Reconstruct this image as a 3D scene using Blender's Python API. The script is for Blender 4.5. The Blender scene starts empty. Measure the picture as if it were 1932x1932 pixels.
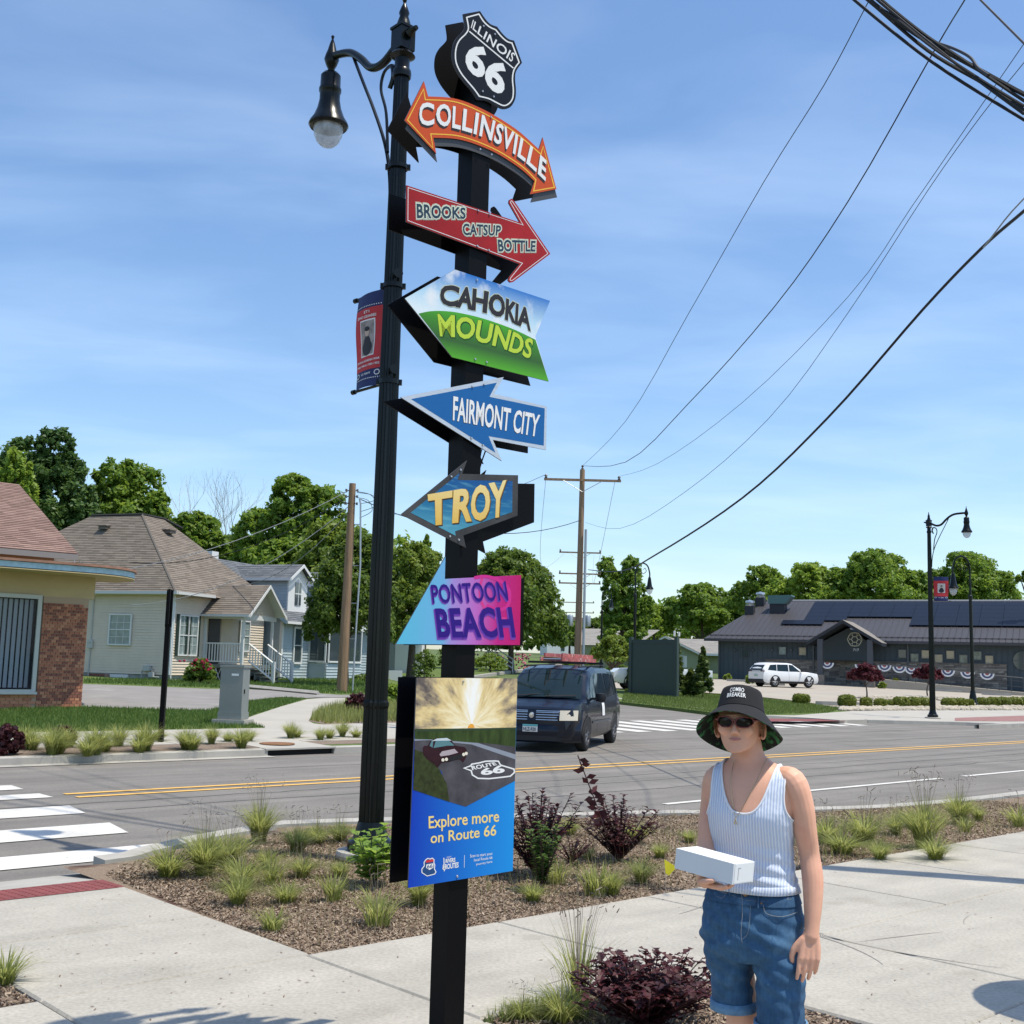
import bpy, bmesh, math, random
import numpy as np
from mathutils import Vector, Matrix, geometry
rad = math.radians
rnd = random.Random(7)
nr = np.random.RandomState(5)
scn = bpy.context.scene
COL = scn.collection

# ---------------------------------------------------------------- camera
F = 2200.0; CX = 966.0; TH = rad(7.48); RO = .0265; EYE = 1.65     # focal length and picture centre in 1932-px units
_c, _s = math.cos(TH), math.sin(TH)
FW = np.array([0, _c, _s]); _U0 = np.array([0, -_s, _c]); _R0 = np.array([1., 0, 0])
RR = _R0*math.cos(RO)+_U0*math.sin(RO); UU = _U0*math.cos(RO)-_R0*math.sin(RO)
CAM = np.array([0, 0, EYE])
cam = bpy.data.cameras.new('camera'); co = bpy.data.objects.new('camera', cam); COL.objects.link(co)
cam.sensor_width = 36; cam.lens = 36*F/1932; cam.clip_end = 6000; cam.clip_start = .05
co.matrix_world = Matrix(((RR[0], UU[0], -FW[0], 0), (RR[1], UU[1], -FW[1], 0), (RR[2], UU[2], -FW[2], EYE), (0, 0, 0, 1)))
scn.camera = co

# ---------------------------------------------------------------- light
SUN_EL = rad(69); SUN_AZ = rad(106)      # azimuth clockwise from +Y
world = bpy.data.worlds.new('World'); scn.world = world; world.use_nodes = True
nt = world.node_tree; nt.nodes.clear()
def wn(t, **k):
    n = nt.nodes.new(t)
    for a, b in k.items(): setattr(n, a, b)
    return n
wout = wn('ShaderNodeOutputWorld'); wbg = wn('ShaderNodeBackground'); sky = wn('ShaderNodeTexSky')
sky.sky_type = 'NISHITA'; sky.sun_disc = False; sky.sun_elevation = SUN_EL; sky.sun_rotation = SUN_AZ
sky.air_density = 1.0; sky.dust_density = .8; sky.ozone_density = 1.0; sky.altitude = 0
wbg.inputs[1].default_value = .15
tc = wn('ShaderNodeTexCoord'); sep = wn('ShaderNodeSeparateXYZ'); nt.links.new(tc.outputs['Generated'], sep.inputs[0])
# project the view direction on a cloud deck so wisps flatten towards the horizon
mx = wn('ShaderNodeMath', operation='MAXIMUM'); mx.inputs[1].default_value = .03; nt.links.new(sep.outputs[2], mx.inputs[0])
ad = wn('ShaderNodeMath', operation='ADD'); ad.inputs[1].default_value = .12; nt.links.new(mx.outputs[0], ad.inputs[0])
dx = wn('ShaderNodeMath', operation='DIVIDE'); dy = wn('ShaderNodeMath', operation='DIVIDE')
nt.links.new(sep.outputs[0], dx.inputs[0]); nt.links.new(ad.outputs[0], dx.inputs[1])
nt.links.new(sep.outputs[1], dy.inputs[0]); nt.links.new(ad.outputs[0], dy.inputs[1])
cb = wn('ShaderNodeCombineXYZ'); nt.links.new(dx.outputs[0], cb.inputs[0]); nt.links.new(dy.outputs[0], cb.inputs[1])
mp = wn('ShaderNodeMapping'); mp.inputs['Scale'].default_value = (1.0, 1.9, 1); mp.inputs['Rotation'].default_value = (0, 0, rad(-14)); mp.inputs['Location'].default_value = (3.1, 1.7, 0)
nt.links.new(cb.outputs[0], mp.inputs[0])
n1 = wn('ShaderNodeTexNoise'); n1.inputs['Scale'].default_value = 1.15; n1.inputs['Detail'].default_value = 7; n1.inputs['Roughness'].default_value = .52; n1.inputs['Distortion'].default_value = .35
nt.links.new(mp.outputs[0], n1.inputs['Vector'])
cr = wn('ShaderNodeMapRange'); cr.inputs[1].default_value = .42; cr.inputs[2].default_value = .95; cr.inputs[3].default_value = .02; cr.inputs[4].default_value = .36
nt.links.new(n1.outputs[0], cr.inputs[0])
mix = wn('ShaderNodeMix', data_type='RGBA'); mix.inputs[7].default_value = (6.2, 7.0, 8.0, 1)
nt.links.new(cr.outputs[0], mix.inputs[0]); nt.links.new(sky.outputs[0], mix.inputs[6])
hs = wn('ShaderNodeHueSaturation'); hs.inputs['Saturation'].default_value = 1.13
nt.links.new(mix.outputs[2], hs.inputs['Color'])
tn = wn('ShaderNodeMix', data_type='RGBA', blend_type='MULTIPLY'); tn.inputs[0].default_value = 1; tn.inputs[7].default_value = (.95, 1.0, 1.05, 1)
nt.links.new(hs.outputs[0], tn.inputs[6]); nt.links.new(tn.outputs[2], wbg.inputs[0]); nt.links.new(wbg.outputs[0], wout.inputs[0])
sl = bpy.data.lights.new('sun', 'SUN'); sl.energy = 3.9; sl.angle = rad(.5); sl.color = (1, .93, .80)
so = bpy.data.objects.new('sun', sl); COL.objects.link(so)
SUNV = Vector((math.sin(SUN_AZ)*math.cos(SUN_EL), math.cos(SUN_AZ)*math.cos(SUN_EL), math.sin(SUN_EL)))
so.rotation_euler = SUNV.to_track_quat('Z', 'Y').to_euler(); so.location = (20, -10, 40)
vs = scn.view_settings; vs.view_transform = 'Standard'; vs.look = 'None'; vs.exposure = .3; vs.gamma = 1; vs.use_curve_mapping = False
scn.cycles.max_bounces = 5; scn.cycles.diffuse_bounces = 2; scn.cycles.glossy_bounces = 3; scn.cycles.transparent_max_bounces = 6; scn.cycles.transmission_bounces = 3
scn.cycles.caustics_reflective = False; scn.cycles.caustics_refractive = False

# ---------------------------------------------------------------- geometry of the place
AZ = rad(47.5); TD = np.array([math.sin(AZ), math.cos(AZ), 0]); SD = np.array([-math.cos(AZ), math.sin(AZ), 0])
S0 = 19.0; SLOPE = .025                     # the street runs along TD; beyond the far kerb (s = S0) the ground climbs
def H(x, y):
    s = SD[0]*x+SD[1]*y
    return 0. if s <= S0 else SLOPE*(min(s, 230)-S0)
def TS(t, s, dz=0.):
    p = TD*t+SD*s
    return np.array([p[0], p[1], (0. if s <= S0 else SLOPE*(min(s, 230)-S0))+dz])
def ray(u, v): return FW+RR*((u-CX)/F)+UU*((CX-v)/F)
def G(u, v, z=0.):
    d = ray(u, v); return CAM+d*((z-EYE)/d[2])
def GH(u, v, dz=0.):                        # where the line of sight meets the ground
    d = ray(u, v)
    if d[2] < -1e-6:
        p = CAM+d*((dz-EYE)/d[2])
        if SD[0]*p[0]+SD[1]*p[1] <= S0: return p
    k = (-SLOPE*S0+dz-EYE)/(d[2]-SLOPE*(SD[0]*d[0]+SD[1]*d[1]))
    return CAM+d*k
def PY(u, v, y):                            # point of the line of sight at world depth y
    d = ray(u, v); return CAM+d*(y/d[1])
def onplane(u, v, p0, n):
    d = ray(u, v); return CAM+d*(np.dot(np.array(p0)-CAM, n)/np.dot(d, n))
def nrm(v):
    v = np.array(v, float); return v/np.linalg.norm(v)

# ---------------------------------------------------------------- materials
MATS = {}
def mat(name, col=(.5, .5, .5), rough=.6, metal=0., spec=.5, var=None, bump=None, coat=0., trans=0., col2=None, spots=None, alpha=1., ior=1.45, streak=None):
    """var=(scale, amount[, stretch]) mottles the colour; bump=(scale, strength[, distance])"""
    if name in MATS: return MATS[name]
    m = bpy.data.materials.new(name); m.use_nodes = True; t = m.node_tree; b = t.nodes['Principled BSDF']
    b.inputs['Base Color'].default_value = (*col, 1); b.inputs['Roughness'].default_value = rough; b.inputs['Metallic'].default_value = metal
    b.inputs['Specular IOR Level'].default_value = spec; b.inputs['Coat Weight'].default_value = coat; b.inputs['Transmission Weight'].default_value = trans
    b.inputs['IOR'].default_value = ior; b.inputs['Alpha'].default_value = alpha; b.inputs['Coat Roughness'].default_value = .05
    N = t.nodes.new; L = t.links.new; c = N('ShaderNodeTexCoord'); vec = c.outputs['Object']
    if var or col2:
        sc, am = (var or (4, .3))[:2]; nz = N('ShaderNodeTexNoise'); nz.inputs['Scale'].default_value = sc; nz.inputs['Detail'].default_value = 6; nz.inputs['Roughness'].default_value = .62
        if var and len(var) > 2:
            mp = N('ShaderNodeMapping'); mp.inputs['Scale'].default_value = var[2]; L(vec, mp.inputs[0]); L(mp.outputs[0], nz.inputs['Vector'])
        else: L(vec, nz.inputs['Vector'])
        mr = N('ShaderNodeMapRange'); mr.inputs[1].default_value = .3; mr.inputs[2].default_value = .7; L(nz.outputs[0], mr.inputs[0])
        mx = N('ShaderNodeMix'); mx.data_type = 'RGBA'; L(mr.outputs[0], mx.inputs[0])
        a = col if col2 else tuple(x*(1-am) for x in col); d = col2 if col2 else tuple(min(1, x*(1+am)) for x in col)
        mx.inputs[6].default_value = (*a, 1); mx.inputs[7].default_value = (*d, 1); out = mx.outputs[2]
        if spots:                        # (scale, threshold, colour)
            n3 = N('ShaderNodeTexNoise'); n3.inputs['Scale'].default_value = spots[0]; n3.inputs['Detail'].default_value = 4; L(vec, n3.inputs['Vector'])
            m3 = N('ShaderNodeMapRange'); m3.inputs[1].default_value = spots[1]; m3.inputs[2].default_value = spots[1]+.1; L(n3.outputs[0], m3.inputs[0])
            x3 = N('ShaderNodeMix'); x3.data_type = 'RGBA'; L(m3.outputs[0], x3.inputs[0]); L(out, x3.inputs[6]); x3.inputs[7].default_value = (*spots[2], 1); out = x3.outputs[2]
        if streak:                       # (along, across, angle, amount): lengthwise wear
            m4 = N('ShaderNodeMapping'); m4.inputs['Rotation'].default_value = (0, 0, streak[2]); L(vec, m4.inputs[0]); m5 = N('ShaderNodeMapping'); m5.inputs['Scale'].default_value = (streak[0], streak[1], 1); L(m4.outputs[0], m5.inputs[0])
            n4 = N('ShaderNodeTexNoise'); n4.inputs['Scale'].default_value = 1; n4.inputs['Detail'].default_value = 5; L(m5.outputs[0], n4.inputs['Vector']); r4 = N('ShaderNodeMapRange'); r4.inputs[1].default_value = .35; r4.inputs[2].default_value = .65; r4.inputs[3].default_value = 1-streak[3]; r4.inputs[4].default_value = 1+streak[3]; L(n4.outputs[0], r4.inputs[0])
            v4 = N('ShaderNodeVectorMath'); v4.operation = 'SCALE'; L(out, v4.inputs[0]); L(r4.outputs[0], v4.inputs['Scale']); n6 = N('ShaderNodeTexNoise'); n6.inputs['Scale'].default_value = 45; n6.inputs['Detail'].default_value = 3; L(vec, n6.inputs['Vector']); r6 = N('ShaderNodeMapRange'); r6.inputs[1].default_value = .3; r6.inputs[2].default_value = .7; r6.inputs[3].default_value = .86; r6.inputs[4].default_value = 1.14; L(n6.outputs[0], r6.inputs[0])
            v5 = N('ShaderNodeVectorMath'); v5.operation = 'SCALE'; L(v4.outputs[0], v5.inputs[0]); L(r6.outputs[0], v5.inputs['Scale']); out = v5.outputs[0]
        L(out, b.inputs['Base Color'])
    if bump:
        n2 = N('ShaderNodeTexNoise'); n2.inputs['Scale'].default_value = bump[0]; n2.inputs['Detail'].default_value = 5; L(vec, n2.inputs['Vector'])
        bp = N('ShaderNodeBump'); bp.inputs['Strength'].default_value = bump[1]; bp.inputs['Distance'].default_value = bump[2] if len(bump) > 2 else .01
        L(n2.outputs[0], bp.inputs['Height']); L(bp.outputs[0], b.inputs['Normal'])
    MATS[name] = m; return m
def leafmat(name, a, b_, tr=.42, rough=.5):
    """foliage: each leaf takes its own colour between a and b_ (attribute 'tone'), some light passes through"""
    if name in MATS: return MATS[name]
    m = bpy.data.materials.new(name); m.use_nodes = True; t = m.node_tree; p = t.nodes['Principled BSDF']; N = t.nodes.new; L = t.links.new
    at = N('ShaderNodeAttribute'); at.attribute_name = 'tone'; mx = N('ShaderNodeMix'); mx.data_type = 'RGBA'; L(at.outputs['Fac'], mx.inputs[0])
    mx.inputs[6].default_value = (*a, 1); mx.inputs[7].default_value = (*b_, 1); L(mx.outputs[2], p.inputs['Base Color']); p.inputs['Roughness'].default_value = rough
    p.inputs['Specular IOR Level'].default_value = .35
    tl = N('ShaderNodeBsdfTranslucent'); hs = N('ShaderNodeHueSaturation'); hs.inputs['Hue'].default_value = .485; hs.inputs['Value'].default_value = 1.9; L(mx.outputs[2], hs.inputs['Color']); L(hs.outputs[0], tl.inputs['Color'])
    ms = N('ShaderNodeMixShader'); ms.inputs[0].default_value = tr; L(p.outputs[0], ms.inputs[1]); L(tl.outputs[0], ms.inputs[2]); L(ms.outputs[0], t.nodes['Material Output'].inputs[0])
    MATS[name] = m; return m

# ---------------------------------------------------------------- mesh builder
class MB:
    def __init__(s): s.v = []; s.f = []; s.m = []; s.tone = None
    def add(s, vs, fs, mi=0):
        k = len(s.v); s.v.extend([tuple(map(float, p)) for p in vs]); s.f.extend([tuple(i+k for i in f) for f in fs]); s.m.extend([mi]*len(fs)); return s
    def box(s, c, d, mi=0, rz=0., M=None):
        x, y, z = d[0]/2, d[1]/2, d[2]/2
        P = [(-x, -y, -z), (x, -y, -z), (x, y, -z), (-x, y, -z), (-x, -y, z), (x, -y, z), (x, y, z), (-x, y, z)]
        ca, sa = math.cos(rz), math.sin(rz)
        P = [(a*ca-b*sa, a*sa+b*ca, e) for a, b, e in P]
        if M is not None: P = [tuple(M @ Vector(p)) for p in P]
        P = [(p[0]+c[0], p[1]+c[1], p[2]+c[2]) for p in P]
        return s.add(P, [(0, 3, 2, 1), (4, 5, 6, 7), (0, 1, 5, 4), (1, 2, 6, 5), (2, 3, 7, 6), (3, 0, 4, 7)], mi)
    def box2(s, a, b, mi=0): return s.box([(a[i]+b[i])/2 for i in range(3)], [abs(b[i]-a[i]) for i in range(3)], mi)
    def tube(s, pts, r, seg=8, mi=0, caps=True, sq=None):
        pts = [Vector(p) for p in pts]; n = len(pts); rs = r if hasattr(r, '__len__') else [r]*n
        V = []; up = None
        for i, p in enumerate(pts):
            d = (pts[min(i+1, n-1)]-pts[max(i-1, 0)]).normalized()
            if up is None:
                up = Vector((0, 0, 1)) if abs(d.z) < .9 else Vector((1, 0, 0))
            a = d.cross(up)
            if a.length < 1e-5: a = d.orthogonal()
            a.normalize(); up = a.cross(d).normalized()
            for k in range(seg):
                th = 2*math.pi*k/seg; V.append(p+a*(math.cos(th)*rs[i])+up*(math.sin(th)*rs[i]*(sq or 1)))
        Fc = [(i*seg+k, i*seg+(k+1) % seg, (i+1)*seg+(k+1) % seg, (i+1)*seg+k) for i in range(n-1) for k in range(seg)]
        if caps: Fc += [tuple(range(seg))[::-1], tuple((n-1)*seg+k for k in range(seg))]
        return s.add(V, Fc, mi)
    def lathe(s, prof, c=(0, 0, 0), seg=16, mi=0, caps=True, flute=0):
        V = []
        for r, z in prof:
            for k in range(seg):
                th = 2*math.pi*k/seg; q = r*(1-(flute if k % 2 else 0)); V.append((c[0]+q*math.cos(th), c[1]+q*math.sin(th), c[2]+z))
        n = len(prof); Fc = [(i*seg+k, i*seg+(k+1) % seg, (i+1)*seg+(k+1) % seg, (i+1)*seg+k) for i in range(n-1) for k in range(seg)]
        if caps: Fc += [tuple(range(seg))[::-1], tuple((n-1)*seg+k for k in range(seg))]
        return s.add(V, Fc, mi)
    def prism(s, poly, d, mi=0, side=None):
        """poly: 3-D outline, d: extrusion vector (the back)"""
        n = len(poly); P = [np.array(p, float) for p in poly]; Q = [p+np.array(d, float) for p in P]
        tri = geometry.tessellate_polygon([[Vector(p) for p in P]])
        nn = np.zeros(3)
        for i in range(n): nn += np.cross(P[i]-P[0], P[(i+1) % n]-P[0])
        flip = np.dot(nn, d) > 0
        fs = []
        for a, b, c in tri:
            tn = np.cross(P[b]-P[a], P[c]-P[a]); g = (a, b, c) if np.dot(tn, d) < 0 else (a, c, b)
            fs.append(g); fs.append((g[0]+n, g[2]+n, g[1]+n))
        s.add(P+Q, fs, mi)
        k = len(s.v)-2*n
        for i in range(n):
            j = (i+1) % n; q = (i, j, j+n, i+n) if flip else (i, i+n, j+n, j)
            s.f.append(tuple(k+e for e in q)); s.m.append(mi if side is None else side)
        return s
    def sheet(s, poly, mi=0):
        P = [np.array(p, float) for p in poly]; tri = geometry.tessellate_polygon([[Vector(p) for p in P]])
        fs = []
        for a, b, c in tri:
            tn = np.cross(P[b]-P[a], P[c]-P[a]); fs.append((a, b, c) if tn[2] > 0 else (a, c, b))
        return s.add(P, fs, mi)
    def quad(s, a, b, c, d, mi=0): return s.add([a, b, c, d], [(0, 1, 2, 3)], mi)
    def grid(s, V, nu, nv, mi=0, wrap=False):
        fs = [(i*nv+j, i*nv+(j+1) % nv, (i+1)*nv+(j+1) % nv, (i+1)*nv+j) for i in range(nu-1) for j in range(nv if wrap else nv-1)]
        return s.add(V, fs, mi)
    def mesh(s, name, mats, smooth=False, off=None):
        me = bpy.data.meshes.new(name)
        vs = s.v if off is None else [(p[0]-off[0], p[1]-off[1], p[2]-off[2]) for p in s.v]
        me.from_pydata(vs, [], s.f)
        for m in (mats if isinstance(mats, (list, tuple)) else [mats]): me.materials.append(m)
        if any(s.m): me.polygons.foreach_set('material_index', s.m)
        if s.tone is not None:
            a = me.attributes.new('tone', 'FLOAT', 'FACE'); a.data.foreach_set('value', np.array(s.tone, dtype=np.float32))
        if smooth: me.shade_smooth()
        if smooth == 'auto':
            try: me.set_sharp_from_angle(angle=rad(38))
            except Exception: pass
        me.update(); return me
def link(name, me, parent=None, loc=None):
    o = bpy.data.objects.new(name, me); COL.objects.link(o)
    if parent is not None: o.parent = parent
    if loc is not None: o.location = loc
    return o
def tag(o, label=None, cat=None, group=None, kind=None):
    for k, v in (('label', label), ('category', cat), ('group', group), ('kind', kind)):
        if v: o[k] = v
    return o
def thing(name, label, cat, loc=(0, 0, 0), rz=0., group=None):
    o = link(name, None); o.location = tuple(map(float, loc)); o.rotation_euler = (0, 0, rz); o['_L'] = 1; del o['_L']
    return tag(o, label, cat, group)
def part(root, name, mb, mats, smooth=False, world=False, label=None, par=None):
    """a child mesh; world=True means the builder holds world coordinates (root unrotated)"""
    base = root
    off = None
    if world:
        off = tuple(root.location)
        if root.parent: off = tuple(root.location+root.parent.location)
    o = link(name, mb.mesh(name, mats, smooth, off), par or root)
    if label: o['label'] = label
    return o
def solo(name, label, cat, mb, mats, smooth=False, group=None, loc=None, off=None, kind=None):
    o = link(name, mb.mesh(name, mats, smooth, off if off is not None else loc))
    if loc is not None: o.location = tuple(map(float, loc))
    return tag(o, label, cat, group, kind)
def struct(name, mb, mats, smooth=False, parent=None):
    o = link(name, mb.mesh(name, mats, smooth), parent); o['kind'] = 'structure'; return o
KIDS = {}
def kids(o): return [c for c in COL.objects if c.parent == o]
def dup(root, loc, rz=0., sc=None, label=None, group=None, tree=None):
    r = root.copy(); COL.objects.link(r); r.location = tuple(map(float, loc)); r.rotation_euler = (0, 0, rz)
    if sc is not None: r.scale = sc if hasattr(sc, '__len__') else (sc,)*3
    if label: r['label'] = label
    if group: r['group'] = group
    for ch, gs in (tree or []):
        c = ch.copy(); COL.objects.link(c); c.parent = r
        for g in gs:
            d = g.copy(); COL.objects.link(d); d.parent = c
    return r
def treeof(root): return [(c, kids(c)) for c in kids(root)]

# ---------------------------------------------------------------- lettering
def text_mesh(txt, bold=0., size=1., res=3, spacing=1., align='LEFT'):
    """flat outline lettering as verts, faces (x right, y up)"""
    cu = bpy.data.curves.new('lettering', 'FONT'); cu.body = txt; cu.size = size; cu.offset = bold; cu.resolution_u = res; cu.space_character = spacing; cu.align_x = align
    cu.fill_mode = 'FRONT' if False else 'BOTH'
    o = bpy.data.objects.new('lettering', cu); COL.objects.link(o)
    dg = bpy.context.evaluated_depsgraph_get(); me = bpy.data.meshes.new_from_object(o.evaluated_get(dg))
    vs = np.array([v.co[:] for v in me.vertices]); fs = [tuple(p.vertices) for p in me.polygons]
    bpy.data.objects.remove(o); bpy.data.curves.remove(cu); bpy.data.meshes.remove(me)
    return vs, fs
def text_box(txt, bold=0., res=3, spacing=1.):
    """lettering normalised to the unit square (bolder strokes overflow it a little)"""
    v0, _ = text_mesh(txt, min(bold, .03), 1., 1, spacing); lo = v0[:, :2].min(0); hi = v0[:, :2].max(0)
    vs, fs = text_mesh(txt, bold, 1., res, spacing)
    w = vs[:, :2].copy(); w = (w-lo)/(hi-lo); return w, fs
# ================================================================ GROUND
mConc = mat('concrete', (.385, .358, .305), .85, var=(1.3, .12), bump=(60, .3, .004), spots=(2.1, .60, (.335, .31, .26)), streak=(.5, 5, rad(-38), .05))
mConcF = mat('pale concrete', (.40, .375, .325), .85, var=(.8, .08), bump=(30, .2, .004))
mAsph = mat('asphalt', (.185, .17, .15), .9, var=(.55, .16, (1, 1, 1)), bump=(90, .5, .006), spots=(2.2, .64, (.145, .138, .128)), streak=(.12, 2.4, rad(-42.5), .13))
mLot = mat('lot concrete', (.37, .33, .27), .9, var=(.5, .08))
mGrass = mat('lawn', (.08, .13, .022), .9, col2=(.13, .175, .04), var=(3, .3), bump=(50, 1, .03))
mField = mat('field grass', (.07, .11, .025), .95, col2=(.12, .15, .05), var=(.4, .3), bump=(8, 1, .05))
mMulch = mat('mulch', (.21, .145, .10), .95, col2=(.33, .255, .18), var=(34, .4), bump=(90, 1, .02), spots=(1.6, .6, (.10, .052, .035)))
mMulchD = mat('dark mulch', (.17, .12, .09), .95, col2=(.28, .22, .17), var=(25, .4), bump=(70, 1, .02))
mKerb = mat('kerb concrete', (.38, .36, .32), .85, var=(2.2, .13), bump=(40, .3, .004))
mSoil = mat('joint soil', (.10, .09, .075), .95)
mWhite = mat('road paint white', (.62, .60, .55), .7, var=(3, .14), spots=(26, .60, (.42, .40, .37)))
mYell = mat('road paint yellow', (.72, .42, .10), .7, var=(9, .12), spots=(40, .68, (.38, .27, .14)))
mPad = mat('red tactile', (.21, .055, .05), .75, var=(5, .15))
mBrickP = mat('red brick pavement', (.27, .14, .125), .85, var=(6, .18), bump=(20, .4, .01))

def curve_pts(P, n=6):                       # Catmull-Rom through ts points
    P = [np.array(p, float) for p in P]; out = []
    for i in range(len(P)-1):
        a, b, c, d = P[max(i-1, 0)], P[i], P[i+1], P[min(i+2, len(P)-1)]
        for k in range(n):
            t = k/n; out.append(.5*((2*b)+(-a+c)*t+(2*a-5*b+4*c-d)*t*t+(-a+3*b-3*c+d)*t**3))
    out.append(P[-1]); return out
def slab(mb, ts, top, depth=.3, mi=0, side=None):
    mb.prism([TS(t, s, top) for t, s in ts], (0, 0, -depth), mi, side)
def xy2ts(p): return (float(TD[0]*p[0]+TD[1]*p[1]), float(SD[0]*p[0]+SD[1]*p[1]))

# the base sheet, out to the horizon (2 slopes: flat this side of the far kerb, rising beyond)
b = MB()
for s0, s1 in ((-1500, S0), (S0, 230), (230, 4000)):
    b.add([TS(-2500, s0, -.2), TS(3000, s0, -.2), TS(3000, s1, -.2), TS(-2500, s1, -.2)], [(0, 1, 2, 3)])
struct('ground', b, mField)

# the road
road_near = curve_pts([(-30, 7.7), (-8, 8.0), (2.0, 9.3), (4.24, 9.43), (4.81, 9.69), (5.54, 10.08), (6.3, 10.34), (6.93, 10.41), (10.7, 9.05), (11.2, 8.78), (12.78, 8.24), (13.9, 7.88), (16, 7.7), (20, 7.7), (30, 7.7), (60, 7.7), (260, 7.7)], 5)
Ledge = [(-260, 19.0), (6.6, 19.0)] + [(15.0, 19.0), (16.8, 19.6), (17.9, 21.4)] + [xy2ts(p) for p in ((-1.5, 30), (-2.6, 36), (-4.2, 46), (-3.7, 60), (-1.8, 76.4), (1.8, 103), (11, 180), (16, 230))]
Redge = [xy2ts(p) for p in ((24, 230), (19, 180), (8.4, 103), (5.2, 76), (4.0, 60), (4.2, 54), (4.82, 48.91), (6.51, 46.27))] + [(35.12, 26.73), (35.4, 24.6), (35.5, 22.2), (37.31, 21.97), (40.5, 20.6), (43.97, 19.45), (60, 19.3), (260, 19.3)]
rd = MB()
def under(ts, z): return [TS(t, s, z) for t, s in ts]
rd.sheet(under([(-260, 3), (260, 3), (260, S0), (-260, S0)], -.12))
rd.sheet([TS(t, s, -.12) for t, s in [(-260, S0), (260, S0), (260, 23.5), (-260, 23.5)]])
rd.sheet([TS(t, s, -.116) for t, s in [(14, 19.5), (44, 19.5), (44, 30), (30, 45)]+[xy2ts(p) for p in ((24, 230), (10, 230), (1.8, 110), (-6, 60), (-6, 30))]])
road = struct('road', rd, mAsph)
cr_ = MB(); rcr = random.Random(9)
for s_, t0_, t1_ in ((13.2, 6, 40), (12.5, 10, 60), (11.6, 8, 30), (16.9, 10, 50), (13.9, -5, 12)):
    pts_ = [(t0_+(t1_-t0_)*k/60, s_+rcr.gauss(0, .03)) for k in range(61)]
    for k in range(60): cr_.add([TS(pts_[k][0], pts_[k][1]-.012, -.1165), TS(pts_[k+1][0], pts_[k+1][1]-.012, -.1165), TS(pts_[k+1][0], pts_[k+1][1]+.012, -.1165), TS(pts_[k][0], pts_[k][1]+.012, -.1165)], [(0, 1, 2, 3)])
link('road_crack', cr_.mesh('road_crack', mat('crack sealant', (.09, .088, .085), .8)), road)['kind'] = 'stuff'
mk = MB()
for w in (14.45, 14.83):                    # double yellow line
    m_ = MB(); m_.add([TS(6.1, w, -.112), TS(230, w+.35, -.112), TS(230, w+.47, -.112), TS(6.1, w+.12, -.112)], [(0, 1, 2, 3)])
    link('yellow_line', m_.mesh('yellow_line', mYell), road)
for t0, t1 in ((12.2, 19.65), (20.5, 27), (28, 36), (37, 46), (47, 58)):
    m_ = MB(); m_.add([TS(t0, 10.12, -.112), TS(t1, 10.12, -.112), TS(t1, 10.24, -.112), TS(t0, 10.24, -.112)], [(0, 1, 2, 3)])
    link('white_line', m_.mesh('white_line', mWhite), road)
for s1, s2, e1, e2 in ((9.98, 10.6, 5.14, 5.26), (11.4, 12.17, 5.35, 5.49), (13.02, 13.75, 5.59, 5.7), (14.63, 15.1, 5.86, 5.86), (15.65, 16.2, 5.87, 5.91), (17.1, 17.7, 5.95, 6.0)):
    m_ = MB(); m_.add([TS(1.2, s1, -.112), TS(e1, s1, -.112), TS(e2, s2, -.112), TS(1.2, s2, -.112)], [(0, 1, 2, 3)])
    link('crosswalk_bar', m_.mesh('crosswalk_bar', mWhite), road)
for k in range(12):
    t = 23.5+1.12*k; m_ = MB(); w = .3
    m_.add([TS(t-w, 21.25, -.11), TS(t+w, 21.25, -.11), TS(t+w, 24.6, -.11), TS(t-w, 24.6, -.11)], [(0, 1, 2, 3)])
    link('crosswalk_bar', m_.mesh('crosswalk_bar', mWhite), road)

# kerbs
def kerb(name, line, width=.16, top=.0, drop=.2, label=None, gut=0, flip=1):
    mb = MB(); L = [np.array(p[:2]) for p in line]; Q = []
    for i, p in enumerate(L):
        d = L[min(i+1, len(L)-1)]-L[max(i-1, 0)]; d = d/np.linalg.norm(d); q = np.array([-d[1], d[0]])*flip; Q.append((p, p+q*width, p-q*gut))
    for i in range(len(Q)-1):
        a, b2 = Q[i], Q[i+1]
        A = [TS(*a[0], top-.015), TS(*b2[0], top-.015), TS(*b2[1], top), TS(*a[1], top)]
        B = [p-np.array([0, 0, drop]) for p in A]
        mb.add(A+B, [(0, 1, 2, 3), (0, 4, 5, 1), (3, 2, 6, 7)])
        if gut: mb.add([TS(*a[2], -.11), TS(*b2[2], -.11), TS(*b2[0], -.108), TS(*a[0], -.108)], [(0, 1, 2, 3)])
    for q in (Q[0], Q[-1]):
        A = [TS(*q[0], top-.015), TS(*q[1], top)]; mb.quad(A[0], A[1], A[1]-np.array([0, 0, drop]), A[0]-np.array([0, 0, drop]))
    o = struct(name, mb, mKerb)
    return o
kerb('near_kerb', [p for p in road_near if p[0] > 4.2], .16, .0, .2, gut=.25)
kerb('far_kerb', curve_pts([(-60, 19), (0, 19), (6.6, 19.0), (11.5, 19.0)], 3), .17, .01, gut=.3)
kerb('far_kerb', curve_pts([(12.95, 19.0), (15.0, 19.0), (16.8, 19.6), (17.9, 21.4)] + [xy2ts(p) for p in ((-1.5, 30), (-2.6, 36), (-4.2, 46), (-3.7, 60), (-1.8, 76.4), (1.8, 103))], 4), .17, .01)
kerb('far_kerb', [xy2ts(p) for p in ((8.4, 103), (5.2, 76), (4.0, 60), (4.2, 54), (4.82, 48.91), (6.51, 46.27), (7.83, 43.43))], .2, .01)
kerb('far_kerb', curve_pts([(37.31, 21.97), (40.5, 20.6), (43.97, 19.45), (60, 19.3), (260, 19.3)], 4), .2, .02)

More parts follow.
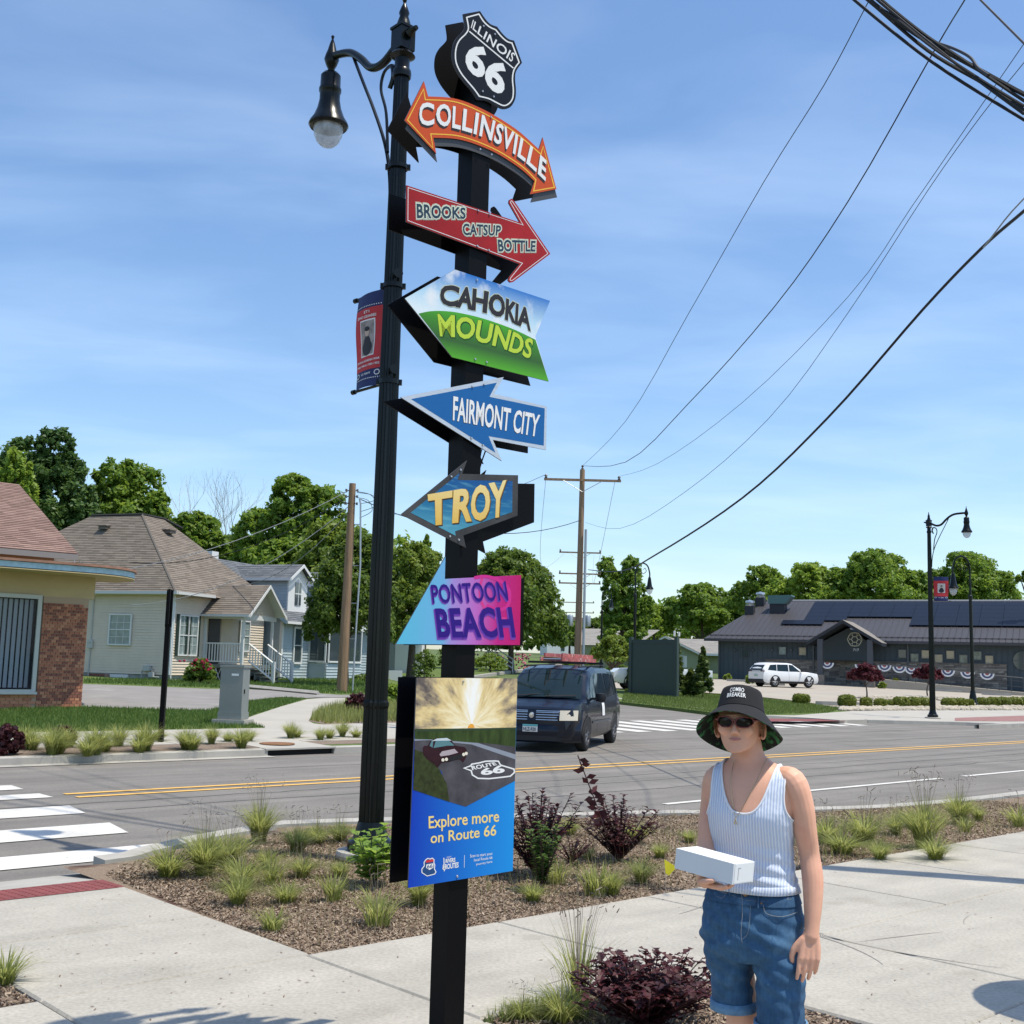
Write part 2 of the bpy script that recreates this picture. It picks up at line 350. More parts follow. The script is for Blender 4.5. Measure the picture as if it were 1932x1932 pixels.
# near side: walk, plaza, bed
near_base = MB()
near_base.sheet(under([(-60, -30), (120, -30), (120, 5.8), (3.87, 5.8), (3.87, 8.2), (-60, 8.2)], -.035))
struct('joint_bed', near_base, mSoil)
bed = MB()
bed.sheet([TS(t, s, -.028) for t, s in [(3.87, 5.6), (200, 5.6), (200, 7.6), (60, 7.75)] + [tuple(p+np.array([0, -.1])) for p in road_near[::-1] if 4.24 <= p[0] < 60] + [(3.87, 9.4)]])
mulch = struct('mulch_bed', bed, mMulch)
# concrete slabs, cut along the joints seen in the photograph
def clip(poly, a, b_, c, keep=1):
    out = []; f = lambda p: (a*p[0]+b_*p[1]-c)*keep
    for i in range(len(poly)):
        p, q = poly[i], poly[(i+1) % len(poly)]; fp, fq = f(p), f(q)
        if fp >= 0: out.append(p)
        if fp*fq < 0:
            k = fp/(fp-fq); out.append((p[0]+(q[0]-p[0])*k, p[1]+(q[1]-p[1])*k))
    return out
def inset(poly, d):
    n = len(poly); P = [np.array(p) for p in poly]; area = sum(P[i][0]*P[(i+1) % n][1]-P[(i+1) % n][0]*P[i][1] for i in range(n)); sg = 1 if area > 0 else -1
    out = []
    for i in range(n):
        a, b2, c = P[i-1], P[i], P[(i+1) % n]; u = (b2-a)/np.linalg.norm(b2-a); w = (c-b2)/np.linalg.norm(c-b2)
        n1_, n2_ = np.array([-u[1], u[0]])*sg, np.array([-w[1], w[0]])*sg; k = n1_+n2_; L_ = np.dot(k, n1_)
        out.append(tuple(b2+k*(d/max(L_, .3))))
    return out
walk = link('sidewalk', None); walk['kind'] = 'structure'
def put_slabs(rects, holes=()):
    for (t0, t1, s0, s1) in rects:
        P = [(t0, s0), (t1, s0), (t1, s1), (t0, s1)]
        Q = inset(P, .006); mb = MB(); Q2 = inset(P, .016)
        n = 4; V = [TS(*q, -.012) for q in Q]+[TS(*q, 0) for q in Q2]+[TS(*q, -.14) for q in Q]
        mb.add(V, [(4, 5, 6, 7)]+[(i, (i+1) % 4, 4+(i+1) % 4, 4+i) for i in range(4)]+[(8+i, 8+(i+1) % 4, (i+1) % 4, i) for i in range(4)])
        o = link('slab', mb.mesh('slab', mConc), walk)
rects = []
# left walk up to the ramp
for s0, s1 in ((5.8, 7.03), (7.03, 8.22)): rects += [(2.33, 3.86, s0, s1), (.8, 2.33, s0, s1)] if s0 > 7 else [(2.33, 3.86, s0, s1)]
rects += [(2.33, 3.82, 4.25, 5.8), (2.33, 3.82, 2.7, 4.25), (2.33, 3.82, 1.2, 2.7), (-.5, 2.33, 4.3, 5.8), (-3.5, -.5, 4.3, 5.8), (.8, 2.33, 2.7, 4.25)]
# the walk beside the bed
for a, b2 in ((3.82, 5.28), (5.28, 6.74), (6.74, 8.35), (8.35, 9.85), (9.85, 11.35), (11.35, 12.85), (12.85, 14.35), (14.35, 16), (16, 18), (18, 20), (20, 23), (23, 26), (26, 30), (30, 36), (36, 44)):
    rects.append((a, b2, 4.3, 5.8))
for a, b2 in ((6.68, 9.6), (9.6, 12.6), (12.6, 15.6), (15.6, 20), (20, 26)): rects.append((a, b2, 1.3, 4.3)); rects.append((a, b2, -1.7, 1.3))
rects += [(5.24, 6.68, 2.8, 4.3), (5.24, 6.68, 1.3, 2.8), (5.24, 6.68, -1.7, 1.3), (3.82, 5.24, -1.7, 1.2), (2.33, 3.82, -1.7, 1.2), (-.5, 2.33, -1.7, 1.3)]
put_slabs(rects)
nb = MB(); nb.sheet([TS(*p, -.02) for p in ((3.83, 1.2), (5.24, 1.2), (5.24, 4.29), (3.83, 4.29))])
nb.sheet([TS(*p, -.02) for p in ((-3, 5.81), (2.33, 5.81), (2.33, 7.0), (-3, 7.0))])
struct('mulch_bed', nb, mMulchD)
# scuffs and tyre arcs on the paving
sc_ = MB(); rs_c = random.Random(21)
for k in range(26):
    t, s = rs_c.uniform(6.8, 12), rs_c.uniform(-.5, 4.2)
    if k > 20: t, s = rs_c.uniform(4, 9), rs_c.uniform(4.4, 5.7)
    a = rs_c.uniform(0, 6.28); cu = rs_c.uniform(-.9, .9); L_ = rs_c.uniform(.3, 1.6); w = rs_c.uniform(.003, .009); P = []
    for j in range(15): P.append((t, s, a)); t += math.cos(a)*L_/14; s += math.sin(a)*L_/14; a += cu/14
    for j in range(14):
        if 4.3 < P[j][1] < 4.31: continue
        nx, ny = -math.sin(P[j][2])*w*(1-abs(j-7)/9), math.cos(P[j][2])*w*(1-abs(j-7)/9); mx2, my2 = -math.sin(P[j+1][2])*w*(1-abs(j+1-7)/9), math.cos(P[j+1][2])*w*(1-abs(j+1-7)/9)
        sc_.add([TS(P[j][0]-nx, P[j][1]-ny, .0022), TS(P[j+1][0]-mx2, P[j+1][1]-my2, .0022), TS(P[j+1][0]+mx2, P[j+1][1]+my2, .0022), TS(P[j][0]+nx, P[j][1]+ny, .0022)], [(0, 1, 2, 3)])
o = link('scuff_marks', sc_.mesh('scuff_marks', mat('scuff', (.26, .24, .215), .8)), walk); o['kind'] = 'stuff'
# ramp with red tactile pad and gutter
rp = MB(); rp.add([TS(.5, 8.22, 0), TS(3.86, 8.22, 0), TS(3.91, 8.74, -.03), TS(.5, 8.7, -.03)], [(0, 1, 2, 3)])
pad = link('tactile_pad', None); pad['kind'] = 'structure'
link('plate', rp.mesh('plate', mPad), pad)
dm = MB()
for i in range(46):
    for j in range(8):
        t = .62+i*.071; s = 8.27+j*.06; z = -.03*(s-8.22)/.5; c = TS(t, s, z)
        if t < 3.83: dm.lathe([(.013, 0), (.011, .005), (.006, .006)], c, 6)
o = link('truncated_domes', dm.mesh('truncated_domes', mPad), pad); o['kind'] = 'stuff'
ap = MB(); ap.add([TS(.5, 8.7, -.031), TS(3.91, 8.74, -.031), TS(4.25, 9.45, -.1), TS(.5, 9.3, -.1)], [(0, 1, 2, 3)])
struct('gutter', ap, mKerb)

# far left: kerb strip, sidewalk, lawns, path, drive
fl = MB(); 
fl.prism([TS(t, s, 0) for t, s in [(-60, 19.15), (15.0, 19.15), (16.6, 19.7), (17.7, 21.4)] + [xy2ts(p) for p in ((-1.7, 30), (-2.8, 36), (-4.4, 46), (-3.9, 60), (-2.0, 76.4), (1.6, 103), (10, 180), (-150, 180), (-150, 40))]], (0, 0, -.3))
struct('lawn', fl, mGrass)
ms = MB()
ms.sheet([TS(*p, .004) for p in ((-60, 19.16), (11.5, 19.16), (11.5, 20.3), (-60, 20.3))]); ms.sheet([TS(*p, .004) for p in ((12.98, 19.5), (15.3, 19.5), (15.3, 20.15), (12.98, 20.15))])
ms.sheet([GH(*p, .006) for p in ((582, 1360), (602, 1342), (651, 1330), (720, 1326), (770, 1340), (770, 1364), (692, 1364), (613, 1367))])
struct('mulch_bed', ms, mMulchD)
sw = MB()
for i in range(-12, 9):
    t0 = i*1.95+.6; sw.prism([TS(*p, .012) for p in ((t0+.008, 20.3), (t0+1.94, 20.3), (t0+1.94, 23.15), (t0+.008, 23.15))], (0, 0, -.1))
sw.prism([TS(*p, .011) for p in ((11.5, 19.17), (12.97, 19.17), (12.97, 20.3), (11.5, 20.3))], (0, 0, -.1))
sw.prism([TS(*p, .011) for p in ((13.0, 20.15), (15.4, 20.15), (17.4, 21.5), (17.9, 23.1), (13.0, 23.1))], (0, 0, -.1))
pth = [GH(*p, .009) for p in ((503, 1374), (480, 1366), (463, 1360), (466, 1354), (476, 1351), (530, 1333), (580, 1319), (606, 1317), (651, 1316), (651, 1330), (602, 1342), (588, 1350), (582, 1360), (592, 1365), (613, 1367), (692, 1364), (770, 1364), (770, 1374))]
sw.prism(pth, (0, 0, -.1))
swo = link('far_sidewalk', None); swo['kind'] = 'structure'
link('paving', sw.mesh('paving', mConcF), swo)['kind'] = 'stuff'
dv = MB(); dv.sheet([GH(*p, .02) for p in ((90, 1331), (153, 1333), (300, 1338), (392, 1340), (417, 1334), (463, 1322), (531, 1315), (578, 1317), (594, 1316), (654, 1316), (690, 1318), (700, 1311), (640, 1311), (600, 1308), (465, 1300), (392, 1299.5), (273, 1294.6), (156, 1290.5), (60, 1290))])
struct('driveway', dv, mat('old asphalt', (.24, .225, .21), .9, var=(1.3, .12), spots=(.6, .62, (.36, .345, .32))))
dk = MB()
a, b2 = GH(465, 1299, 0), GH(600, 1312, 0); dk.tube([a+[0, 0, .07], b2+[0, 0, .07]], .09, 4)
struct('drive_kerb', dk, mKerb)
# storm inlet and manhole in the far kerb
inl = thing('storm_inlet', 'dark storm drain opening in the far kerb with concrete top', 'storm drain', TS(12.2, 19.1, 0))
m_ = MB(); m_.prism([TS(*p, .014) for p in ((11.45, 18.98), (12.98, 18.98), (12.98, 19.25), (11.45, 19.25))], (0, 0, -.03)); part(inl, 'concrete_lid', m_, mKerb, world=True)
m_ = MB(); m_.prism([TS(*p, -.016) for p in ((11.5, 19.06), (12.93, 19.06), (12.93, 19.3), (11.5, 19.3))], (0, 0, -.12)); part(inl, 'opening', m_, mat('drain dark', (.01, .01, .01), .9), world=True)
c = TS(12.15, 19.75, .02); m_ = MB(); m_.lathe([(.34, 0), (.33, .012), (.28, .012), (.27, .008), (.0, .008)], c, 24); solo('manhole_cover', 'round rusty manhole cover beside the storm drain', 'manhole cover', m_, mat('rust', (.21, .10, .045), .85, var=(20, .3)), loc=c)

# far right: island lawn, lot, sidewalk, brick strip
isl = MB(); isl.prism([GH(*p, 0.0)-np.array([0, 0, .0]) for p in ((1172, 1324), (1270, 1335), (1358, 1346), (1440, 1348.5), (1500, 1349), (1562, 1345), (1604, 1341), (1590, 1336), (1540, 1329), (1480, 1321), (1400, 1313), (1300, 1307), (1180, 1300), (1150, 1299), (1130, 1305))], (0, 0, -.25))
struct('lawn', isl, mGrass)
rt = MB(); rt.prism([TS(t, s, .008) for t, s in [(35.4, 23.2), (35.7, 22.1), (37.31, 21.99), (40.5, 20.65), (43.97, 19.5), (60, 19.35), (260, 19.35), (260, 26.2)]+[xy2ts(GH(*p)) for p in ((1932, 1336), (1700, 1340), (1604, 1342), (1500, 1350), (1442, 1349.5), (1400, 1348))]], (0, 0, -.25))
struct('far_sidewalk', rt, mConcF)
bk = MB(); bk.sheet([TS(*p, .014) for p in ((41.2, 20.75), (44.5, 20.0), (60, 19.8), (250, 19.8), (250, 22.2), (50, 22.2), (43.5, 21.9))]); struct('brick_strip', bk, mBrickP)
rk = MB(); rk.sheet([TS(*p, -.02) for p in ((31, 22.6), (35.9, 22.0), (36.6, 22.55), (33, 23.6))]); struct('tactile_pad', rk, mPad)
lot = MB(); lot.sheet([TS(t, s, -.004) for t, s in [xy2ts(GH(*p)) for p in ((1164, 1322), (1180, 1299), (1300, 1305), (1400, 1311), (1480, 1319.5), (1540, 1327.5), (1604, 1341.5), (1932, 1337))]+[(240, 26), (240, 44), (98, 43), (78, 57.5), (60, 60), (47, 50)]])
struct('parking_lot', lot, mLot)
# ================================================================ ROUTE SIGN POST
SA = rad(49); SR = np.array([math.sin(SA), math.cos(SA), 0]); SN = np.array([math.cos(SA), -math.sin(SA), 0])   # along the panels / out of their faces
PB = np.array([-.215, 5.05, 0.])
Z1 = lambda x, y: (558.5+.2734*x, .2734*y)
Z2 = lambda x, y: (634+.2344*x, 452.8+.2344*y)
Z3 = lambda x, y: (679.2+.2344*x, 830.2+.2344*y)
Z4 = lambda x, y: (679.2+.2344*x, 1245.3+.2344*y)
mBlk = mat('black powder coat', (.004, .004, .0045), .45, spec=.12, bump=(220, .15, .001))
mSlot = mat('panel edge grey', (.06, .062, .068), .5)
def ink(name, col, **k): return mat('print '+name, col, k.pop('rough', .42), spec=.22, **k)
OFF = .058
def fp(Z, pts, lay=0.):                      # outline points -> sign face plane
    p0 = PB+SN*(OFF+.007+lay); return [onplane(*Z(*p), p0, SN) for p in pts]
def flat(Z, pts, lay): return MB().add(*_tri(fp(Z, pts, lay)))
def _tri(P):
    tri = geometry.tessellate_polygon([[Vector(p) for p in P]]); fs = []
    for a, b, c in tri:
        tn = np.cross(P[b]-P[a], P[c]-P[a]); fs.append((a, b, c) if np.dot(tn, SN) > 0 else (a, c, b))
    return P, fs
def cr(P, n=5):
    P = [np.array(p, float) for p in P]; out = []
    for i in range(len(P)-1):
        a, b, c, d = P[max(i-1, 0)], P[i], P[i+1], P[min(i+2, len(P)-1)]
        for k in range(n):
            t = k/n; out.append(tuple(.5*((2*b)+(-a+c)*t+(2*a-5*b+4*c-d)*t*t+(-a+3*b-3*c+d)*t**3)))
    out.append(tuple(P[-1])); return out
def lerpc(C, t):
    k = t*(len(C)-1); i = max(0, min(int(k), len(C)-2)); f = k-i
    return (C[i][0]+(C[i+1][0]-C[i][0])*f, C[i][1]+(C[i+1][1]-C[i][1])*f)
def lettering(Z, txt, top, bot, lay, bold=0., spacing=1., res=3, shift=(0, 0), sub=0):
    """text laid between a top and a bottom line given in picture points, unprojected on the sign face"""
    w, fs = text_box(txt, bold, res, spacing)
    C1 = cr(top, 8) if len(top) > 2 else list(top); C2 = cr(bot, 8) if len(bot) > 2 else list(bot)
    P = []
    p0 = PB+SN*(OFF+.007+lay)
    for x, y in w:
        x = float(x); a = lerpc(C1, x); b = lerpc(C2, x)
        q = (b[0]+(a[0]-b[0])*y+shift[0], b[1]+(a[1]-b[1])*y+shift[1]); P.append(onplane(*Z(*q), p0, SN))
    mb = MB(); mb.add(P, fs)
    out = []
    for f in mb.f:
        a, b, c = (np.array(mb.v[f[k]]) for k in range(3)); out.append(f if np.dot(np.cross(b-a, c-a), SN) > 0 else f[::-1])
    mb.f = out; return mb
def stroke(Z, pts, wpx, lay, closed=False):
    """a painted line of the given width (in tracing pixels)"""
    n = len(pts); P = [np.array(p, float) for p in pts]; L = []; Rr = []
    for i in range(n):
        a = P[i-1] if (i > 0 or closed) else P[i]; c = P[(i+1) % n] if (i < n-1 or closed) else P[i]
        u = P[i]-a; w = c-P[i]; u = u/(np.linalg.norm(u) or 1); w = w/(np.linalg.norm(w) or 1)
        n1_ = np.array([-u[1], u[0]]); n2_ = np.array([-w[1], w[0]]); k = n1_+n2_
        if not k.any(): k = n1_
        base = n1_ if n1_.any() else n2_; k = k/max(np.dot(k, base), .35)
        L.append(P[i]+k*wpx/2); Rr.append(P[i]-k*wpx/2)
    A = fp(Z, L, lay); B = fp(Z, Rr, lay); mb = MB(); m = n if closed else n-1
    for i in range(m):
        j = (i+1) % n; q = [A[i], B[i], B[j], A[j]]
        if np.dot(np.cross(q[1]-q[0], q[2]-q[0]), SN) < 0: q = q[::-1]
        mb.quad(*q)
    return mb
def shrink(pts, d):
    return inset([tuple(p) for p in pts], d)

post = thing('route_sign_post', 'tall black square post carrying a stack of colourful Route 66 arrow signs', 'sign post', PB)
mb = MB(); M_ = Matrix.Rotation(rad(90)-SA, 4, 'Z')
def sbox(mb, a0, a1, n0, n1, z0, z1, mi=0):  # box in sign axes around the post
    c = PB+SR*((a0+a1)/2)+SN*((n0+n1)/2); c[2] = (z0+z1)/2
    return mb.box(c, (a1-a0, n1-n0, z1-z0), mi, rz=math.pi/2-SA)
sbox(mb, -.051, .051, -.051, .051, .02, 4.36); part(post, 'pole', mb, mBlk, world=True)
mb = MB(); sbox(mb, -.13, .13, -.13, .13, 0, .02); part(post, 'base_plate', mb, mBlk, world=True)
mRiv = mat('rivet steel', (.55, .55, .55), .35, metal=.9)
def rivets(root, Z, pts, par):
    for p in pts:
        c = onplane(*Z(*p), PB+SN*(OFF+.008), SN); mb = MB(); a = nrm(SR); mb.tube([c, c+SN*.004], [.0055, .004], 8); o = link('rivet', mb.mesh('rivet', mRiv, off=tuple(PB)), par)
def sign(label, Z, outline, matf, shiftr=0., back=None, backing=None, th=.006):
    """one arrow sign of the post: printed front panel, dark rear panel on the other side of the post"""
    P = fp(Z, outline)
    mb = MB(); mb.prism(P, -SN*th, 0, 1)
    o = part(post, 'sign_panel', mb, [matf, mSlot], world=True, label=label)
    Q = [p-SN*(2*OFF+.010)+SR*shiftr for p in (P if back is None else fp(Z, back))]
    mb = MB(); mb.prism(Q, -SN*th, 0); b = link('rear_panel', mb.mesh('rear_panel', mBlk, off=tuple(PB)), o)
    if backing:
        mb = MB(); mb.prism([p-SN*(th+.001) for p in fp(Z, backing)], -SN*.004); link('backing_plate', mb.mesh('backing_plate', mSlot, off=tuple(PB)), o)
    return o
def sub(par, name, mb, m, label=None):
    o = link(name, mb.mesh(name, m, off=tuple(PB)), par)
    return o
# --- gradient printing: colour varies over the panel as ink does
def grad(name, c1, c2, lo, hi, axis=2, vec=None, stops=None, **k):
    m = mat('print '+name, c1, .42, spec=.22)
    t = m.node_tree; b = t.nodes['Principled BSDF']; N = t.nodes.new; L = t.links.new
    tcx = N('ShaderNodeTexCoord'); sp = N('ShaderNodeSeparateXYZ'); L(tcx.outputs['Object'], sp.inputs[0])
    if vec is not None:
        dt = N('ShaderNodeVectorMath'); dt.operation = 'DOT_PRODUCT'; L(tcx.outputs['Object'], dt.inputs[0]); dt.inputs[1].default_value = tuple(vec); src = dt.outputs['Value']
    else: src = sp.outputs[axis]
    mr = N('ShaderNodeMapRange'); mr.inputs[1].default_value = lo; mr.inputs[2].default_value = hi; L(src, mr.inputs[0])
    rp_ = N('ShaderNodeValToRGB'); L(mr.outputs[0], rp_.inputs[0]); e = rp_.color_ramp.elements
    st = stops or [(0, c1), (1, c2)]
    while len(e) < len(st): e.new(.5)
    for i, (p, c) in enumerate(st): e[i].position = p; e[i].color = (*c, 1)
    L(rp_.outputs[0], b.inputs['Base Color']); return m, rp_, b
mInk0 = ink('black', (.007, .009, .014)); mInkW = ink('white', (.82, .82, .80)); mOr = ink('orange', (.60, .085, .022)); mYe = ink('amber', (.90, .50, .06))
mRed = ink('red', (.34, .016, .018), var=(3, .25)); mNavy = ink('navy lettering', (.028, .055, .085)); mCream = ink('cream', (.72, .76, .60))
mDk = ink('charcoal lettering', (.035, .032, .035)); mLime = ink('lime', (.50, .66, .06)); mBlu = ink('road sign blue', (.014, .125, .36)); mAlu = mat('brushed aluminium', (.62, .63, .64), .38, metal=.55, var=(14, .1, (1, 1, 12)))
mPurp = ink('deep violet lettering', (.03, .008, .20)); mFrm = ink('dark frame', (.06, .06, .06), var=(6, .3)); mGoldE = ink('gold edge', (.30, .15, .02))

# shield
Sh = cr([(1153, 97), (1270, 76)], 1)+cr([(1270, 76), (1303, 125), (1340, 165), (1388, 184)], 4)[1:]+cr([(1388, 184), (1425, 232), (1465, 268), (1505, 280)], 4)[1:]+[(1560, 433)]+cr([(1560, 433), (1520, 490), (1512, 545), (1518, 620), (1512, 685), (1480, 738), (1430, 752), (1375, 728), (1320, 697), (1250, 688)], 4)[1:]+cr([(1250, 688), (1215, 630), (1170, 580), (1122, 515), (1088, 445), (1077, 380), (1085, 310), (1112, 258), (1150, 218), (1164, 185), (1153, 97)], 4)[1:-1]
sh = sign('black and white shield sign reading ILLINOIS 66', Z1, Sh, mInk0)
IN = cr([(1178, 120), (1262, 97)], 1)+cr([(1262, 97), (1295, 148), (1335, 185), (1378, 205)], 4)[1:]+cr([(1378, 205), (1415, 250), (1455, 285), (1490, 297)], 4)[1:]+[(1540, 430)]+cr([(1540, 430), (1505, 480), (1494, 545), (1500, 620), (1494, 680), (1465, 718), (1430, 728), (1385, 708), (1330, 680), (1265, 664)], 4)[1:]+cr([(1265, 664), (1230, 615), (1185, 562), (1140, 505), (1108, 440), (1100, 380), (1108, 320), (1130, 275), (1170, 235), (1190, 195), (1178, 120)], 4)[1:-1]
sub(sh, 'border_line', stroke(Z1, IN, 9, .0006, True), mInkW); sub(sh, 'border_line', stroke(Z1, [(1196, 216), (1500, 470)], 8, .0007), mInkW)
sub(sh, 'lettering', lettering(Z1, 'ILLINOIS', [(1222, 134), (1365, 258), (1515, 372)], [(1206, 192), (1340, 310), (1488, 430)], .0008, .012, 1.05), mInkW)
sub(sh, 'lettering', lettering(Z1, '66', [(1209, 252), (1479, 476)], [(1151, 458), (1421, 682)], .0008, .035), mInkW)
rivets(post, Z1, [(1293, 180), (1371, 236), (1287, 630), (1363, 667)], sh)
# COLLINSVILLE
Co = [(750, 830), (883, 560), (912, 665)]+cr([(912, 665), (1050, 672), (1150, 695), (1250, 735), (1350, 785), (1450, 845), (1550, 915), (1676, 1030)], 3)[1:]+[(1703, 948), (1797, 1305), (1615, 1340)]+cr([(1645, 1250), (1570, 1180), (1480, 1115), (1380, 1055), (1280, 1010), (1180, 975), (1080, 955), (948, 950)], 3)+[(968, 1060)]
cs = sign('orange double-headed curved arrow sign reading COLLINSVILLE', Z1, Co, mOr, backing=[(x+12, y+54) for x, y in Co])
CI = [(770, 828), (880, 615), (892, 688)]+cr([(892, 688), (1050, 695), (1145, 716), (1240, 755), (1340, 805), (1440, 865), (1540, 936), (1690, 1065)], 3)[1:]+[(1705, 1010), (1783, 1293), (1640, 1318)]+cr([(1655, 1240), (1578, 1163), (1488, 1098), (1388, 1038), (1288, 992), (1188, 955), (1085, 932), (930, 924)], 3)+[(945, 1022)]
sub(cs, 'border_line', stroke(Z1, CI, 8, .0006, True), mYe)
T_ = [(850, 702), (1000, 712), (1120, 735), (1270, 780), (1400, 845), (1500, 905), (1620, 1000), (1730, 1105)]; B_ = [(850, 868), (1000, 872), (1110, 893), (1250, 935), (1370, 985), (1480, 1050), (1590, 1130), (1722, 1255)]
for nm, dx, lay, m in (('letter_shadow', (-7, 16), .0008, mDk), ('lettering', (0, 0), .0016, mInkW)):
    sub(cs, nm, lettering(Z1, 'COLLINSVILLE', T_, B_, lay, .026, 1.07, shift=dx), m)
rivets(post, Z1, [(1270, 1030), (1348, 1067), (1345, 808)], cs)
# BROOKS CATSUP BOTTLE
z21 = lambda x, y: ((634+.2344*x-558.5)/.2734, (452.8+.2344*y)/.2734)
Br = [(762, 1278), (1545, 1535), (1468, 1400), (1472, 1380), (1488, 1371), (1502, 1382), (1755, 1752), z21(1425, 338), z21(1402, 342), z21(1385, 325), z21(1392, 300), z21(1478, 193), (760, 1530)]
br = sign('red arrow sign pointing right, reading BROOKS CATSUP BOTTLE', Z1, Br, mRed)
sub(br, 'border_line', stroke(Z1, inset(Br, 12), 4, .0006, True), mInkW)
mNavy2 = ink('outline green', (.10, .16, .14))
for txt, T, B in (('BROOKS', [(832, 1402), (1172, 1432)], [(835, 1508), (1172, 1512)]), ('CATSUP', [(1148, 1540), (1418, 1555)], [(1152, 1625), (1412, 1628)]), ('BOTTLE', [(1392, 1650), (1655, 1660)], [(1398, 1738), (1652, 1738)])):
    sub(br, 'letter_outline', lettering(Z1, txt, T, B, .0006, .125, 1.05), mCream); sub(br, 'letter_outline', lettering(Z1, txt, T, B, .0009, .100, 1.05), mNavy2); sub(br, 'letter_outline', lettering(Z1, txt, T, B, .0012, .086, 1.05), mCream)
    sub(br, 'lettering', lettering(Z1, txt, T, B, .0016, .030, 1.05), mNavy)
rivets(post, Z1, [(1256, 1453), (1335, 1478), (1250, 1697), (1329, 1726)], br)
# CAHOKIA MOUNDS
Ca = [(555, 470), (958, 238), (1723, 490), (1603, 778), (1712, 1138), (935, 943)]
zc = [p[2] for p in fp(Z2, Ca)]
mSky_, rp_, bs = grad('panel sky', (.45, .68, .85), (.03, .2, .6), min(zc)+.18, max(zc), stops=[(0, (.75, .85, .88)), (.35, (.50, .72, .86)), (1, (.02, .17, .55))])
t = mSky_.node_tree; nz = t.nodes.new('ShaderNodeTexNoise'); nz.inputs['Scale'].default_value = 5.5; nz.inputs['Detail'].default_value = 5; tt = t.nodes.new('ShaderNodeTexCoord'); t.links.new(tt.outputs['Object'], nz.inputs['Vector'])
mr = t.nodes.new('ShaderNodeMapRange'); mr.inputs[1].default_value = .53; mr.inputs[2].default_value = .66; t.links.new(nz.outputs[0], mr.inputs[0]); mx_ = t.nodes.new('ShaderNodeMix'); mx_.data_type = 'RGBA'
t.links.new(mr.outputs[0], mx_.inputs[0]); t.links.new(rp_.outputs[0], mx_.inputs[6]); mx_.inputs[7].default_value = (.8, .84, .86, 1); t.links.new(mx_.outputs[2], bs.inputs['Base Color'])
ca = sign('blue and green arrow sign pointing left, reading CAHOKIA MOUNDS', Z2, Ca, mSky_)
mHill, _, _ = grad('hill', (.03, .09, .03), (.08, .48, .02), min(zc)+.0, max(zc)-.14, stops=[(0, (.10, .42, .03)), (.3, (.045, .13, .035)), (.62, (.06, .26, .03)), (1, (.10, .55, .03))])
sub(ca, 'hill_print', flat(Z2, cr([(665, 592), (760, 573), (880, 572), (1000, 588), (1150, 622), (1300, 670), (1450, 727), (1606, 803)], 3)+[(1712, 1138), (935, 943)], .0006), mHill)
T_ = [(840, 358), (1010, 372), (1120, 390), (1270, 425), (1380, 470), (1470, 515), (1562, 558)]; B_ = [(838, 520), (985, 545), (1110, 568), (1250, 602), (1370, 645), (1460, 685), (1566, 738)]
sub(ca, 'letter_outline', lettering(Z2, 'CAHOKIA', T_, B_, .0009, .07), ink('pale edge', (.62, .66, .5))); sub(ca, 'lettering', lettering(Z2, 'CAHOKIA', T_, B_, .0014, .045), mDk)
T_ = [(815, 590), (960, 602), (1110, 630), (1250, 667), (1390, 715), (1490, 760), (1592, 800)]; B_ = [(838, 780), (960, 788), (1080, 808), (1220, 842), (1350, 882), (1450, 922), (1565, 960)]
sub(ca, 'letter_outline', lettering(Z2, 'MOUNDS', T_, B_, .0009, .06, shift=(3, 5)), ink('hill shadow', (.02, .10, .02))); sub(ca, 'lettering', lettering(Z2, 'MOUNDS', T_, B_, .0014, .03), mLime)
rivets(post, Z2, [(1133, 322), (1119, 958), (1211, 983)], ca)
# FAIRMONT CITY
Fa = [(520, 1265), (1350, 1103), (1275, 1238), (1697, 1340), (1692, 1690), (1262, 1608), (1335, 1778)]
fa = sign('blue arrow sign with silver edge pointing left, reading FAIRMONT CITY', Z2, Fa, mAlu)
sub(fa, 'blue_field', flat(Z2, [(605, 1280), (1295, 1148), (1235, 1262), (1680, 1355), (1672, 1655), (1228, 1578), (1283, 1712)], .0006), mBlu)
T_ = [(945, 1252), (1645, 1405)]; B_ = [(940, 1455), (1622, 1590)]
sub(fa, 'letter_shadow', lettering(Z2, 'FAIRMONT CITY', T_, B_, .0009, .02, shift=(-4, 4)), mDk); sub(fa, 'lettering', lettering(Z2, 'FAIRMONT CITY', T_, B_, .0014, .022), mInkW)
rivets(post, Z2, [(1098, 1180), (1192, 1161), (1090, 1595), (1182, 1653)], fa)
# TROY
Tr = [(332, 598), (862, 165), (822, 272), (1273, 283), (1268, 608), (832, 768), (853, 867)]
tr = sign('dark framed blue water arrow sign pointing left, reading TROY', Z3, Tr, mFrm, shiftr=.215)
zt = [p[2] for p in fp(Z3, Tr)]
mWat, rp_, bs = grad('water', (.02, .12, .28), (.01, .06, .25), min(zt), max(zt), stops=[(0, (.12, .42, .50)), (.45, (.02, .16, .32)), (1, (.008, .05, .25))])
t = mWat.node_tree; nz = t.nodes.new('ShaderNodeTexNoise'); nz.inputs['Scale'].default_value = 10; mp = t.nodes.new('ShaderNodeMapping'); mp.inputs['Scale'].default_value = (1, 1, 7); tt = t.nodes.new('ShaderNodeTexCoord'); t.links.new(tt.outputs['Object'], mp.inputs[0]); t.links.new(mp.outputs[0], nz.inputs['Vector'])
mr = t.nodes.new('ShaderNodeMapRange'); mr.inputs[1].default_value = .5; mr.inputs[2].default_value = .75; mr.inputs[4].default_value = .5; t.links.new(nz.outputs[0], mr.inputs[0]); mx_ = t.nodes.new('ShaderNodeMix'); mx_.data_type = 'RGBA'
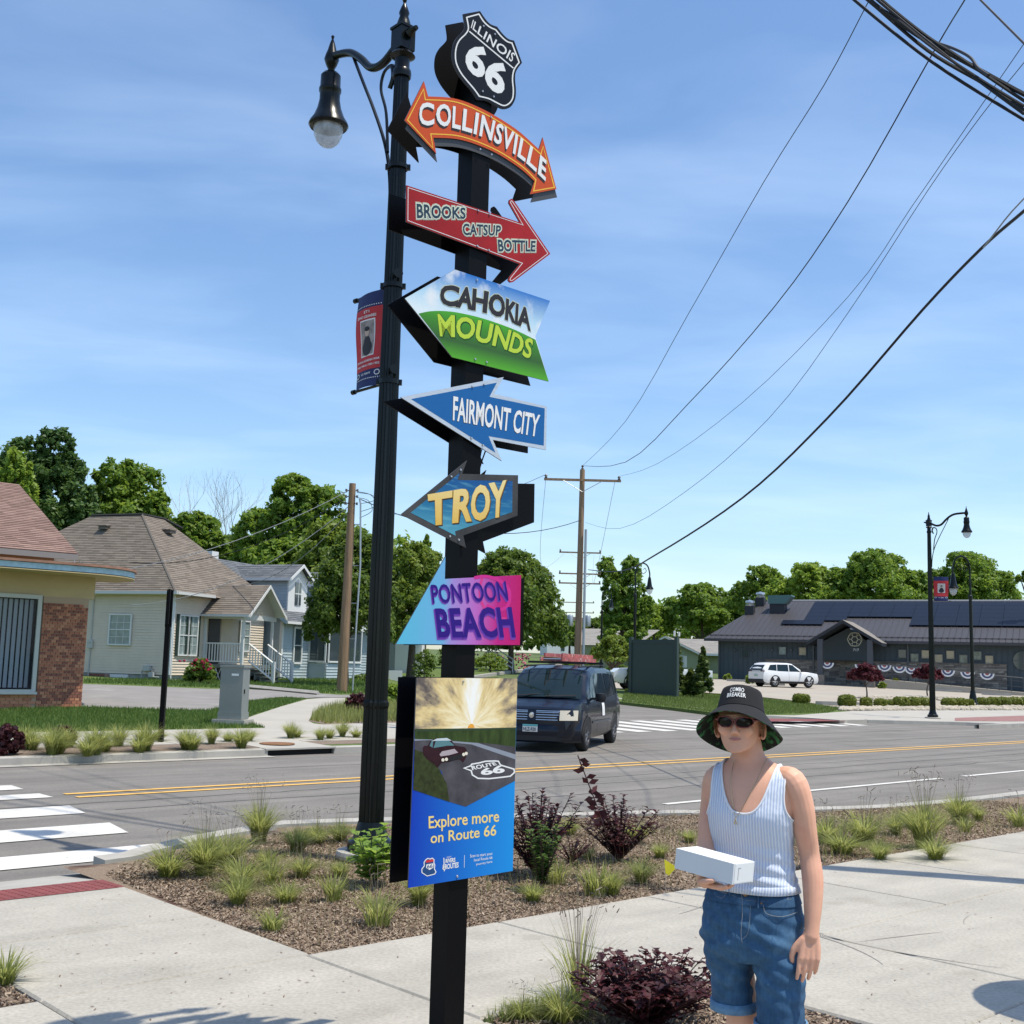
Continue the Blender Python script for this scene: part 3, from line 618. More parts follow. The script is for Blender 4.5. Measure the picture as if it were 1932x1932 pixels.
t.links.new(mr.outputs[0], mx_.inputs[0]); t.links.new(rp_.outputs[0], mx_.inputs[6]); mx_.inputs[7].default_value = (.16, .45, .55, 1); t.links.new(mx_.outputs[2], bs.inputs['Base Color'])
sub(tr, 'water_print', flat(Z3, [(408, 585), (802, 265), (785, 322), (1228, 330), (1225, 580), (765, 735), (770, 770)], .0006), mWat)
T_ = [(545, 432), (830, 385), (1000, 350), (1178, 315)]; B_ = [(560, 698), (810, 668), (1000, 648), (1152, 620)]
mGold, _, _ = grad('gold', (.62, .36, .05), (.85, .68, .28), min(zt)+.05, max(zt)-.06, stops=[(0, (.72, .42, .05)), (1, (.86, .70, .32))])
sub(tr, 'letter_shadow', lettering(Z3, 'TROY', T_, B_, .0009, .04, shift=(8, 10)), mDk); sub(tr, 'letter_shadow', lettering(Z3, 'TROY', T_, B_, .0012, .04, shift=(5, 2)), mGoldE); sub(tr, 'lettering', lettering(Z3, 'TROY', T_, B_, .0018, .035), mGold)
rivets(post, Z3, [(809, 240), (734, 294), (723, 775), (795, 803)], tr)
# PONTOON BEACH
Po = [(292, 1642), (688, 938), (683, 1118), (1297, 1087), (1287, 1650)]
pf = fp(Z3, Po); a0 = min(np.dot(p-PB, SR) for p in pf); a1 = max(np.dot(p-PB, SR) for p in pf)
mPon, _, _ = grad('beach fade', (.1, .5, .7), (.6, .03, .25), a0, a1, vec=SR, stops=[(.0, (.10, .48, .66)), (.35, (.16, .42, .68)), (.42, (.36, .26, .62)), (.62, (.50, .14, .50)), (.8, (.52, .02, .22)), (1, (.50, .01, .13))])
po = sign('pink and turquoise arrow sign reading PONTOON BEACH', Z3, Po, mPon, shiftr=.13)
sub(po, 'swirl_print', stroke(Z3, cr([(920, 1110), (1010, 1098), (1120, 1130), (1200, 1210), (1190, 1330), (1110, 1370), (1020, 1330)], 5), 26, .0005), ink('pink swirl', (.62, .03, .26)))
sub(po, 'swirl_print', stroke(Z3, cr([(985, 1110), (965, 1200), (985, 1320), (1070, 1420), (1180, 1440)], 5), 22, .0005), ink('rose swirl', (.66, .05, .26)))
for txt, T, B, bo in (('PONTOON', [(570, 1163), (1172, 1132)], [(588, 1315), (1197, 1292)], .012), ('BEACH', [(603, 1352), (1220, 1340)], [(632, 1592), (1255, 1590)], .03)):
    sub(po, 'letter_shadow', lettering(Z3, txt, T, B, .0009, bo+.02, 1.05, shift=(-8, 14)), ink('violet shade', (.20, .06, .42)))
    sub(po, 'letter_shadow', lettering(Z3, txt, T, B, .0012, bo+.01, 1.05, shift=(-3, 7)), ink('violet shade two', (.12, .035, .36)))
    sub(po, 'lettering', lettering(Z3, txt, T, B, .0016, bo, 1.05), mPurp)
# EXPLORE MORE ON ROUTE 66 panel
Ex = [(457, 142), (1267, 148), (1230, 1697), (388, 1835)]
ex_f = fp(Z4, Ex); a0 = min(np.dot(p-PB, SR) for p in ex_f); a1 = max(np.dot(p-PB, SR) for p in ex_f); z0 = min(p[2] for p in ex_f); z1 = max(p[2] for p in ex_f)
mEx, _, _ = grad('poster blue', (.01, .08, .6), (.02, .3, .8), a0, a1, vec=SR, stops=[(0, (.006, .045, .42)), (1, (.012, .27, .70))])
ex = sign('upright blue poster panel reading Explore more on Route 66', Z4, Ex, mEx)
hz = 545
mSun, rp_, bs = grad('sunset', (.5, .3, .1), (.3, .3, .3), z1-.30, z1, stops=[(0, (.16, .17, .21)), (.06, (.50, .26, .12)), (.2, (.30, .28, .26)), (.42, (.66, .52, .28)), (.7, (.42, .37, .30)), (1, (.56, .48, .36))])
t = mSun.node_tree; N = t.nodes.new; L = t.links.new; tt = N('ShaderNodeTexCoord'); sunp = fp(Z4, [(900, 520)])[0]-PB
vs_ = N('ShaderNodeVectorMath'); vs_.operation = 'SUBTRACT'; vs_.inputs[1].default_value = tuple(sunp); L(tt.outputs['Object'], vs_.inputs[0]); ln = N('ShaderNodeVectorMath'); ln.operation = 'LENGTH'; L(vs_.outputs[0], ln.inputs[0])
dd = N('ShaderNodeVectorMath'); dd.operation = 'DOT_PRODUCT'; dd.inputs[1].default_value = tuple(SR); L(vs_.outputs[0], dd.inputs[0]); sz_ = N('ShaderNodeSeparateXYZ'); L(vs_.outputs[0], sz_.inputs[0]); at_ = N('ShaderNodeMath'); at_.operation = 'ARCTAN2'; L(dd.outputs['Value'], at_.inputs[0]); L(sz_.outputs[2], at_.inputs[1])
cm = N('ShaderNodeCombineXYZ'); L(at_.outputs[0], cm.inputs[0]); L(ln.outputs['Value'], cm.inputs[1]); mp = N('ShaderNodeMapping'); mp.inputs['Scale'].default_value = (2.6, 4.5, 1); L(cm.outputs[0], mp.inputs[0]); nz = N('ShaderNodeTexNoise'); nz.inputs['Scale'].default_value = 1.4; nz.inputs['Detail'].default_value = 8; nz.inputs['Roughness'].default_value = .62; L(mp.outputs[0], nz.inputs['Vector'])
gl_ = N('ShaderNodeMapRange'); gl_.inputs[1].default_value = .0; gl_.inputs[2].default_value = .34; gl_.inputs[3].default_value = .36; gl_.inputs[4].default_value = 0; L(ln.outputs['Value'], gl_.inputs[0]); sm_ = N('ShaderNodeMath'); sm_.operation = 'ADD'; L(nz.outputs[0], sm_.inputs[0]); L(gl_.outputs[0], sm_.inputs[1])
ab_ = N('ShaderNodeMath'); ab_.operation = 'ABSOLUTE'; L(at_.outputs[0], ab_.inputs[0]); g2 = N('ShaderNodeMapRange'); g2.inputs[1].default_value = .08; g2.inputs[2].default_value = .45; g2.inputs[3].default_value = .30; g2.inputs[4].default_value = 0; L(ab_.outputs[0], g2.inputs[0]); s2_ = N('ShaderNodeMath'); s2_.operation = 'ADD'; L(sm_.outputs[0], s2_.inputs[0]); L(g2.outputs[0], s2_.inputs[1])
rr_ = N('ShaderNodeValToRGB'); e = rr_.color_ramp.elements; e[0].position = .36; e[0].color = (.05, .045, .05, 1); e[1].position = 1.; e[1].color = (.95, .93, .86, 1)
for p_, c_ in ((.48, (.16, .13, .11)), (.56, (.42, .33, .20)), (.66, (.74, .56, .26)), (.8, (.90, .76, .45))): q_ = e.new(p_); q_.color = (*c_, 1)
L(s2_.outputs[0], rr_.inputs[0]); L(rr_.outputs[0], bs.inputs['Base Color'])
PX = lambda pts, lay, name, m: sub(ex, name, flat(Z4, pts, lay), m)
PX([(457, 142), (1267, 148), (1256, hz), (441, hz+10)], .0005, 'sunset_print', mSun)
mRay = ink('sunlit cloud', (.88, .78, .50), var=(9, .2)); mRay2 = ink('bright gap', (.86, .84, .78))
PX([(872, 530), (893, 512), (912, 518), (925, 545), (866, 548)], .001, 'sun_glow_print', ink('sun orange', (.85, .38, .05)))
PX([(441, hz+10), (1256, hz), (1253, 700), (1253, 720), (439, 700)], .0006, 'field_print', ink('corn field', (.035, .06, .014), var=(30, .5, (1, 1, .25))))
PX([(441, 560), (640, 558), (1256, 542), (1256, 556), (640, 575), (441, 575)], .0008, 'field_print', ink('far field', (.035, .06, .03)))
PX([(439, 640), (765, 655), (1000, 668), (1253, 698), (1247, 972), (850, 1180), (700, 1135), (660, 900), (500, 740), (438, 720)], .0008, 'road_print', ink('poster road', (.075, .07, .08), var=(9, .45)))
PX([(438, 650), (560, 645), (900, 680), (1252, 800), (1252, 760), (950, 668), (600, 640), (439, 636)], .001, 'road_print', ink('poster road sheen', (.26, .29, .34)))
PX([(438, 720), (500, 740), (640, 880), (700, 1000), (720, 1142), (428, 1045)], .0009, 'verge_print', ink('poster grass', (.035, .045, .014), var=(40, .5)))
PX(cr([(505, 705), (520, 690), (545, 690), (570, 650), (620, 630), (700, 628), (740, 650), (770, 690), (840, 700), (862, 735), (858, 770), (830, 825), (800, 800), (720, 820), (655, 830), (625, 868), (600, 840), (530, 790), (505, 740)], 2), .0012, 'car_print', ink('maroon car', (.028, .008, .012), var=(12, .5)))
PX([(560, 690), (575, 655), (590, 648), (585, 705)], .0016, 'car_print', ink('car glass', (.10, .22, .24))); PX([(592, 708), (610, 652), (705, 640), (762, 688), (700, 690)], .0016, 'car_print', ink('car glass', (.1, .2, .2)))
PX([(620, 632), (700, 627), (738, 648), (610, 650), (572, 654)], .0017, 'car_print', ink('pale roof', (.55, .62, .65)))
PX([(640, 760), (660, 735), (760, 715), (790, 745), (720, 765), (650, 775)], .0016, 'car_print', ink('bonnet shine', (.42, .36, .38)))
PX([(715, 780), (825, 750), (828, 790), (720, 815)], .0017, 'car_print', ink('grille dark', (.02, .02, .022)))
for x, y in ((668, 804), (696, 799), (835, 760), (855, 752)):
    PX([(x+13*math.cos(a), y+14*math.sin(a)) for a in [k*math.pi/4 for k in range(8)]], .0018, 'car_print', ink('car lamp', (.8, .74, .6)))
Sd = [(838, 870), (890, 852), (900, 838), (960, 828), (1010, 815), (1085, 812), (1115, 815), (1130, 845), (1240, 878), (1243, 905), (1210, 935), (1130, 945), (1040, 955), (950, 952), (905, 925), (895, 890)]
sub(ex, 'road_shield_print', stroke(Z4, Sd, 11, .0012, True), mInkW)
sub(ex, 'lettering', lettering(Z4, 'ROUTE', [(893, 852), (1085, 820)], [(905, 888), (1105, 845)], .0013, .03), mInkW)
sub(ex, 'lettering', lettering(Z4, '66', [(962, 878), (1150, 842)], [(980, 930), (1172, 905)], .0013, .04), mInkW)
mY2 = ink('warm yellow', (.86, .66, .22))
sub(ex, 'lettering', lettering(Z4, 'Explore more', [(552, 1258), (1122, 1208)], [(555, 1388), (1120, 1330)], .0007, .012), mY2)
sub(ex, 'lettering', lettering(Z4, 'on Route 66', [(568, 1388), (1100, 1322)], [(568, 1478), (1096, 1413)], .0007, .012), mY2)
for txt, T, B in (('Scan to start your', [(887, 1565), (1068, 1545)], [(885, 1598), (1068, 1575)]), ('local Route 66', [(918, 1598), (1066, 1578)], [(918, 1622), (1066, 1600)]), ('journey here', [(935, 1635), (1065, 1612)], [(935, 1658), (1065, 1636)])):
    sub(ex, 'lettering', lettering(Z4, txt, T, B, .0007, .004), mInkW)
for txt, T, B in (('RIVERS', [(690, 1600), (768, 1590)], [(688, 1635), (768, 1625)]), ('&ROUTES', [(663, 1645), (795, 1625)], [(665, 1690), (793, 1670)])):
    sub(ex, 'lettering', lettering(Z4, txt, T, B, .0007, .03), mInkW)
sub(ex, 'lettering', lettering(Z4, 'GREAT', [(697, 1583), (735, 1578)], [(697, 1592), (735, 1588)], .0007, .01), mInkW)
sub(ex, 'divider_line', stroke(Z4, [(841, 1570), (839, 1672)], 3, .0007), mInkW); sub(ex, 'divider_line', stroke(Z4, [(675, 1592), (679, 1700)], 7, .0007), mInkW)
Lg = [(525, 1608), (545, 1592), (563, 1598), (583, 1590), (600, 1606), (598, 1630), (606, 1650), (602, 1680), (616, 1705), (604, 1725), (540, 1742), (495, 1712), (495, 1680), (515, 1655), (512, 1630)]
PX(Lg, .0006, 'logo_print', mInkW); PX(inset(Lg, 7), .0008, 'logo_print', ink('logo navy', (.02, .07, .2))); PX([(530, 1612), (590, 1603), (594, 1622), (530, 1632)], .001, 'logo_print', ink('logo red', (.6, .04, .05)))
PX([(535, 1645), (592, 1636), (590, 1670), (560, 1690), (532, 1672)], .001, 'logo_print', mInkW); sub(ex, 'lettering', lettering(Z4, '66', [(538, 1648), (585, 1640)], [(540, 1680), (585, 1671)], .0012, .02), ink('logo navy', (.02, .07, .2)))
rivets(post, Z4, [(831, 172), (782, 1742)], ex)

# ================================================================ STREET LAMPS
mLamp = mat('lamp post black', (.004, .006, .0055), .28, spec=.3, coat=.06)
mGlobe = mat('acrylic globe', (.62, .66, .70), .12, spec=.6, var=(16, .3, (1, 1, .4)), alpha=.6)
def make_lamp(name, label, arm_az, L=1.32, group=None, loc=(0, 0, 0), detail=True):
    """fluted post with one curved bracket arm; arm_az: compass angle of the arm in radians"""
    r = thing(name, label, 'street lamp', loc, 0, group)
    d = np.array([math.sin(arm_az), math.cos(arm_az), 0]); P = lambda a, z, w=0: (d[0]*a-d[1]*w, d[1]*a+d[0]*w, z)
    m = MB(); m.lathe([(.28, 0), (.29, .03), (.28, .06), (0.0, .061)], seg=28); part(r, 'footing', m, mKerb)
    m = MB(); m.lathe([(.19, .061), (.2, .10), (.19, .14), (.15, .17), (.145, .2), (.125, .25), (.112, .3)], seg=24); part(r, 'base', m, mLamp, 'auto')
    m = MB(); m.lathe([(.108, .25), (.108, 1.0), (.105, 1.25), (.112, 1.27), (.112, 1.30), (.1, 1.32), (.095, 3), (.078, 6), (.068, 7.1)], seg=32, flute=.13); part(r, 'shaft', m, mLamp)
    m = MB(); m.lathe([(.085, 7.02), (.09, 7.05), (.085, 7.09), (.07, 7.11), (.07, 7.2), (.12, 7.23), (.1, 7.26)], seg=20); m.box((0, 0, 7.39), (.16, .16, .22), rz=-arm_az); m.box((0, 0, 7.505), (.18, .18, .025), rz=-arm_az)
    m.lathe([(.07, 7.53), (.06, 7.57), (.04, 7.63), (.05, 7.66), (.03, 7.72), (.012, 7.76), (.022, 7.79), (.0, 7.83)], seg=14); m.tube([P(-.1, 7.42), P(-.15, 7.44), P(-.2, 7.44)], [.05, .03, .022], 8); part(r, 'post_cap', m, mLamp, 'auto')
    A = cr([P(.08, 7.38), P(.3, 7.27), P(.5, 7.3), P(.68, 7.48), P(.86, 7.62), P(1.05, 7.68), P(L, 7.69)], 4)
    A = [Vector(p) for p in _c3([P(.08, 7.38), P(.3, 7.28), P(.5, 7.31), P(.68, 7.47), P(.86, 7.6), P(1.08, 7.67), P(L, 7.68)], 5)]
    m = MB(); m.tube(A, .04, 10); part(r, 'arm', m, mLamp, 'auto')
    m = MB(); m.tube(_c3([P(.8, 7.52), P(.62, 7.2), P(.42, 6.85), P(.22, 6.45), P(.12, 6.1), P(.085, 5.7)], 5), .024, 6, sq=.5)
    m.tube(_c3([P(.17, 6.35), P(.22, 6.75), P(.32, 7.02), P(.28, 7.18), P(.16, 7.2), P(.13, 7.08), P(.18, 6.98)], 5), .026, 6, sq=.6); part(r, 'scroll_bracket', m, mLamp, 'auto')
    c = P(L, 0)
    lum = MB(); lum.lathe([(.0, 7.93), (.018, 7.91), (.01, 7.88), (.03, 7.82), (.045, 7.76), (.06, 7.72), (.075, 7.66), (.055, 7.6), (.035, 7.56), (.03, 7.5), (.075, 7.48), (.1, 7.44), (.102, 7.28), (.112, 7.26), (.112, 7.22), (.102, 7.2), (.102, 7.1), (.12, 6.98), (.155, 6.86), (.19, 6.79), (.2, 6.75), (.185, 6.72), (.15, 6.73)], c, 24)
    lum.v = [(x, y, z if z > 7.5 else 7.53-(7.5-z)*.76) for x, y, z in lum.v]; o = part(r, 'luminaire', lum, mLamp, 'auto')
    g = MB(); g.lathe([(.148, 6.735), (.15, 6.70), (.142, 6.62), (.115, 6.53), (.07, 6.47), (.02, 6.445), (.0, 6.443)], c, 20, caps=False); g.v = [(x, y, 7.53-(7.5-z)*.76) for x, y, z in g.v]; link('globe', g.mesh('globe', mGlobe, True), o)
    return r
def _c3(P, n=5):
    P = [np.array(p, float) for p in P]; out = []
    for i in range(len(P)-1):
        a, b, c, d = P[max(i-1, 0)], P[i], P[i+1], P[min(i+2, len(P)-1)]
        for k in range(n):
            t = k/n; out.append(.5*((2*b)+(-a+c)*t+(2*a-5*b+4*c-d)*t*t+(-a+3*b-3*c+d)*t**3))
    out.append(P[-1]); return out
LP = np.array([-1.13, 10.2, 0.])
lampA = make_lamp('street_lamp', 'tall black fluted street lamp standing just behind the sign post', -rad(42.5), L=1.2, loc=LP)
m = MB()
for z, o_ in ((6.15, 0), (5.02, .0), (4.13, 0)):
    m.lathe([(.088, z-.02), (.094, z-.02), (.094, z+.02), (.088, z+.02)], seg=20)
    for a in (0, math.pi): m.box((.1*math.cos(a), .1*math.sin(a), z), (.03, .03, .05))
    part(lampA, 'band_clamp', m, mLamp); m = MB()
for z in (5.1, 4.22): m = MB(); m.tube([(.03, -.08, z), (.06, -.14, z)], [.03, .045], 10); part(lampA, 'bracket_knob', m, mLamp)
farl = GH(1760, 1356)
lampB = make_lamp('street_lamp', 'tall black street lamp with red banner on the far pavement', rad(137.5), L=1.5, loc=farl)
lampC = make_lamp('street_lamp', 'black street lamp mostly hidden behind the sign post, only its glass globe showing', rad(137.5), L=1.3, loc=np.array([PY(884, 1250, 28.5)[0], 28.5, .05]))
def make_crook(label, loc, arm_az, s=1., grp='crook-necked lamps along the side street'):
    r = thing('crook_lamp', label, 'street lamp', loc, 0, None); r.scale = (s, s, s)
    d = np.array([math.sin(arm_az), math.cos(arm_az), 0]); P = lambda a, z: (d[0]*a, d[1]*a, z)
    m = MB(); m.lathe([(.28, 0), (.28, .12), (.2, .2), (.17, .5), (.13, .7), (.12, .8)], seg=14); part(r, 'base', m, mLamp, 'auto')
    m = MB(); m.lathe([(.1, .7), (.085, 5.4), (.11, 5.42), (.11, 5.6), (.06, 5.65), (.05, 6.6)], seg=10); part(r, 'shaft', m, mLamp, 'auto')
    m = MB(); m.tube(_c3([P(0, 6.4), P(0, 7.0), P(.14, 7.45), P(.45, 7.62), P(.76, 7.45), P(.9, 7.0), P(.9, 6.75)], 6), .045, 8); part(r, 'arm', m, mLamp, 'auto')
    m = MB(); m.tube(_c3([P(.03, 6.9), P(.2, 7.25), P(.35, 7.0), P(.2, 6.85), P(.15, 7.0)], 5), .02, 5); m.tube(_c3([P(.3, 7.1), P(.5, 6.95), P(.68, 7.1), P(.6, 7.3), P(.5, 7.2)], 5), .02, 5); part(r, 'scroll_bracket', m, mLamp)
    c = P(.9, 0); m = MB(); m.lathe([(.04, 6.76), (.08, 6.7), (.1, 6.62), (.13, 6.4), (.17, 6.15), (.27, 5.98), (.26, 5.94)], c, 14); o = part(r, 'luminaire', m, mLamp, 'auto')
    m = MB(); m.lathe([(.2, 5.95), (.2, 5.85), (.15, 5.7), (.05, 5.6), (0, 5.59)], c, 12, caps=False); link('globe', m.mesh('globe', mGlobe, True), o)
    return r
def at_y(u, y, dz=0.): p = PY(u, 1250, y); return np.array([p[0], p[1], H(p[0], p[1])+dz])
make_crook('crook-necked black lamp post rising behind the dark green screen', at_y(1197, 75), rad(95))
make_crook('distant crook-necked lamp post in front of the tall forked tree', at_y(1134, 112), rad(95), 1.0)
make_crook('crook-necked lamp post between the low hedges at the car park', at_y(1834, 58.5), rad(265), .98)
# the lamp glimpsed under the FAIRMONT CITY sign
p = PY(1135, 1250, 30); 

# banners
mNavyC = mat('banner navy', (.018, .03, .12), .7, var=(8, .15)); mRedC = mat('banner red', (.52, .035, .04), .7, var=(8, .1)); mBW = mat('banner white', (.78, .78, .76), .7); mBlackC = mat('banner print black', (.03, .03, .035), .7); mSkinP = mat('banner print tone', (.55, .42, .33), .7)
def banner(label, base, d, z0, z1, w, inscr=True, off=.14, loc=None, tone=None):
    """cloth banner on two rods; d = direction it reaches from the post; faces sideways"""
    r = thing('lamp_banner', label, 'banner', loc); d = np.array([d[0], d[1], 0.]); nn = np.array([d[1], -d[0], 0.])
    if nn[1] > 0: nn = -nn
    def Q(a, z, lay=0.):                     # a across 0..1 from the post outwards, with a slight belly in the cloth
        f = (z-z0)/(z1-z0); bel = .03*math.sin(math.pi*a)+.012*math.sin(7*f+3*a); skew = -.035*(1-f)**3
        return d*(off+w*a+skew*a)+nn*(bel+lay)+np.array([0, 0, z-.10*a*0])
    def piece(nm, a0, a1, f0, f1, m, lay, n=8, par=None):
        mb = MB(); V = []
        for i in range(n+1):
            for j in range(n+1): V.append(Q(a0+(a1-a0)*i/n, z0+(z1-z0)*(f0+(f1-f0)*j/n), lay))
        mb.grid(V, n+1, n+1)
        o = link(nm, mb.mesh(nm, m, True), par or r); return o
    cl = piece('cloth', 0, 1, 0, 1, mNavyC, 0)
    b_ = [piece('red_field', .0, 1., .18, .84, mRedC, s*.002, par=cl) for s in (1,)]
    piece('portrait_frame', .27, .77, .33, .72, mBW, .004, par=cl); piece('portrait', .30, .74, .345, .705, tone or mat('portrait backdrop', (.30, .26, .24), .7, var=(14, .5)), .006, par=cl)
    def blob(nm, ca, cf, ra, rf, m, lay):
        mb = MB(); V = [Q(ca, z0+(z1-z0)*cf, lay)]+[Q(ca+ra*math.cos(k*math.pi/8), z0+(z1-z0)*(cf+rf*math.sin(k*math.pi/8)), lay) for k in range(16)]
        mb.add(V, [(0, 1+k, 1+(k+1) % 16) for k in range(16)]); link(nm, mb.mesh(nm, m), cl)
    blob('portrait_print', .52, .42, .18, .085, mBlackC, .008); blob('portrait_print', .52, .46, .12, .09, mBlackC, .0085); blob('portrait_print', .52, .585, .07, .045, mSkinP, .009); blob('portrait_print', .52, .62, .08, .025, mBlackC, .0095)
    def tx(s, a0, a1, f0, f1, bold=0., sgn=1):
        w_, fs = text_box(s, bold, 2); mb = MB(); mb.add([Q(a1+(a0-a1)*x if sgn > 0 else a0+(a1-a0)*x, z0+(z1-z0)*(f0+(f1-f0)*y), .010) for x, y in w_], fs); link('lettering', mb.mesh('lettering', mBW), cl)
    sg = 1 if np.dot(RR, d) < 0 else -1
    if inscr:
        tx('ET1', .58, .42, .775, .80, .02, sg) if 0 else tx('ET1', .42, .60, .785, .812, .02, sg); tx('DINO LEHARES', .22, .86, .735, .765, .02, sg); tx('WWII & KOREAN WAR', .04, .92, .265, .29, .02, sg); tx('1944-1946 & 1950-1952', .04, .92, .215, .24, .02, sg); tx('U.S. NAVY', .3, .68, .125, .148, .02, sg)
    else: tx('U.S. ARMY', .3, .7, .11, .14, .02, sg)
    for q in range(16):
        for f in (.86, .085): blob('star_print', .03+q*.0625, f, .016, .006, mBW, .007) if inscr else None
    for q in (.12, .88): blob('seal_print', q, .135, .085, .03, mBW, .005); blob('seal_print', q, .135, .06, .02, mNavyC, .006)
    for z in (z0, z1):
        mb = MB(); a_, b2_ = Q(0, z)-d*(off-.05), Q(1.14, z); mb.tube([a_, b2_], .014, 8); mb.tube([b2_-d*.01, b2_+d*.03], .024, 8); part(r, 'rod', mb, mLamp)
    return r
banner('navy and red veteran banner with portrait on the near lamp post', None, (-.676, .737), 4.13, 5.02, .43, off=.11, loc=LP)
banner('small red and blue portrait banner on the far lamp post', None, (.94, -.2), 4.43, 5.33, .56, inscr=False, off=.13, loc=farl, tone=mat('pale portrait', (.6, .55, .48), .7))
# ================================================================ BUILDINGS
mSidC = mat('cream vinyl siding', (.70, .60, .48), .6, var=(2, .05)); mSidB = mat('pale blue siding', (.40, .47, .50), .6, var=(2, .05)); mTrim = mat('white trim', (.72, .72, .70), .5)
mFound = mat('foundation', (.34, .36, .34), .9, var=(3, .15)); mShut = mat('dark green shutter', (.018, .035, .025), .5); mDoorK = mat('dark door', (.02, .018, .016), .4); mGutter = mat('gutter', (.62, .62, .60), .5)
mGlass = mat('window glass', (.05, .07, .075), .06, spec=.9, coat=.4); mBlindG = mat('curtained glass', (.24, .30, .29), .12, spec=.7, var=(5, .2))
def tonemat(name, a, b, rough=.9, bump=None):
    m = mat(name, a, rough, bump=bump); t = m.node_tree; p = t.nodes['Principled BSDF']; at = t.nodes.new('ShaderNodeAttribute'); at.attribute_name = 'tone'; mx = t.nodes.new('ShaderNodeMix'); mx.data_type = 'RGBA'
    mx.inputs[6].default_value = (*a, 1); mx.inputs[7].default_value = (*b, 1); t.links.new(at.outputs['Fac'], mx.inputs[0]); t.links.new(mx.outputs[2], p.inputs['Base Color']); return m
mShP = tonemat('rose shingle', (.20, .125, .10), (.29, .19, .155), bump=(40, .5, .01)); mShB = tonemat('brown shingle', (.15, .125, .10), (.22, .185, .15), bump=(40, .5, .01)); mShG = tonemat('grey shingle', (.10, .11, .12), (.155, .165, .175), bump=(40, .5, .01)); mShL = tonemat('light grey shingle', (.26, .25, .23), (.33, .31, .285))
def shingles(mb, a, b, c, d, course=.14, tab=.3):
    """a,b eave corners; d above a, c above b; laps of tabs, each its own piece"""
    a, b, c, d = (np.array(p, float) for p in (a, b, c, d)); h = (np.linalg.norm(d-a)+np.linalg.norm(c-b))/2; n = max(3, int(h/course)); nn = np.cross(b-a, d-a); nn = nn/np.linalg.norm(nn)
    if nn[2] < 0: nn = -nn
    if mb.tone is None: mb.tone = []
    for i in range(n):
        f0, f1 = i/n, (i+1)/n; p0, p1 = a+(d-a)*f0, b+(c-b)*f0; q0, q1 = a+(d-a)*f1, b+(c-b)*f1; w = np.linalg.norm(p1-p0); m = max(1, int(w/tab)); sh = rnd.random()*.6
        cuts = [0]+[(k+sh)/m for k in range(m) if 0 < (k+sh)/m < 1]+[1]
        for k in range(len(cuts)-1):
            e0, e1 = cuts[k], cuts[k+1]; up = nn*(.018+.006*rnd.random()); A, B2 = p0+(p1-p0)*e0, p0+(p1-p0)*e1; C2, D = q0+(q1-q0)*e1, q0+(q1-q0)*e0
            mb.add([A+up, B2+up, C2+nn*.004, D+nn*.004, A, B2], [(0, 1, 2, 3), (4, 5, 1, 0)]); t = rnd.random(); mb.tone += [t, t]
    return mb
def stuff(o): o['kind'] = 'stuff'; return o
def siding(mb, p, q, z0, z1, board=.115, n=None, zt=None, mi=0):
    """lapped boards on a wall from p to q (local xy); zt(f) gives a sloping top for gables"""
    p, q = np.array(p, float), np.array(q, float); u = (q-p)/np.linalg.norm(q-p); nn = np.array([u[1], -u[0]]) if n is None else np.array(n, float)
    k = int((z1-z0)/board)+1
    for i in range(k):
        a, b = z0+i*board, min(z0+(i+1)*board, z1)
        if b <= a: continue
        e0, e1 = 0., 1.
        if zt:
            e0, e1 = zt((a+b)/2)
            if e1 <= e0: continue
        P, Q = p+(q-p)*e0, p+(q-p)*e1
        A = [(*(P+nn*.036), a), (*(Q+nn*.036), a), (*(Q+nn*.004), b), (*(P+nn*.004), b), (*P, a), (*Q, a)]
        mb.add(A, [(0, 1, 2, 3), (4, 5, 1, 0)], mi)
    return mb
def window(root, p, q, z0, z1, n, rows=2, cols=3, glass=None, frame=.06, grid=True, sash=True, m=None, shutter=0, name='window'):
    """framed window proud of the wall from p to q (local xy), n outward"""
    p, q, n = np.array(p, float), np.array(q, float), np.array(n, float); p = p+n*.03; q = q+n*.03; u = (q-p)/np.linalg.norm(q-p); w = np.linalg.norm(q-p); ang = math.atan2(u[1], u[0]); m = m or mTrim
    def bx(mb, a0, a1, b0, b1, d0, d1):
        c = p+u*((a0+a1)/2)+n*((d0+d1)/2); mb.box((c[0], c[1], (b0+b1)/2), (a1-a0, d1-d0, b1-b0), rz=ang)
    mb = MB(); f = frame
    bx(mb, -f, 0, z0-f, z1+f, .01, .07); bx(mb, w, w+f, z0-f, z1+f, .01, .07); bx(mb, 0, w, z1, z1+f, .01, .068); bx(mb, 0, w, z0-f, z0, .01, .09)
    o = link(name, mb.mesh(name, m), root)
    mb = MB(); bx(mb, 0, w, z0, z1, .008, .026); link('pane', mb.mesh('pane', glass or mGlass), o)
    mb = MB()
    if sash: bx(mb, 0, w, (z0+z1)/2-.02, (z0+z1)/2+.02, .026, .05)
    if grid:
        for c in range(1, cols): bx(mb, w*c/cols-.008, w*c/cols+.008, z0, z1, .026, .04)
        for r in range(1, rows*2):
            if r != rows: bx(mb, 0, w, z0+(z1-z0)*r/(rows*2)-.008, z0+(z1-z0)*r/(rows*2)+.008, .0262, .039)
    if mb.v: stuff(link('glazing_bars', mb.mesh('glazing_bars', m), o))
    if shutter:
        for a0, a1 in ((-f-shutter, -f), (w+f, w+f+shutter)):
            mb = MB(); bx(mb, a0, a1, z0-f, z1+f, .01, .045); link('shutter', mb.mesh('shutter', mShut), o)
    return o
def xyz(p, z): return (float(p[0]), float(p[1]), float(z))

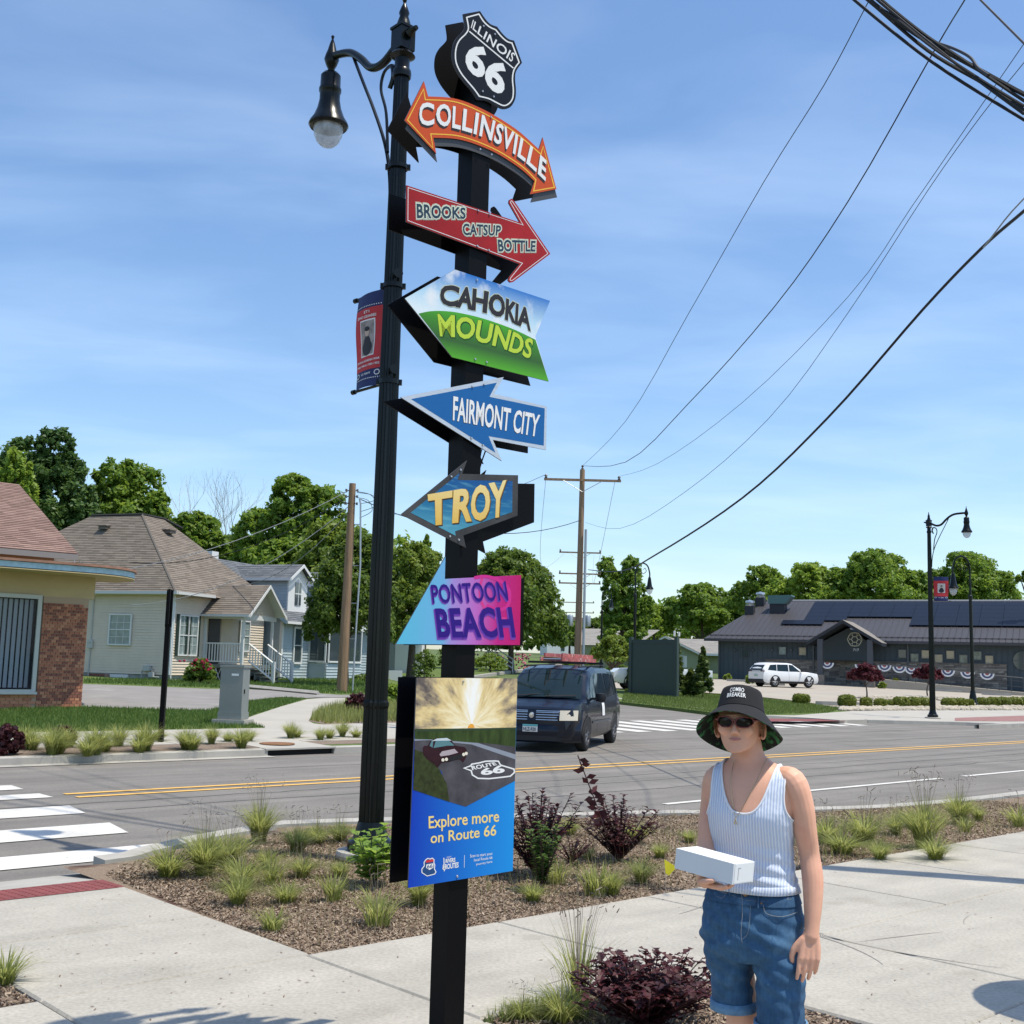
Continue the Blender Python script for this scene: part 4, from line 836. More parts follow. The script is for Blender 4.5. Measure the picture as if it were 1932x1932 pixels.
# ---------------- brick shop with curved canopy (far left)
BC = TS(12.5, 29.85); BZ = float(BC[2])-.06
shop = thing('brick_building', 'brick shop corner with big blind-covered window and curved blue-edged canopy', 'building', (BC[0], BC[1], BZ), math.pi/2-AZ)
# local x along the street, y away from it; corner of the pier at x=0
mBrk = [mat('brick red', (.42, .17, .10), .85, var=(30, .2)), mat('brick dark', (.25, .10, .07), .85, var=(30, .2)), mat('brick orange', (.52, .24, .14), .85, var=(30, .2))]; mMort = mat('mortar', (.45, .34, .24), .95)
mb = MB(); mb.box2((-1.17, .02, 0), (0, 1.2, 2.86)); mb.box2((-12, .02, 0), (-1.17, .3, .42)); part(shop, 'wall_core', mb, mMort)
bm_ = {}
def brickmesh(L, mi):
    k = (round(L, 3), mi)
    if k not in bm_:
        b = MB(); l, h, d = L-.012, .064, .03; b.add([(0, 0, 0), (l, 0, 0), (l, 0, h), (0, 0, h), (0, d, 0), (l, d, 0), (l, d, h), (0, d, h)], [(0, 1, 2, 3), (0, 4, 5, 1), (3, 2, 6, 7), (0, 3, 7, 4), (1, 5, 6, 2)]); bm_[k] = b.mesh('brick', mBrk[mi])
    return bm_[k]
core = [c for c in kids(shop) if c.name == 'wall_core'][0]
NB = 0
for r_ in range(37):
    z = .012+r_*.077; off = (r_ % 2)*.065
    for k in range(10):
        x0 = -1.17+k*.13-(.065 if r_ % 2 else 0); x1 = x0+.13; x0 = max(x0, -1.17); x1 = min(x1, 0)
        if x1-x0 < .04 or NB > 330: continue
        me = brickmesh(round(x1-x0, 3), rnd.choice((0, 0, 1, 1, 2))); o = link('brick', me, core); o.location = (x0+.006, -.008+rnd.uniform(-.003, .003), z); NB += 1
mb = MB()
for r_ in range(5):
    for k in range(-2, 34):
        x1 = -1.18-k*.215-(.107 if r_ % 2 else 0); x0 = x1-.205
        if x1 > -1.175: continue
        mb.box2((x0, -.008, .012+r_*.077), (x1, .03, .076+r_*.077), rnd.choice((0, 2, 2)))
    for k in range(5): mb.box2((-.01, .03+k*.215, .012+r_*.077), (.008, .235+k*.215, .076+r_*.077), rnd.choice((0, 1)))
for r_ in range(5, 37):
    for k in range(5): mb.box2((-.01, .03+k*.215+(.1 if r_ % 2 else 0), .012+r_*.077), (.008, .235+k*.215+(.1 if r_ % 2 else 0), .076+r_*.077), rnd.choice((0, 1)))
stuff(part(shop, 'brickwork', mb, mBrk))
mStuc = mat('ochre stucco', (.52, .42, .24), .9, var=(1.5, .08)); mb = MB(); mb.box2((-12, .03, 2.86), (.15, 1.4, 3.47)); part(shop, 'stucco_band', mb, mStuc)
mShopF = mat('pale shop frame', (.50, .52, .48), .5)
w_ = window(shop, (-9.0, .05), (-1.32, .05), .52, 2.78, (0, -1), grid=False, sash=False, m=mShopF, frame=.1, glass=mat('dim shop glass', (.02, .03, .045), .04, spec=.5, alpha=.22))
mBl = mat('blind blue-grey', (.62, .72, .82), .7)
for k in range(30):
    mb = MB(); x = -1.40-k*.13; mb.box((x, .16, 1.66), (.10, .006, 2.2), rz=rad(14)); o = link('blind_slat', mb.mesh('blind_slat', mBl), w_)
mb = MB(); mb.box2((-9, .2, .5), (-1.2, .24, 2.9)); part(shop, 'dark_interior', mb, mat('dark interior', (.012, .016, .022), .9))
mb = MB(); mb.box2((-9.2, -.12, .40), (-1.2, .05, .46)); part(shop, 'window_sill', mb, mShopF)
# canopy, rounded at its free end
PL = [(-12, -1.25), (-.6, -1.25)]+[(-.6+2.0*math.sin(a), .95-2.2*math.cos(a)) for a in [k*math.pi/16 for k in range(1, 9)]]+[(1.4, 1.6), (-12, 1.6)]
mb = MB(); mb.prism([(x, y, 3.44) for x, y in PL], (0, 0, -.02)); part(shop, 'soffit', mb, mStuc)
mb = MB(); mb.prism([(x, y, 3.60) for x, y in PL], (0, 0, -.14)); part(shop, 'blue_fascia', mb, mat('flaking blue paint', (.36, .52, .58), .7, var=(9, .15), spots=(14, .66, (.5, .5, .46))))
mb = MB(); mb.prism([(x, y, 3.67) for x, y in [(x_*1.01+.03, y_*1.02-.03) for x_, y_ in PL]], (0, 0, -.06)); part(shop, 'canopy_top', mb, mat('rusty edge', (.30, .16, .11), .8, var=(5, .2)))
mb = MB(); mb.box2((-14, 1.4, 3.6), (-.45, 6, 4.15)); part(shop, 'upper_wall', mb, mat('cream board', (.50, .38, .24), .7))
mb = MB(); shingles(mb, (-14, .95, 4.08), (0, .95, 4.08), (.05, 5.9, 6.45), (-14, 5.9, 6.45)); stuff(part(shop, 'shingles', mb, mShP))
mb = MB(); mb.prism([(-14, .96, 4.07), (0, .96, 4.07), (.05, 5.9, 6.43), (-14, 5.9, 6.43)], (0, 0, -.12)); mb.box2((-14, .93, 3.92), (0.01, .97, 4.07)); part(shop, 'roof_deck', mb, mat('weathered fascia', (.22, .22, .21), .8))
mb = MB(); mb.prism([(0, 5.9, 6.45), (-14, 5.9, 6.45), (-14, 11, 4.1), (0, 11, 4.1)], (0, 0, -.1)); part(shop, 'rear_roof', mb, mat('rose roof back', (.24, .16, .13), .9))
mb = MB(); mb.tube([(.3, 1.9, 3.65), (.3, 1.9, 4.1), (.5, 1.9, 3.9)], .015, 5); mb.tube([(.1, 1.9, 3.9), (.55, 1.9, 3.7)], .012, 5); part(shop, 'antenna_bracket', mb, mRiv)

# ---------------- cream house with hipped roof
g0 = GH(318, 1284); HC = (float(g0[0]), float(g0[1]), .58)
h1 = thing('cream_house', 'cream sided house with brown hipped roof and white front porch', 'house', HC, rad(-20))
X0, X1, Y0, Y1, ZF, ZE = -12.5, 0., 0., 7., .30, 3.62
mb = MB(); mb.box2((X0, .03, -.4), (-.03, Y1, ZF)); part(h1, 'foundation', mb, mFound)
mb = MB(); mb.box2((X0, .0, ZF), (0, Y1, ZE)); part(h1, 'wall_core', mb, mSidC)
mb = MB(); siding(mb, (X0, 0), (0, 0), ZF, ZE, n=(0, -1)); siding(mb, (0, 0), (0, Y1), ZF, ZE, n=(1, 0)); stuff(part(h1, 'siding', mb, mSidC))
mb = MB(); mb.box((.0, .0, (ZF+ZE)/2), (.12, .12, ZE-ZF)); mb.box2((-3.2, -.03, .02), (-2.0, .04, .26), 0); part(h1, 'corner_board', mb, mTrim)
mb = MB(); [mb.box2((-4.1+k*.2, -.035, .02+r*.08), (-3.92+k*.2, .04, .09+r*.08)) for k in range(6) for r in range(3)]; stuff(part(h1, 'brick_vent', mb, mBrk[1]))
E0 = .42; top = [(-4.1, 2.9, 7.38), (-6.9, 2.9, 7.38), (-6.9, 4.5, 7.38), (-4.1, 4.5, 7.38)]; ev = [(E0, -E0, ZE), (X0-E0, -E0, ZE), (X0-E0, Y1+E0, ZE), (E0, Y1+E0, ZE)]
mb = MB(); shingles(mb, ev[1], ev[0], top[0], top[1], .16, .35); shingles(mb, ev[0], ev[3], top[3], top[0], .16, .35); shingles(mb, ev[3], ev[2], top[2], top[3], .3, 1); shingles(mb, ev[2], ev[1], top[1], top[2], .3, 1); stuff(part(h1, 'shingles', mb, mShB))
mb = MB(); mb.add(ev+top, [(0, 1, 5, 4), (3, 0, 4, 7), (2, 3, 7, 6), (1, 2, 6, 5), (4, 5, 6, 7), (3, 2, 1, 0)]); part(h1, 'roof_deck', mb, mat('roof deck brown', (.12, .10, .085), .9))
mb = MB(); mb.box2((X0-E0, -E0-.06, ZE-.02), (E0+.06, -E0+.06, ZE+.10)); mb.box2((E0-.06, -E0, ZE-.021), (E0+.06, 2.3, ZE+.099)); part(h1, 'gutter', mb, mGutter)
mb = MB(); mb.box2((X0-E0, -E0, ZE-.03), (E0, 0, ZE-.01)); part(h1, 'eave_soffit', mb, mTrim)
mb = MB()
for a, b in ((top[0], ev[0]),): mb.tube([np.array(a)+[0, 0, .02], np.array(b)+[0, 0, .02]], .05, 4)
part(h1, 'hip_cap', mb, mShB if 0 else mat('hip brown', (.17, .145, .12), .9))
mb = MB(); mb.tube([np.array(top[1])+[0, 0, .03], np.array(top[0])+[0, 0, .03], np.array(top[3])+[0, 0, .03], (-3.4, 5.0, 7.0)], .07, 5); part(h1, 'ridge_cap', mb, mat('dark ridge', (.02, .02, .02), .9))
for x, y, z in ((-5.6, 2.3, 6.62), (-3.1, 3.6, 6.55)):
    mb = MB(); mb.box((x, y, z+.12), (.42, .42, .14)); mb.box((x, y-.02, z+.21), (.5, .5, .04)); part(h1, 'roof_vent', mb, mat('vent brown', (.14, .12, .10), .7))
window(h1, (-3.05, 0), (-2.02, 0), 1.52, 2.72, (0, -1), 2, 3, mBlindG)
window(h1, (0, .45), (0, 1.02), 1.15, 2.75, (1, 0), 2, 2, mBlindG, shutter=.16); window(h1, (0, 1.1), (0, 1.67), 1.15, 2.75, (1, 0), 2, 2, mBlindG, shutter=.16)
mb = MB(); mb.box((-4.0, -.06, 1.5), (.26, .1, .34)); mb.lathe([(.07, 0), (.07, .02)], (-4.0, -.1, 1.55), 10); mb.tube([(-4.0, -.05, 1.66), (-4.0, -.05, 3.5)], .025, 6); mb.tube([(-4.0, -.05, 1.34), (-4.02, -.05, .1)], .025, 6); part(h1, 'electric_meter', mb, mat('meter grey', (.5, .5, .48), .5))
mb = MB(); mb.tube([(-1.25, -.12, .0), (-1.25, -.12, .45), (-.75, -.12, .5), (-.75, -.12, .2), (-.4, -.12, .2)], .03, 6); mb.box((-1.0, -.14, .55), (.3, .14, .22)); mb.box((-.75, -.14, .3), (.22, .14, .2)); part(h1, 'gas_meter', mb, mat('gas meter grey', (.42, .44, .43), .5))
mb = MB(); mb.tube([(.10, -.36, 3.6), (.07, .02, 3.3), (.07, .02, .1)], .035, 6); part(h1, 'downpipe', mb, mTrim)
# porch
PX0, PX1, PY0, PY1, PF = .0, 2.0, 2.2, 4.7, .78
mb = MB(); mb.box2((PX0+.02, PY0, PF-.14), (PX1, PY1, PF)); part(h1, 'porch_floor', mb, mat('porch grey boards', (.16, .17, .16), .8))
mb = MB()
for k in range(9):
    mb.tube([(PX0+k*.24, PY0+.03, .02), (PX0+k*.24+.28, PY0+.03, .62)], .014, 4); mb.tube([(PX0+k*.24+.28, PY0+.03, .02), (PX0+k*.24, PY0+.03, .62)], .014, 4)
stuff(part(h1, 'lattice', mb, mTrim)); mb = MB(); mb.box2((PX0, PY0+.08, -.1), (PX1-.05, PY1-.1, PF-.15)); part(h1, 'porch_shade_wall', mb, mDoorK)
for x, y in ((.08, PY0+.06), (PX1-.02, PY0+.06), (PX1-.02, PY1-.15)):
    mb = MB(); mb.box((x, y, (PF+2.85)/2), (.1, .1, 2.85-PF)); part(h1, 'porch_post', mb, mTrim)
rl = MB(); rl.box2((.1, PY0+.03, PF+.86), (PX1-.06, PY0+.09, PF+.92)); rl.box2((.1, PY0+.035, PF+.1), (PX1-.06, PY0+.085, PF+.15)); rail = part(h1, 'railing', rl, mTrim)
for k in range(13):
    mb = MB(); mb.box((.2+k*.14, PY0+.06, PF+.505), (.036, .036, .71)); link('baluster', mb.mesh('baluster', mTrim), rail)
for k in range(4): mb = MB(); mb.box2((PX1+.02+k*.28, PY0+.55, PF-.16*(k+1)-.04), (PX1+.32+k*.28, PY1-.5, PF-.16*(k+1))); mb.box2((PX1+.02+k*.28, PY0+.56, PF-.16*(k+1)-.3), (PX1+.06+k*.28, PY1-.51, PF-.16*(k+1)-.04)); part(h1, 'step', mb, mat('porch grey boards'))
for y in (PY0+.52, PY1-.47):
    mb = MB(); A_, B_2 = np.array((PX1, y, PF+.9)), np.array((PX1+1.25, y, PF+.1)); mb.tube([A_, B_2], .04, 4); mb.tube([A_-[0, 0, .72], B_2-[0, 0, .72]], .04, 4); r2 = part(h1, 'stair_rail', mb, mTrim)
    for k in range(9): p_ = A_+(B_2-A_)*((k+.5)/9); mb = MB(); mb.box((p_[0], p_[1], p_[2]-.36), (.035, .035, .7)); link('baluster', mb.mesh('baluster', mTrim), r2)
    mb = MB(); mb.box((PX1+1.28, y, .45), (.09, .09, 1.0)); link('newel_post', mb.mesh('newel_post', mTrim), r2)
GX, GE, GR = 2.45, 2.9, 4.25; gy0, gy1 = PY0-.25, PY1+.25; gm = (gy0+gy1)/2
mb = MB(); shingles(mb, (-1.2, gy0, GE), (GX, gy0, GE), (GX, gm, GR), (-2.2, gm, GR), .15, .3); shingles(mb, (GX, gy1, GE), (-1.2, gy1, GE), (-2.2, gm, GR), (GX, gm, GR), .15, .3); stuff(part(h1, 'shingles', mb, mShB))
mb = MB(); mb.add([(-1, gy0, GE-.01), (GX-.02, gy0, GE-.01), (GX-.02, gm, GR-.01), (-1, gm, GR-.01), (-1, gy1, GE-.01), (GX-.02, gy1, GE-.01)], [(0, 3, 2, 1), (3, 4, 5, 2)]); part(h1, 'porch_ceiling', mb, mTrim)
mb = MB(); siding(mb, (GX-.45, PY0), (GX-.45, PY1), GE-.02, GR-.1, n=(1, 0), zt=lambda z: ((z-GE)/(GR-GE)*.5, 1-(z-GE)/(GR-GE)*.5)); stuff(part(h1, 'gable_siding', mb, mSidC))
mb = MB(); mb.prism([(GX-.5, PY0, GE-.02), (GX-.5, PY1, GE-.02), (GX-.5, gm, GR-.1)], (-.05, 0, 0)); mb.box2((GX-.5, PY0-.05, GE-.2), (GX-.4, PY1+.05, GE)); mb.box2((.0, PY0-.0, GE-.18), (GX-.5, PY0+.1, GE-.01)); part(h1, 'gable_beam', mb, mTrim)
for ya, yb in ((gy0, gm), (gy1, gm)):
    mb = MB(); mb.prism([(GX, ya, GE-.14), (GX, ya, GE+.0), (GX, yb, GR+.0), (GX, yb, GR-.14)], (.03, 0, 0)); part(h1, 'bargeboard', mb, mTrim)
mb = MB(); mb.box2((-.0, gy0-.08, GE-.1), (GX, gy0, GE)); part(h1, 'gutter', mb, mGutter)
mb = MB(); mb.box2((.02, 2.55, PF), (.06, 3.4, PF+2.02)); part(h1, 'door', mb, mDoorK); mb = MB(); mb.box2((.02, 3.5, PF), (.05, 4.3, PF+2.05)); part(h1, 'storm_door', mb, mSidC); window(h1, (0, 5.0), (0, 5.7), 1.4, 2.7, (1, 0), 2, 2, mBlindG)

# ---------------- blue-grey house with dormers
g0 = GH(527, 1281); h2 = thing('blue_house', 'pale blue sided house with grey roof and two white-fronted dormers', 'house', (g0[0], g0[1], .62), rad(-20))
mb = MB(); mb.box2((-8.6, 0, -.3), (0, 11, 2.9)); part(h2, 'wall_core', mb, mSidB)
zt = lambda z: ((z-2.9)/(5.75-2.9)*.5, 1-(z-2.9)/(5.75-2.9)*.5) if z > 2.9 else (0, 1)
mb = MB(); siding(mb, (-8.6, 0), (0, 0), 0, 5.7, .14, n=(0, -1), zt=zt); siding(mb, (0, 0), (0, 11), 0, 2.9, .14, n=(1, 0)); stuff(part(h2, 'siding', mb, mSidB))
mb = MB(); mb.prism([(-8.6, 0, 2.88), (0, 0, 2.88), (-4.3, 0, 5.72)], (0, .1, 0)); part(h2, 'gable', mb, mSidB)
mb = MB(); shingles(mb, (.45, -.35, 2.8), (.45, 11.3, 2.8), (-4.3, 11.3, 5.85), (-4.3, -.35, 5.85), .18, .35); shingles(mb, (-9.05, 11.3, 2.8), (-9.05, -.35, 2.8), (-4.3, -.35, 5.85), (-4.3, 11.3, 5.85), .3, 1); stuff(part(h2, 'shingles', mb, mShG))
for a, c in (((.45, -.36, 2.8), (-4.3, -.36, 5.85)), ((-9.05, -.36, 2.8), (-4.3, -.36, 5.85))):
    mb = MB(); mb.prism([a, c, (c[0], c[1], c[2]-.17), (a[0], a[1], a[2]-.17)], (0, .04, 0)); part(h2, 'bargeboard', mb, mat('blue trim', (.34, .48, .52), .6))
mb = MB(); mb.box2((.4, -.35, 2.68), (.52, 11.3, 2.8)); mb.box((.0, -.0, 1.4), (.14, .14, 2.8)); part(h2, 'gutter', mb, mTrim)
def dormer(y0, y1, xf=-.35):
    zb, ze, zr = 3.35, 4.95, 5.65; ym = (y0+y1)/2; g = MB(); g.box2((-4.2, y0, zb-.5), (xf-.02, y1, ze)); dm_ = part(h2, 'dormer', g, mSidB)
    g = MB(); siding(g, (-4.2, y0), (xf, y0), 3.0, ze, .14, n=(0, -1)); stuff(link('siding', g.mesh('siding', mSidB), dm_))
    g = MB(); g.prism([(xf, y0, zb-.1), (xf, y1, zb-.1), (xf, y1, ze), (xf, ym, zr-.05), (xf, y0, ze)], (-.06, 0, 0)); g.box2((xf-.05, y0-.03, zb-.1), (xf+.02, y0+.1, ze)); link('white_front', g.mesh('white_front', mTrim), dm_)
    g = MB(); shingles(g, (-4.6, y0-.25, ze-.05), (xf+.25, y0-.25, ze-.05), (xf+.25, ym, zr), (-4.6, ym, zr), .18, .35); shingles(g, (xf+.25, y1+.25, ze-.05), (-4.6, y1+.25, ze-.05), (-4.6, ym, zr), (xf+.25, ym, zr), .2, .5); stuff(link('shingles', g.mesh('shingles', mShG), dm_))
    g = MB(); g.box2((-4.6, y0-.29, ze-.17), (xf+.26, y0-.24, ze-.04)); 
    for ya in (y0-.25, y1+.25): g.prism([(xf+.26, ya, ze-.18), (xf+.26, ya, ze-.04), (xf+.26, ym, zr), (xf+.26, ym, zr-.15)], (.03, 0, 0))
    link('white_trim', g.mesh('white_trim', mTrim), dm_)
    g = MB(); g.box2((xf+.001, ym-.28, 3.65), (xf+.03, ym+.28, 4.75)); link('window_glass', g.mesh('window_glass', mGlass), dm_); g = MB(); g.box2((xf+.03, ym-.3, 4.18), (xf+.045, ym+.3, 4.23)); g.box2((xf+.03, ym-.02, 3.6), (xf+.044, ym+.02, 4.8)); link('glazing_bars', g.mesh('glazing_bars', mTrim), dm_)['kind'] = 'stuff'
dormer(1.0, 2.8); dormer(5.6, 7.4)
window(h2, (0, 1.1), (0, 1.75), .9, 2.5, (1, 0), 1, 2, mGlass, frame=.09, grid=False)
g = MB(); g.box2((-.1, 2.6, -.3), (1.0, 6.3, .9)); g.box2((-.1, 2.55, 2.55), (1.1, 6.35, 2.75)); bay = part(h2, 'bay', g, mTrim)
g = MB(); siding(g, (1.0, 2.6), (1.0, 6.3), -.1, .9, .14, n=(1, 0)); siding(g, (0, 2.6), (1.0, 2.6), -.1, .9, .14, n=(0, -1)); link('siding', g.mesh('siding', mSidB), bay)['kind'] = 'stuff'
window(h2, (0.1, 2.62), (.92, 2.62), 1.0, 2.5, (0, -1), 1, 1, mGlass, frame=.08, grid=False, sash=False); window(h2, (.98, 2.75), (.98, 4.3), 1.0, 2.5, (1, 0), 1, 1, mGlass, frame=.08, grid=False, sash=False); window(h2, (.98, 4.5), (.98, 6.1), 1.0, 2.5, (1, 0), 1, 1, mGlass, frame=.08, grid=False, sash=False)
g = MB(); g.box2((-6.9, 3.2, 5.6), (-6.3, 3.8, 6.5)); part(h2, 'chimney', g, mTrim)
window(h2, (-1.9, 0), (-1.15, 0), .9, 2.3, (0, -1), 1, 1, mat('teal curtain glass', (.05, .25, .20), .2), frame=.09, grid=False)

# ---------------- low white-and-grey house further along, small far house, green bungalow
gq = GH(800, 1272); h3 = thing('grey_cottage', 'low grey sided cottage with white corner beyond the round tree', 'house', (PY(745, 1250, 74)[0], 74, .85), rad(-8))
mb = MB(); mb.box2((-6.5, 0, -.2), (0, 6, 3.0)); part(h3, 'wall_core', mb, mat('grey board', (.30, .32, .31), .8))
mb = MB(); siding(mb, (-6.5, 0), (0, 0), 0, 3.0, .28, n=(0, -1)); stuff(part(h3, 'siding', mb, mat('grey board')))
mb = MB(); mb.box2((0, -.05, -.2), (1.7, .8, 2.9)); part(h3, 'white_bay', mb, mTrim); mb = MB(); mb.box2((-2.7, -.06, 1.2), (-2.1, .02, 3.1)); part(h3, 'white_panel', mb, mTrim)
mb = MB(); shingles(mb, (-7, -.5, 3.0), (2.1, -.5, 3.0), (1.5, 3, 4.4), (-6.4, 3, 4.4), .3, .6); shingles(mb, (2.1, 6.5, 3.0), (-7, 6.5, 3.0), (-6.4, 3, 4.4), (1.5, 3, 4.4), .3, 1); stuff(part(h3, 'roof', mb, mShL))
h4 = thing('white_house', 'small distant white gabled house at the end of the street', 'house', (PY(1073, 1250, 262)[0], 262, 3.9), rad(8))
mb = MB(); mb.prism([(-5, 0, -.5), (3.2, 0, -.5), (3.2, 0, 5.4), (-.9, 0, 9.0), (-5, 0, 5.4)], (0, 9, 0)); part(h4, 'wall', mb, mTrim)
mb = MB(); mb.prism([(-5.6, -.5, 5.0), (-.9, -.5, 9.4), (-.9, -.5, 9.1), (-5.2, -.5, 4.9)], (0, 10, 0)); mb.prism([(-.9, -.5, 9.4), (4, -.5, 5.0), (3.6, -.5, 4.8), (-.9, -.5, 9.1)], (0, 10, 0)); mb.prism([(-.4, -.6, 8.9), (11, -.3, 8.2), (12, -.6, 5.0), (3.5, -.6, 5.0)], (0, .3, 0)); part(h4, 'roof', mb, mat('mauve roof', (.22, .17, .15), .9))
mb = MB(); mb.box2((3.2, 0, -.5), (11, 9, 5)); part(h4, 'side_wall', mb, mTrim); mb = MB(); mb.box2((3.5, -2.5, 2.4), (11, 0, 2.8)); mb.box2((3.6, -2.4, 0), (3.8, -2.2, 2.4)); mb.box2((7.6, -2.4, 0), (7.8, -2.2, 2.4)); part(h4, 'porch', mb, mat('porch brown', (.18, .15, .13), .9))
for x, z in ((-1.6, 5.2), (-.4, 5.2), (-1.8, 1.2), (5.5, 3.2), (5, .8), (8, .8)): mb = MB(); mb.box2((x, -.05, z), (x+.8, .0, z+1.9)); part(h4, 'window', mb, mGlass)
h5 = thing('green_house', 'pale green gabled bungalow behind the conical evergreens', 'house', (PY(1317, 1250, 128)[0], 128, .95), rad(-14))
mGrn = mat('sage siding', (.30, .33, .20), .8, var=(1, .06)); HX = -7.0
mb = MB(); mb.prism([(HX, 0, -.3), (0, 0, -.3), (0, 0, 2.5), (HX/2-.1, 0, 4.15), (HX, 0, 2.5)], (0, 9, 0)); part(h5, 'wall', mb, mGrn)
mb = MB(); siding(mb, (HX, 0), (0, 0), 0, 4.1, .2, n=(0, -1), zt=lambda z: (max(0, (z-2.5)/1.65)*.5, 1-max(0, (z-2.5)/1.65)*.5)); stuff(part(h5, 'siding', mb, mGrn))
for xa, xb in ((HX-.6, HX/2-.1), (.6, HX/2-.1)):
    mb = MB(); mb.prism([(xa, -.4, 2.35), (xb, -.4, 4.3), (xb, -.4, 4.1), (xa, -.4, 2.15)], (0, .05, 0)); part(h5, 'bargeboard', mb, mTrim)
    mb = MB(); shingles(mb, (xa, -.36, 2.38) if xa < xb else (xa, 9.3, 2.38), (xa, 9.3, 2.38) if xa < xb else (xa, -.36, 2.38), (xb, 9.3, 4.32) if xa < xb else (xb, -.36, 4.32), (xb, -.36, 4.32) if xa < xb else (xb, 9.3, 4.32), .3, .6); stuff(part(h5, 'shingles', mb, mShL))
window(h5, (-2.3, 0), (-1.6, 0), 1.0, 2.15, (0, -1), 1, 2, mBlindG, frame=.08, grid=False); mb = MB(); mb.box2((-1.5, -.05, .95), (-1.2, -.01, 2.2)); part(h5, 'shutter', mb, mTrim)
mb = MB(); mb.box2((0, 2, -.3), (9, 9, 2.4)); part(h5, 'wing', mb, mGrn); mb = MB(); shingles(mb, (-.5, 1.2, 2.5), (9.5, 1.2, 2.5), (9.5, 5.5, 4.2), (-3, 5.5, 4.2), .3, .6); stuff(part(h5, 'wing_roof', mb, mShL)); mb = MB(); mb.box2((.4, 1.1, 2.3), (9.5, 1.25, 2.55)); part(h5, 'wing_fascia', mb, mTrim); mb = MB(); mb.box2((4.5, 1.98, 0), (9, 2.0, 2.3)); part(h5, 'carport_opening', mb, mDoorK)
mb = MB(); shingles(mb, (HX-7, 3, 3.2), (HX-.2, 3, 3.2), (HX+2, 7, 5.2), (HX-7, 7, 5.2), .3, .6); stuff(part(h5, 'rear_roof', mb, mShL)); mb = MB(); mb.box2((HX-6.8, 3.2, -.3), (HX, 9, 3.2)); part(h5, 'rear_wall', mb, mGrn)
mb = MB(); mb.tube([(-2.9, 3, 4.4), (-2.9, 3, 5.0)], .12, 8); mb.tube([(-2.4, 3.2, 4.4), (-2.4, 3.2, 4.9)], .12, 8); part(h5, 'roof_pipe', mb, mTrim)

# ---------------- dark metal-roofed building on the right
GB = np.array([PY(1356, 1250, 97)[0], 97., .60]); ga = rad(-25.5); gx = np.array([math.cos(ga), math.sin(ga), 0]); gy = np.array([-math.sin(ga), math.cos(ga), 0])
bar = thing('dark_building', 'long dark grey building with seamed metal roof, solar panels and gabled entrance', 'building', GB, ga)
def GL(u, v, yo=0.):                         # picture point -> local (x,y,z) on the plane local y = yo
    p = onplane(u, v, GB+gy*yo, gy)-GB; return np.array([np.dot(p, gx), yo, p[2]])
Zb = lambda x, y: (1313.2+.3203*x, 867.9+.3203*y)
mWal = mat('slate blue boards', (.055, .075, .088), .7, var=(.7, .08)); mRoofM = mat('bronze metal roof', (.062, .058, .062), .5, metal=.15, var=(.3, .06)); mPanS = mat('solar glass', (.008, .011, .020), .4, spec=.15); mStone = [mat('ledge stone', (.20, .18, .155), .9, var=(5, .25)), mat('ledge stone dark', (.13, .12, .11), .9, var=(5, .25)), mat('ledge stone light', (.27, .245, .21), .9, var=(5, .25))]
W = 46.; ZEv = 3.72
mb = MB(); mb.box2((0, 0, -.5), (W, 18, ZEv)); part(bar, 'wall', mb, mWal)
mb = MB(); [mb.box2((k*.4, -.035, 0), (k*.4+.05, -.001, ZEv)) for k in range(int(W/.4))]; stuff(part(bar, 'battens', mb, mWal))
ZR = 7.35; RY = 9.0; e0 = (-1.0, -.9, ZEv-.05)
_rn = nrm(np.cross(gx, gy*(RY+.9)+np.array([0, 0, ZR-ZEv+.05]))); RX = float(np.dot(onplane(*Zb(412, 842), GB+gy*(-.9)+np.array([0, 0, ZEv-.05]), _rn)-GB, gx)); print('RX', RX); RX = max(-.9, min(RX, 6))
mb = MB(); mb.add([e0, (W+1, -.9, ZEv-.05), (W+1, RY, ZR), (RX, RY, ZR), (W+1, 19, ZEv), (-1, 19, ZEv)], [(0, 1, 2, 3), (3, 2, 4, 5), (0, 3, 5)]); mb.box2((-1, -.93, ZEv-.27), (W+1, -.88, ZEv-.055)); part(bar, 'roof', mb, mRoofM)
def rf(x, y, dz=0.): return np.array([x, y, ZEv-.05+(ZR-ZEv+.05)*(y+.9)/(RY+.9)+dz])
mb = MB()
for k in range(int((W+2)/.45)):
    x = -1+k*.45; y1 = RY if x > RX else -.9+(RY+.9)*(x+1)/(RX+1)
    if y1 > -.6: mb.tube([rf(x, -.88, .02), rf(x, y1, .02)], .028, 4)
stuff(part(bar, 'roof_seams', mb, mRoofM)); mb = MB(); mb.tube([rf(-.6, -.25, .07), rf(W, -.25, .07)], .035, 4); [mb.box(rf(-.6+k*.45, -.25, .04), (.12, .1, .1)) for k in range(100)]; stuff(part(bar, 'snow_guard', mb, mRoofM))
mb = MB(); mb.tube([(RX, RY, ZR+.03), (W+1, RY, ZR+.03)], .06, 5); part(bar, 'ridge_cap', mb, mat('ridge pale', (.4, .42, .45), .4))
rn = nrm(np.cross(gx, gy*(RY+.9)+np.array([0, 0, ZR-ZEv+.05])))
def RP(x, y): p = onplane(*Zb(x, y), GB+gy*(-.9)+np.array([0, 0, ZEv-.05]), rn)-GB; return (float(np.dot(p, gx)), float(np.dot(p, gy)))
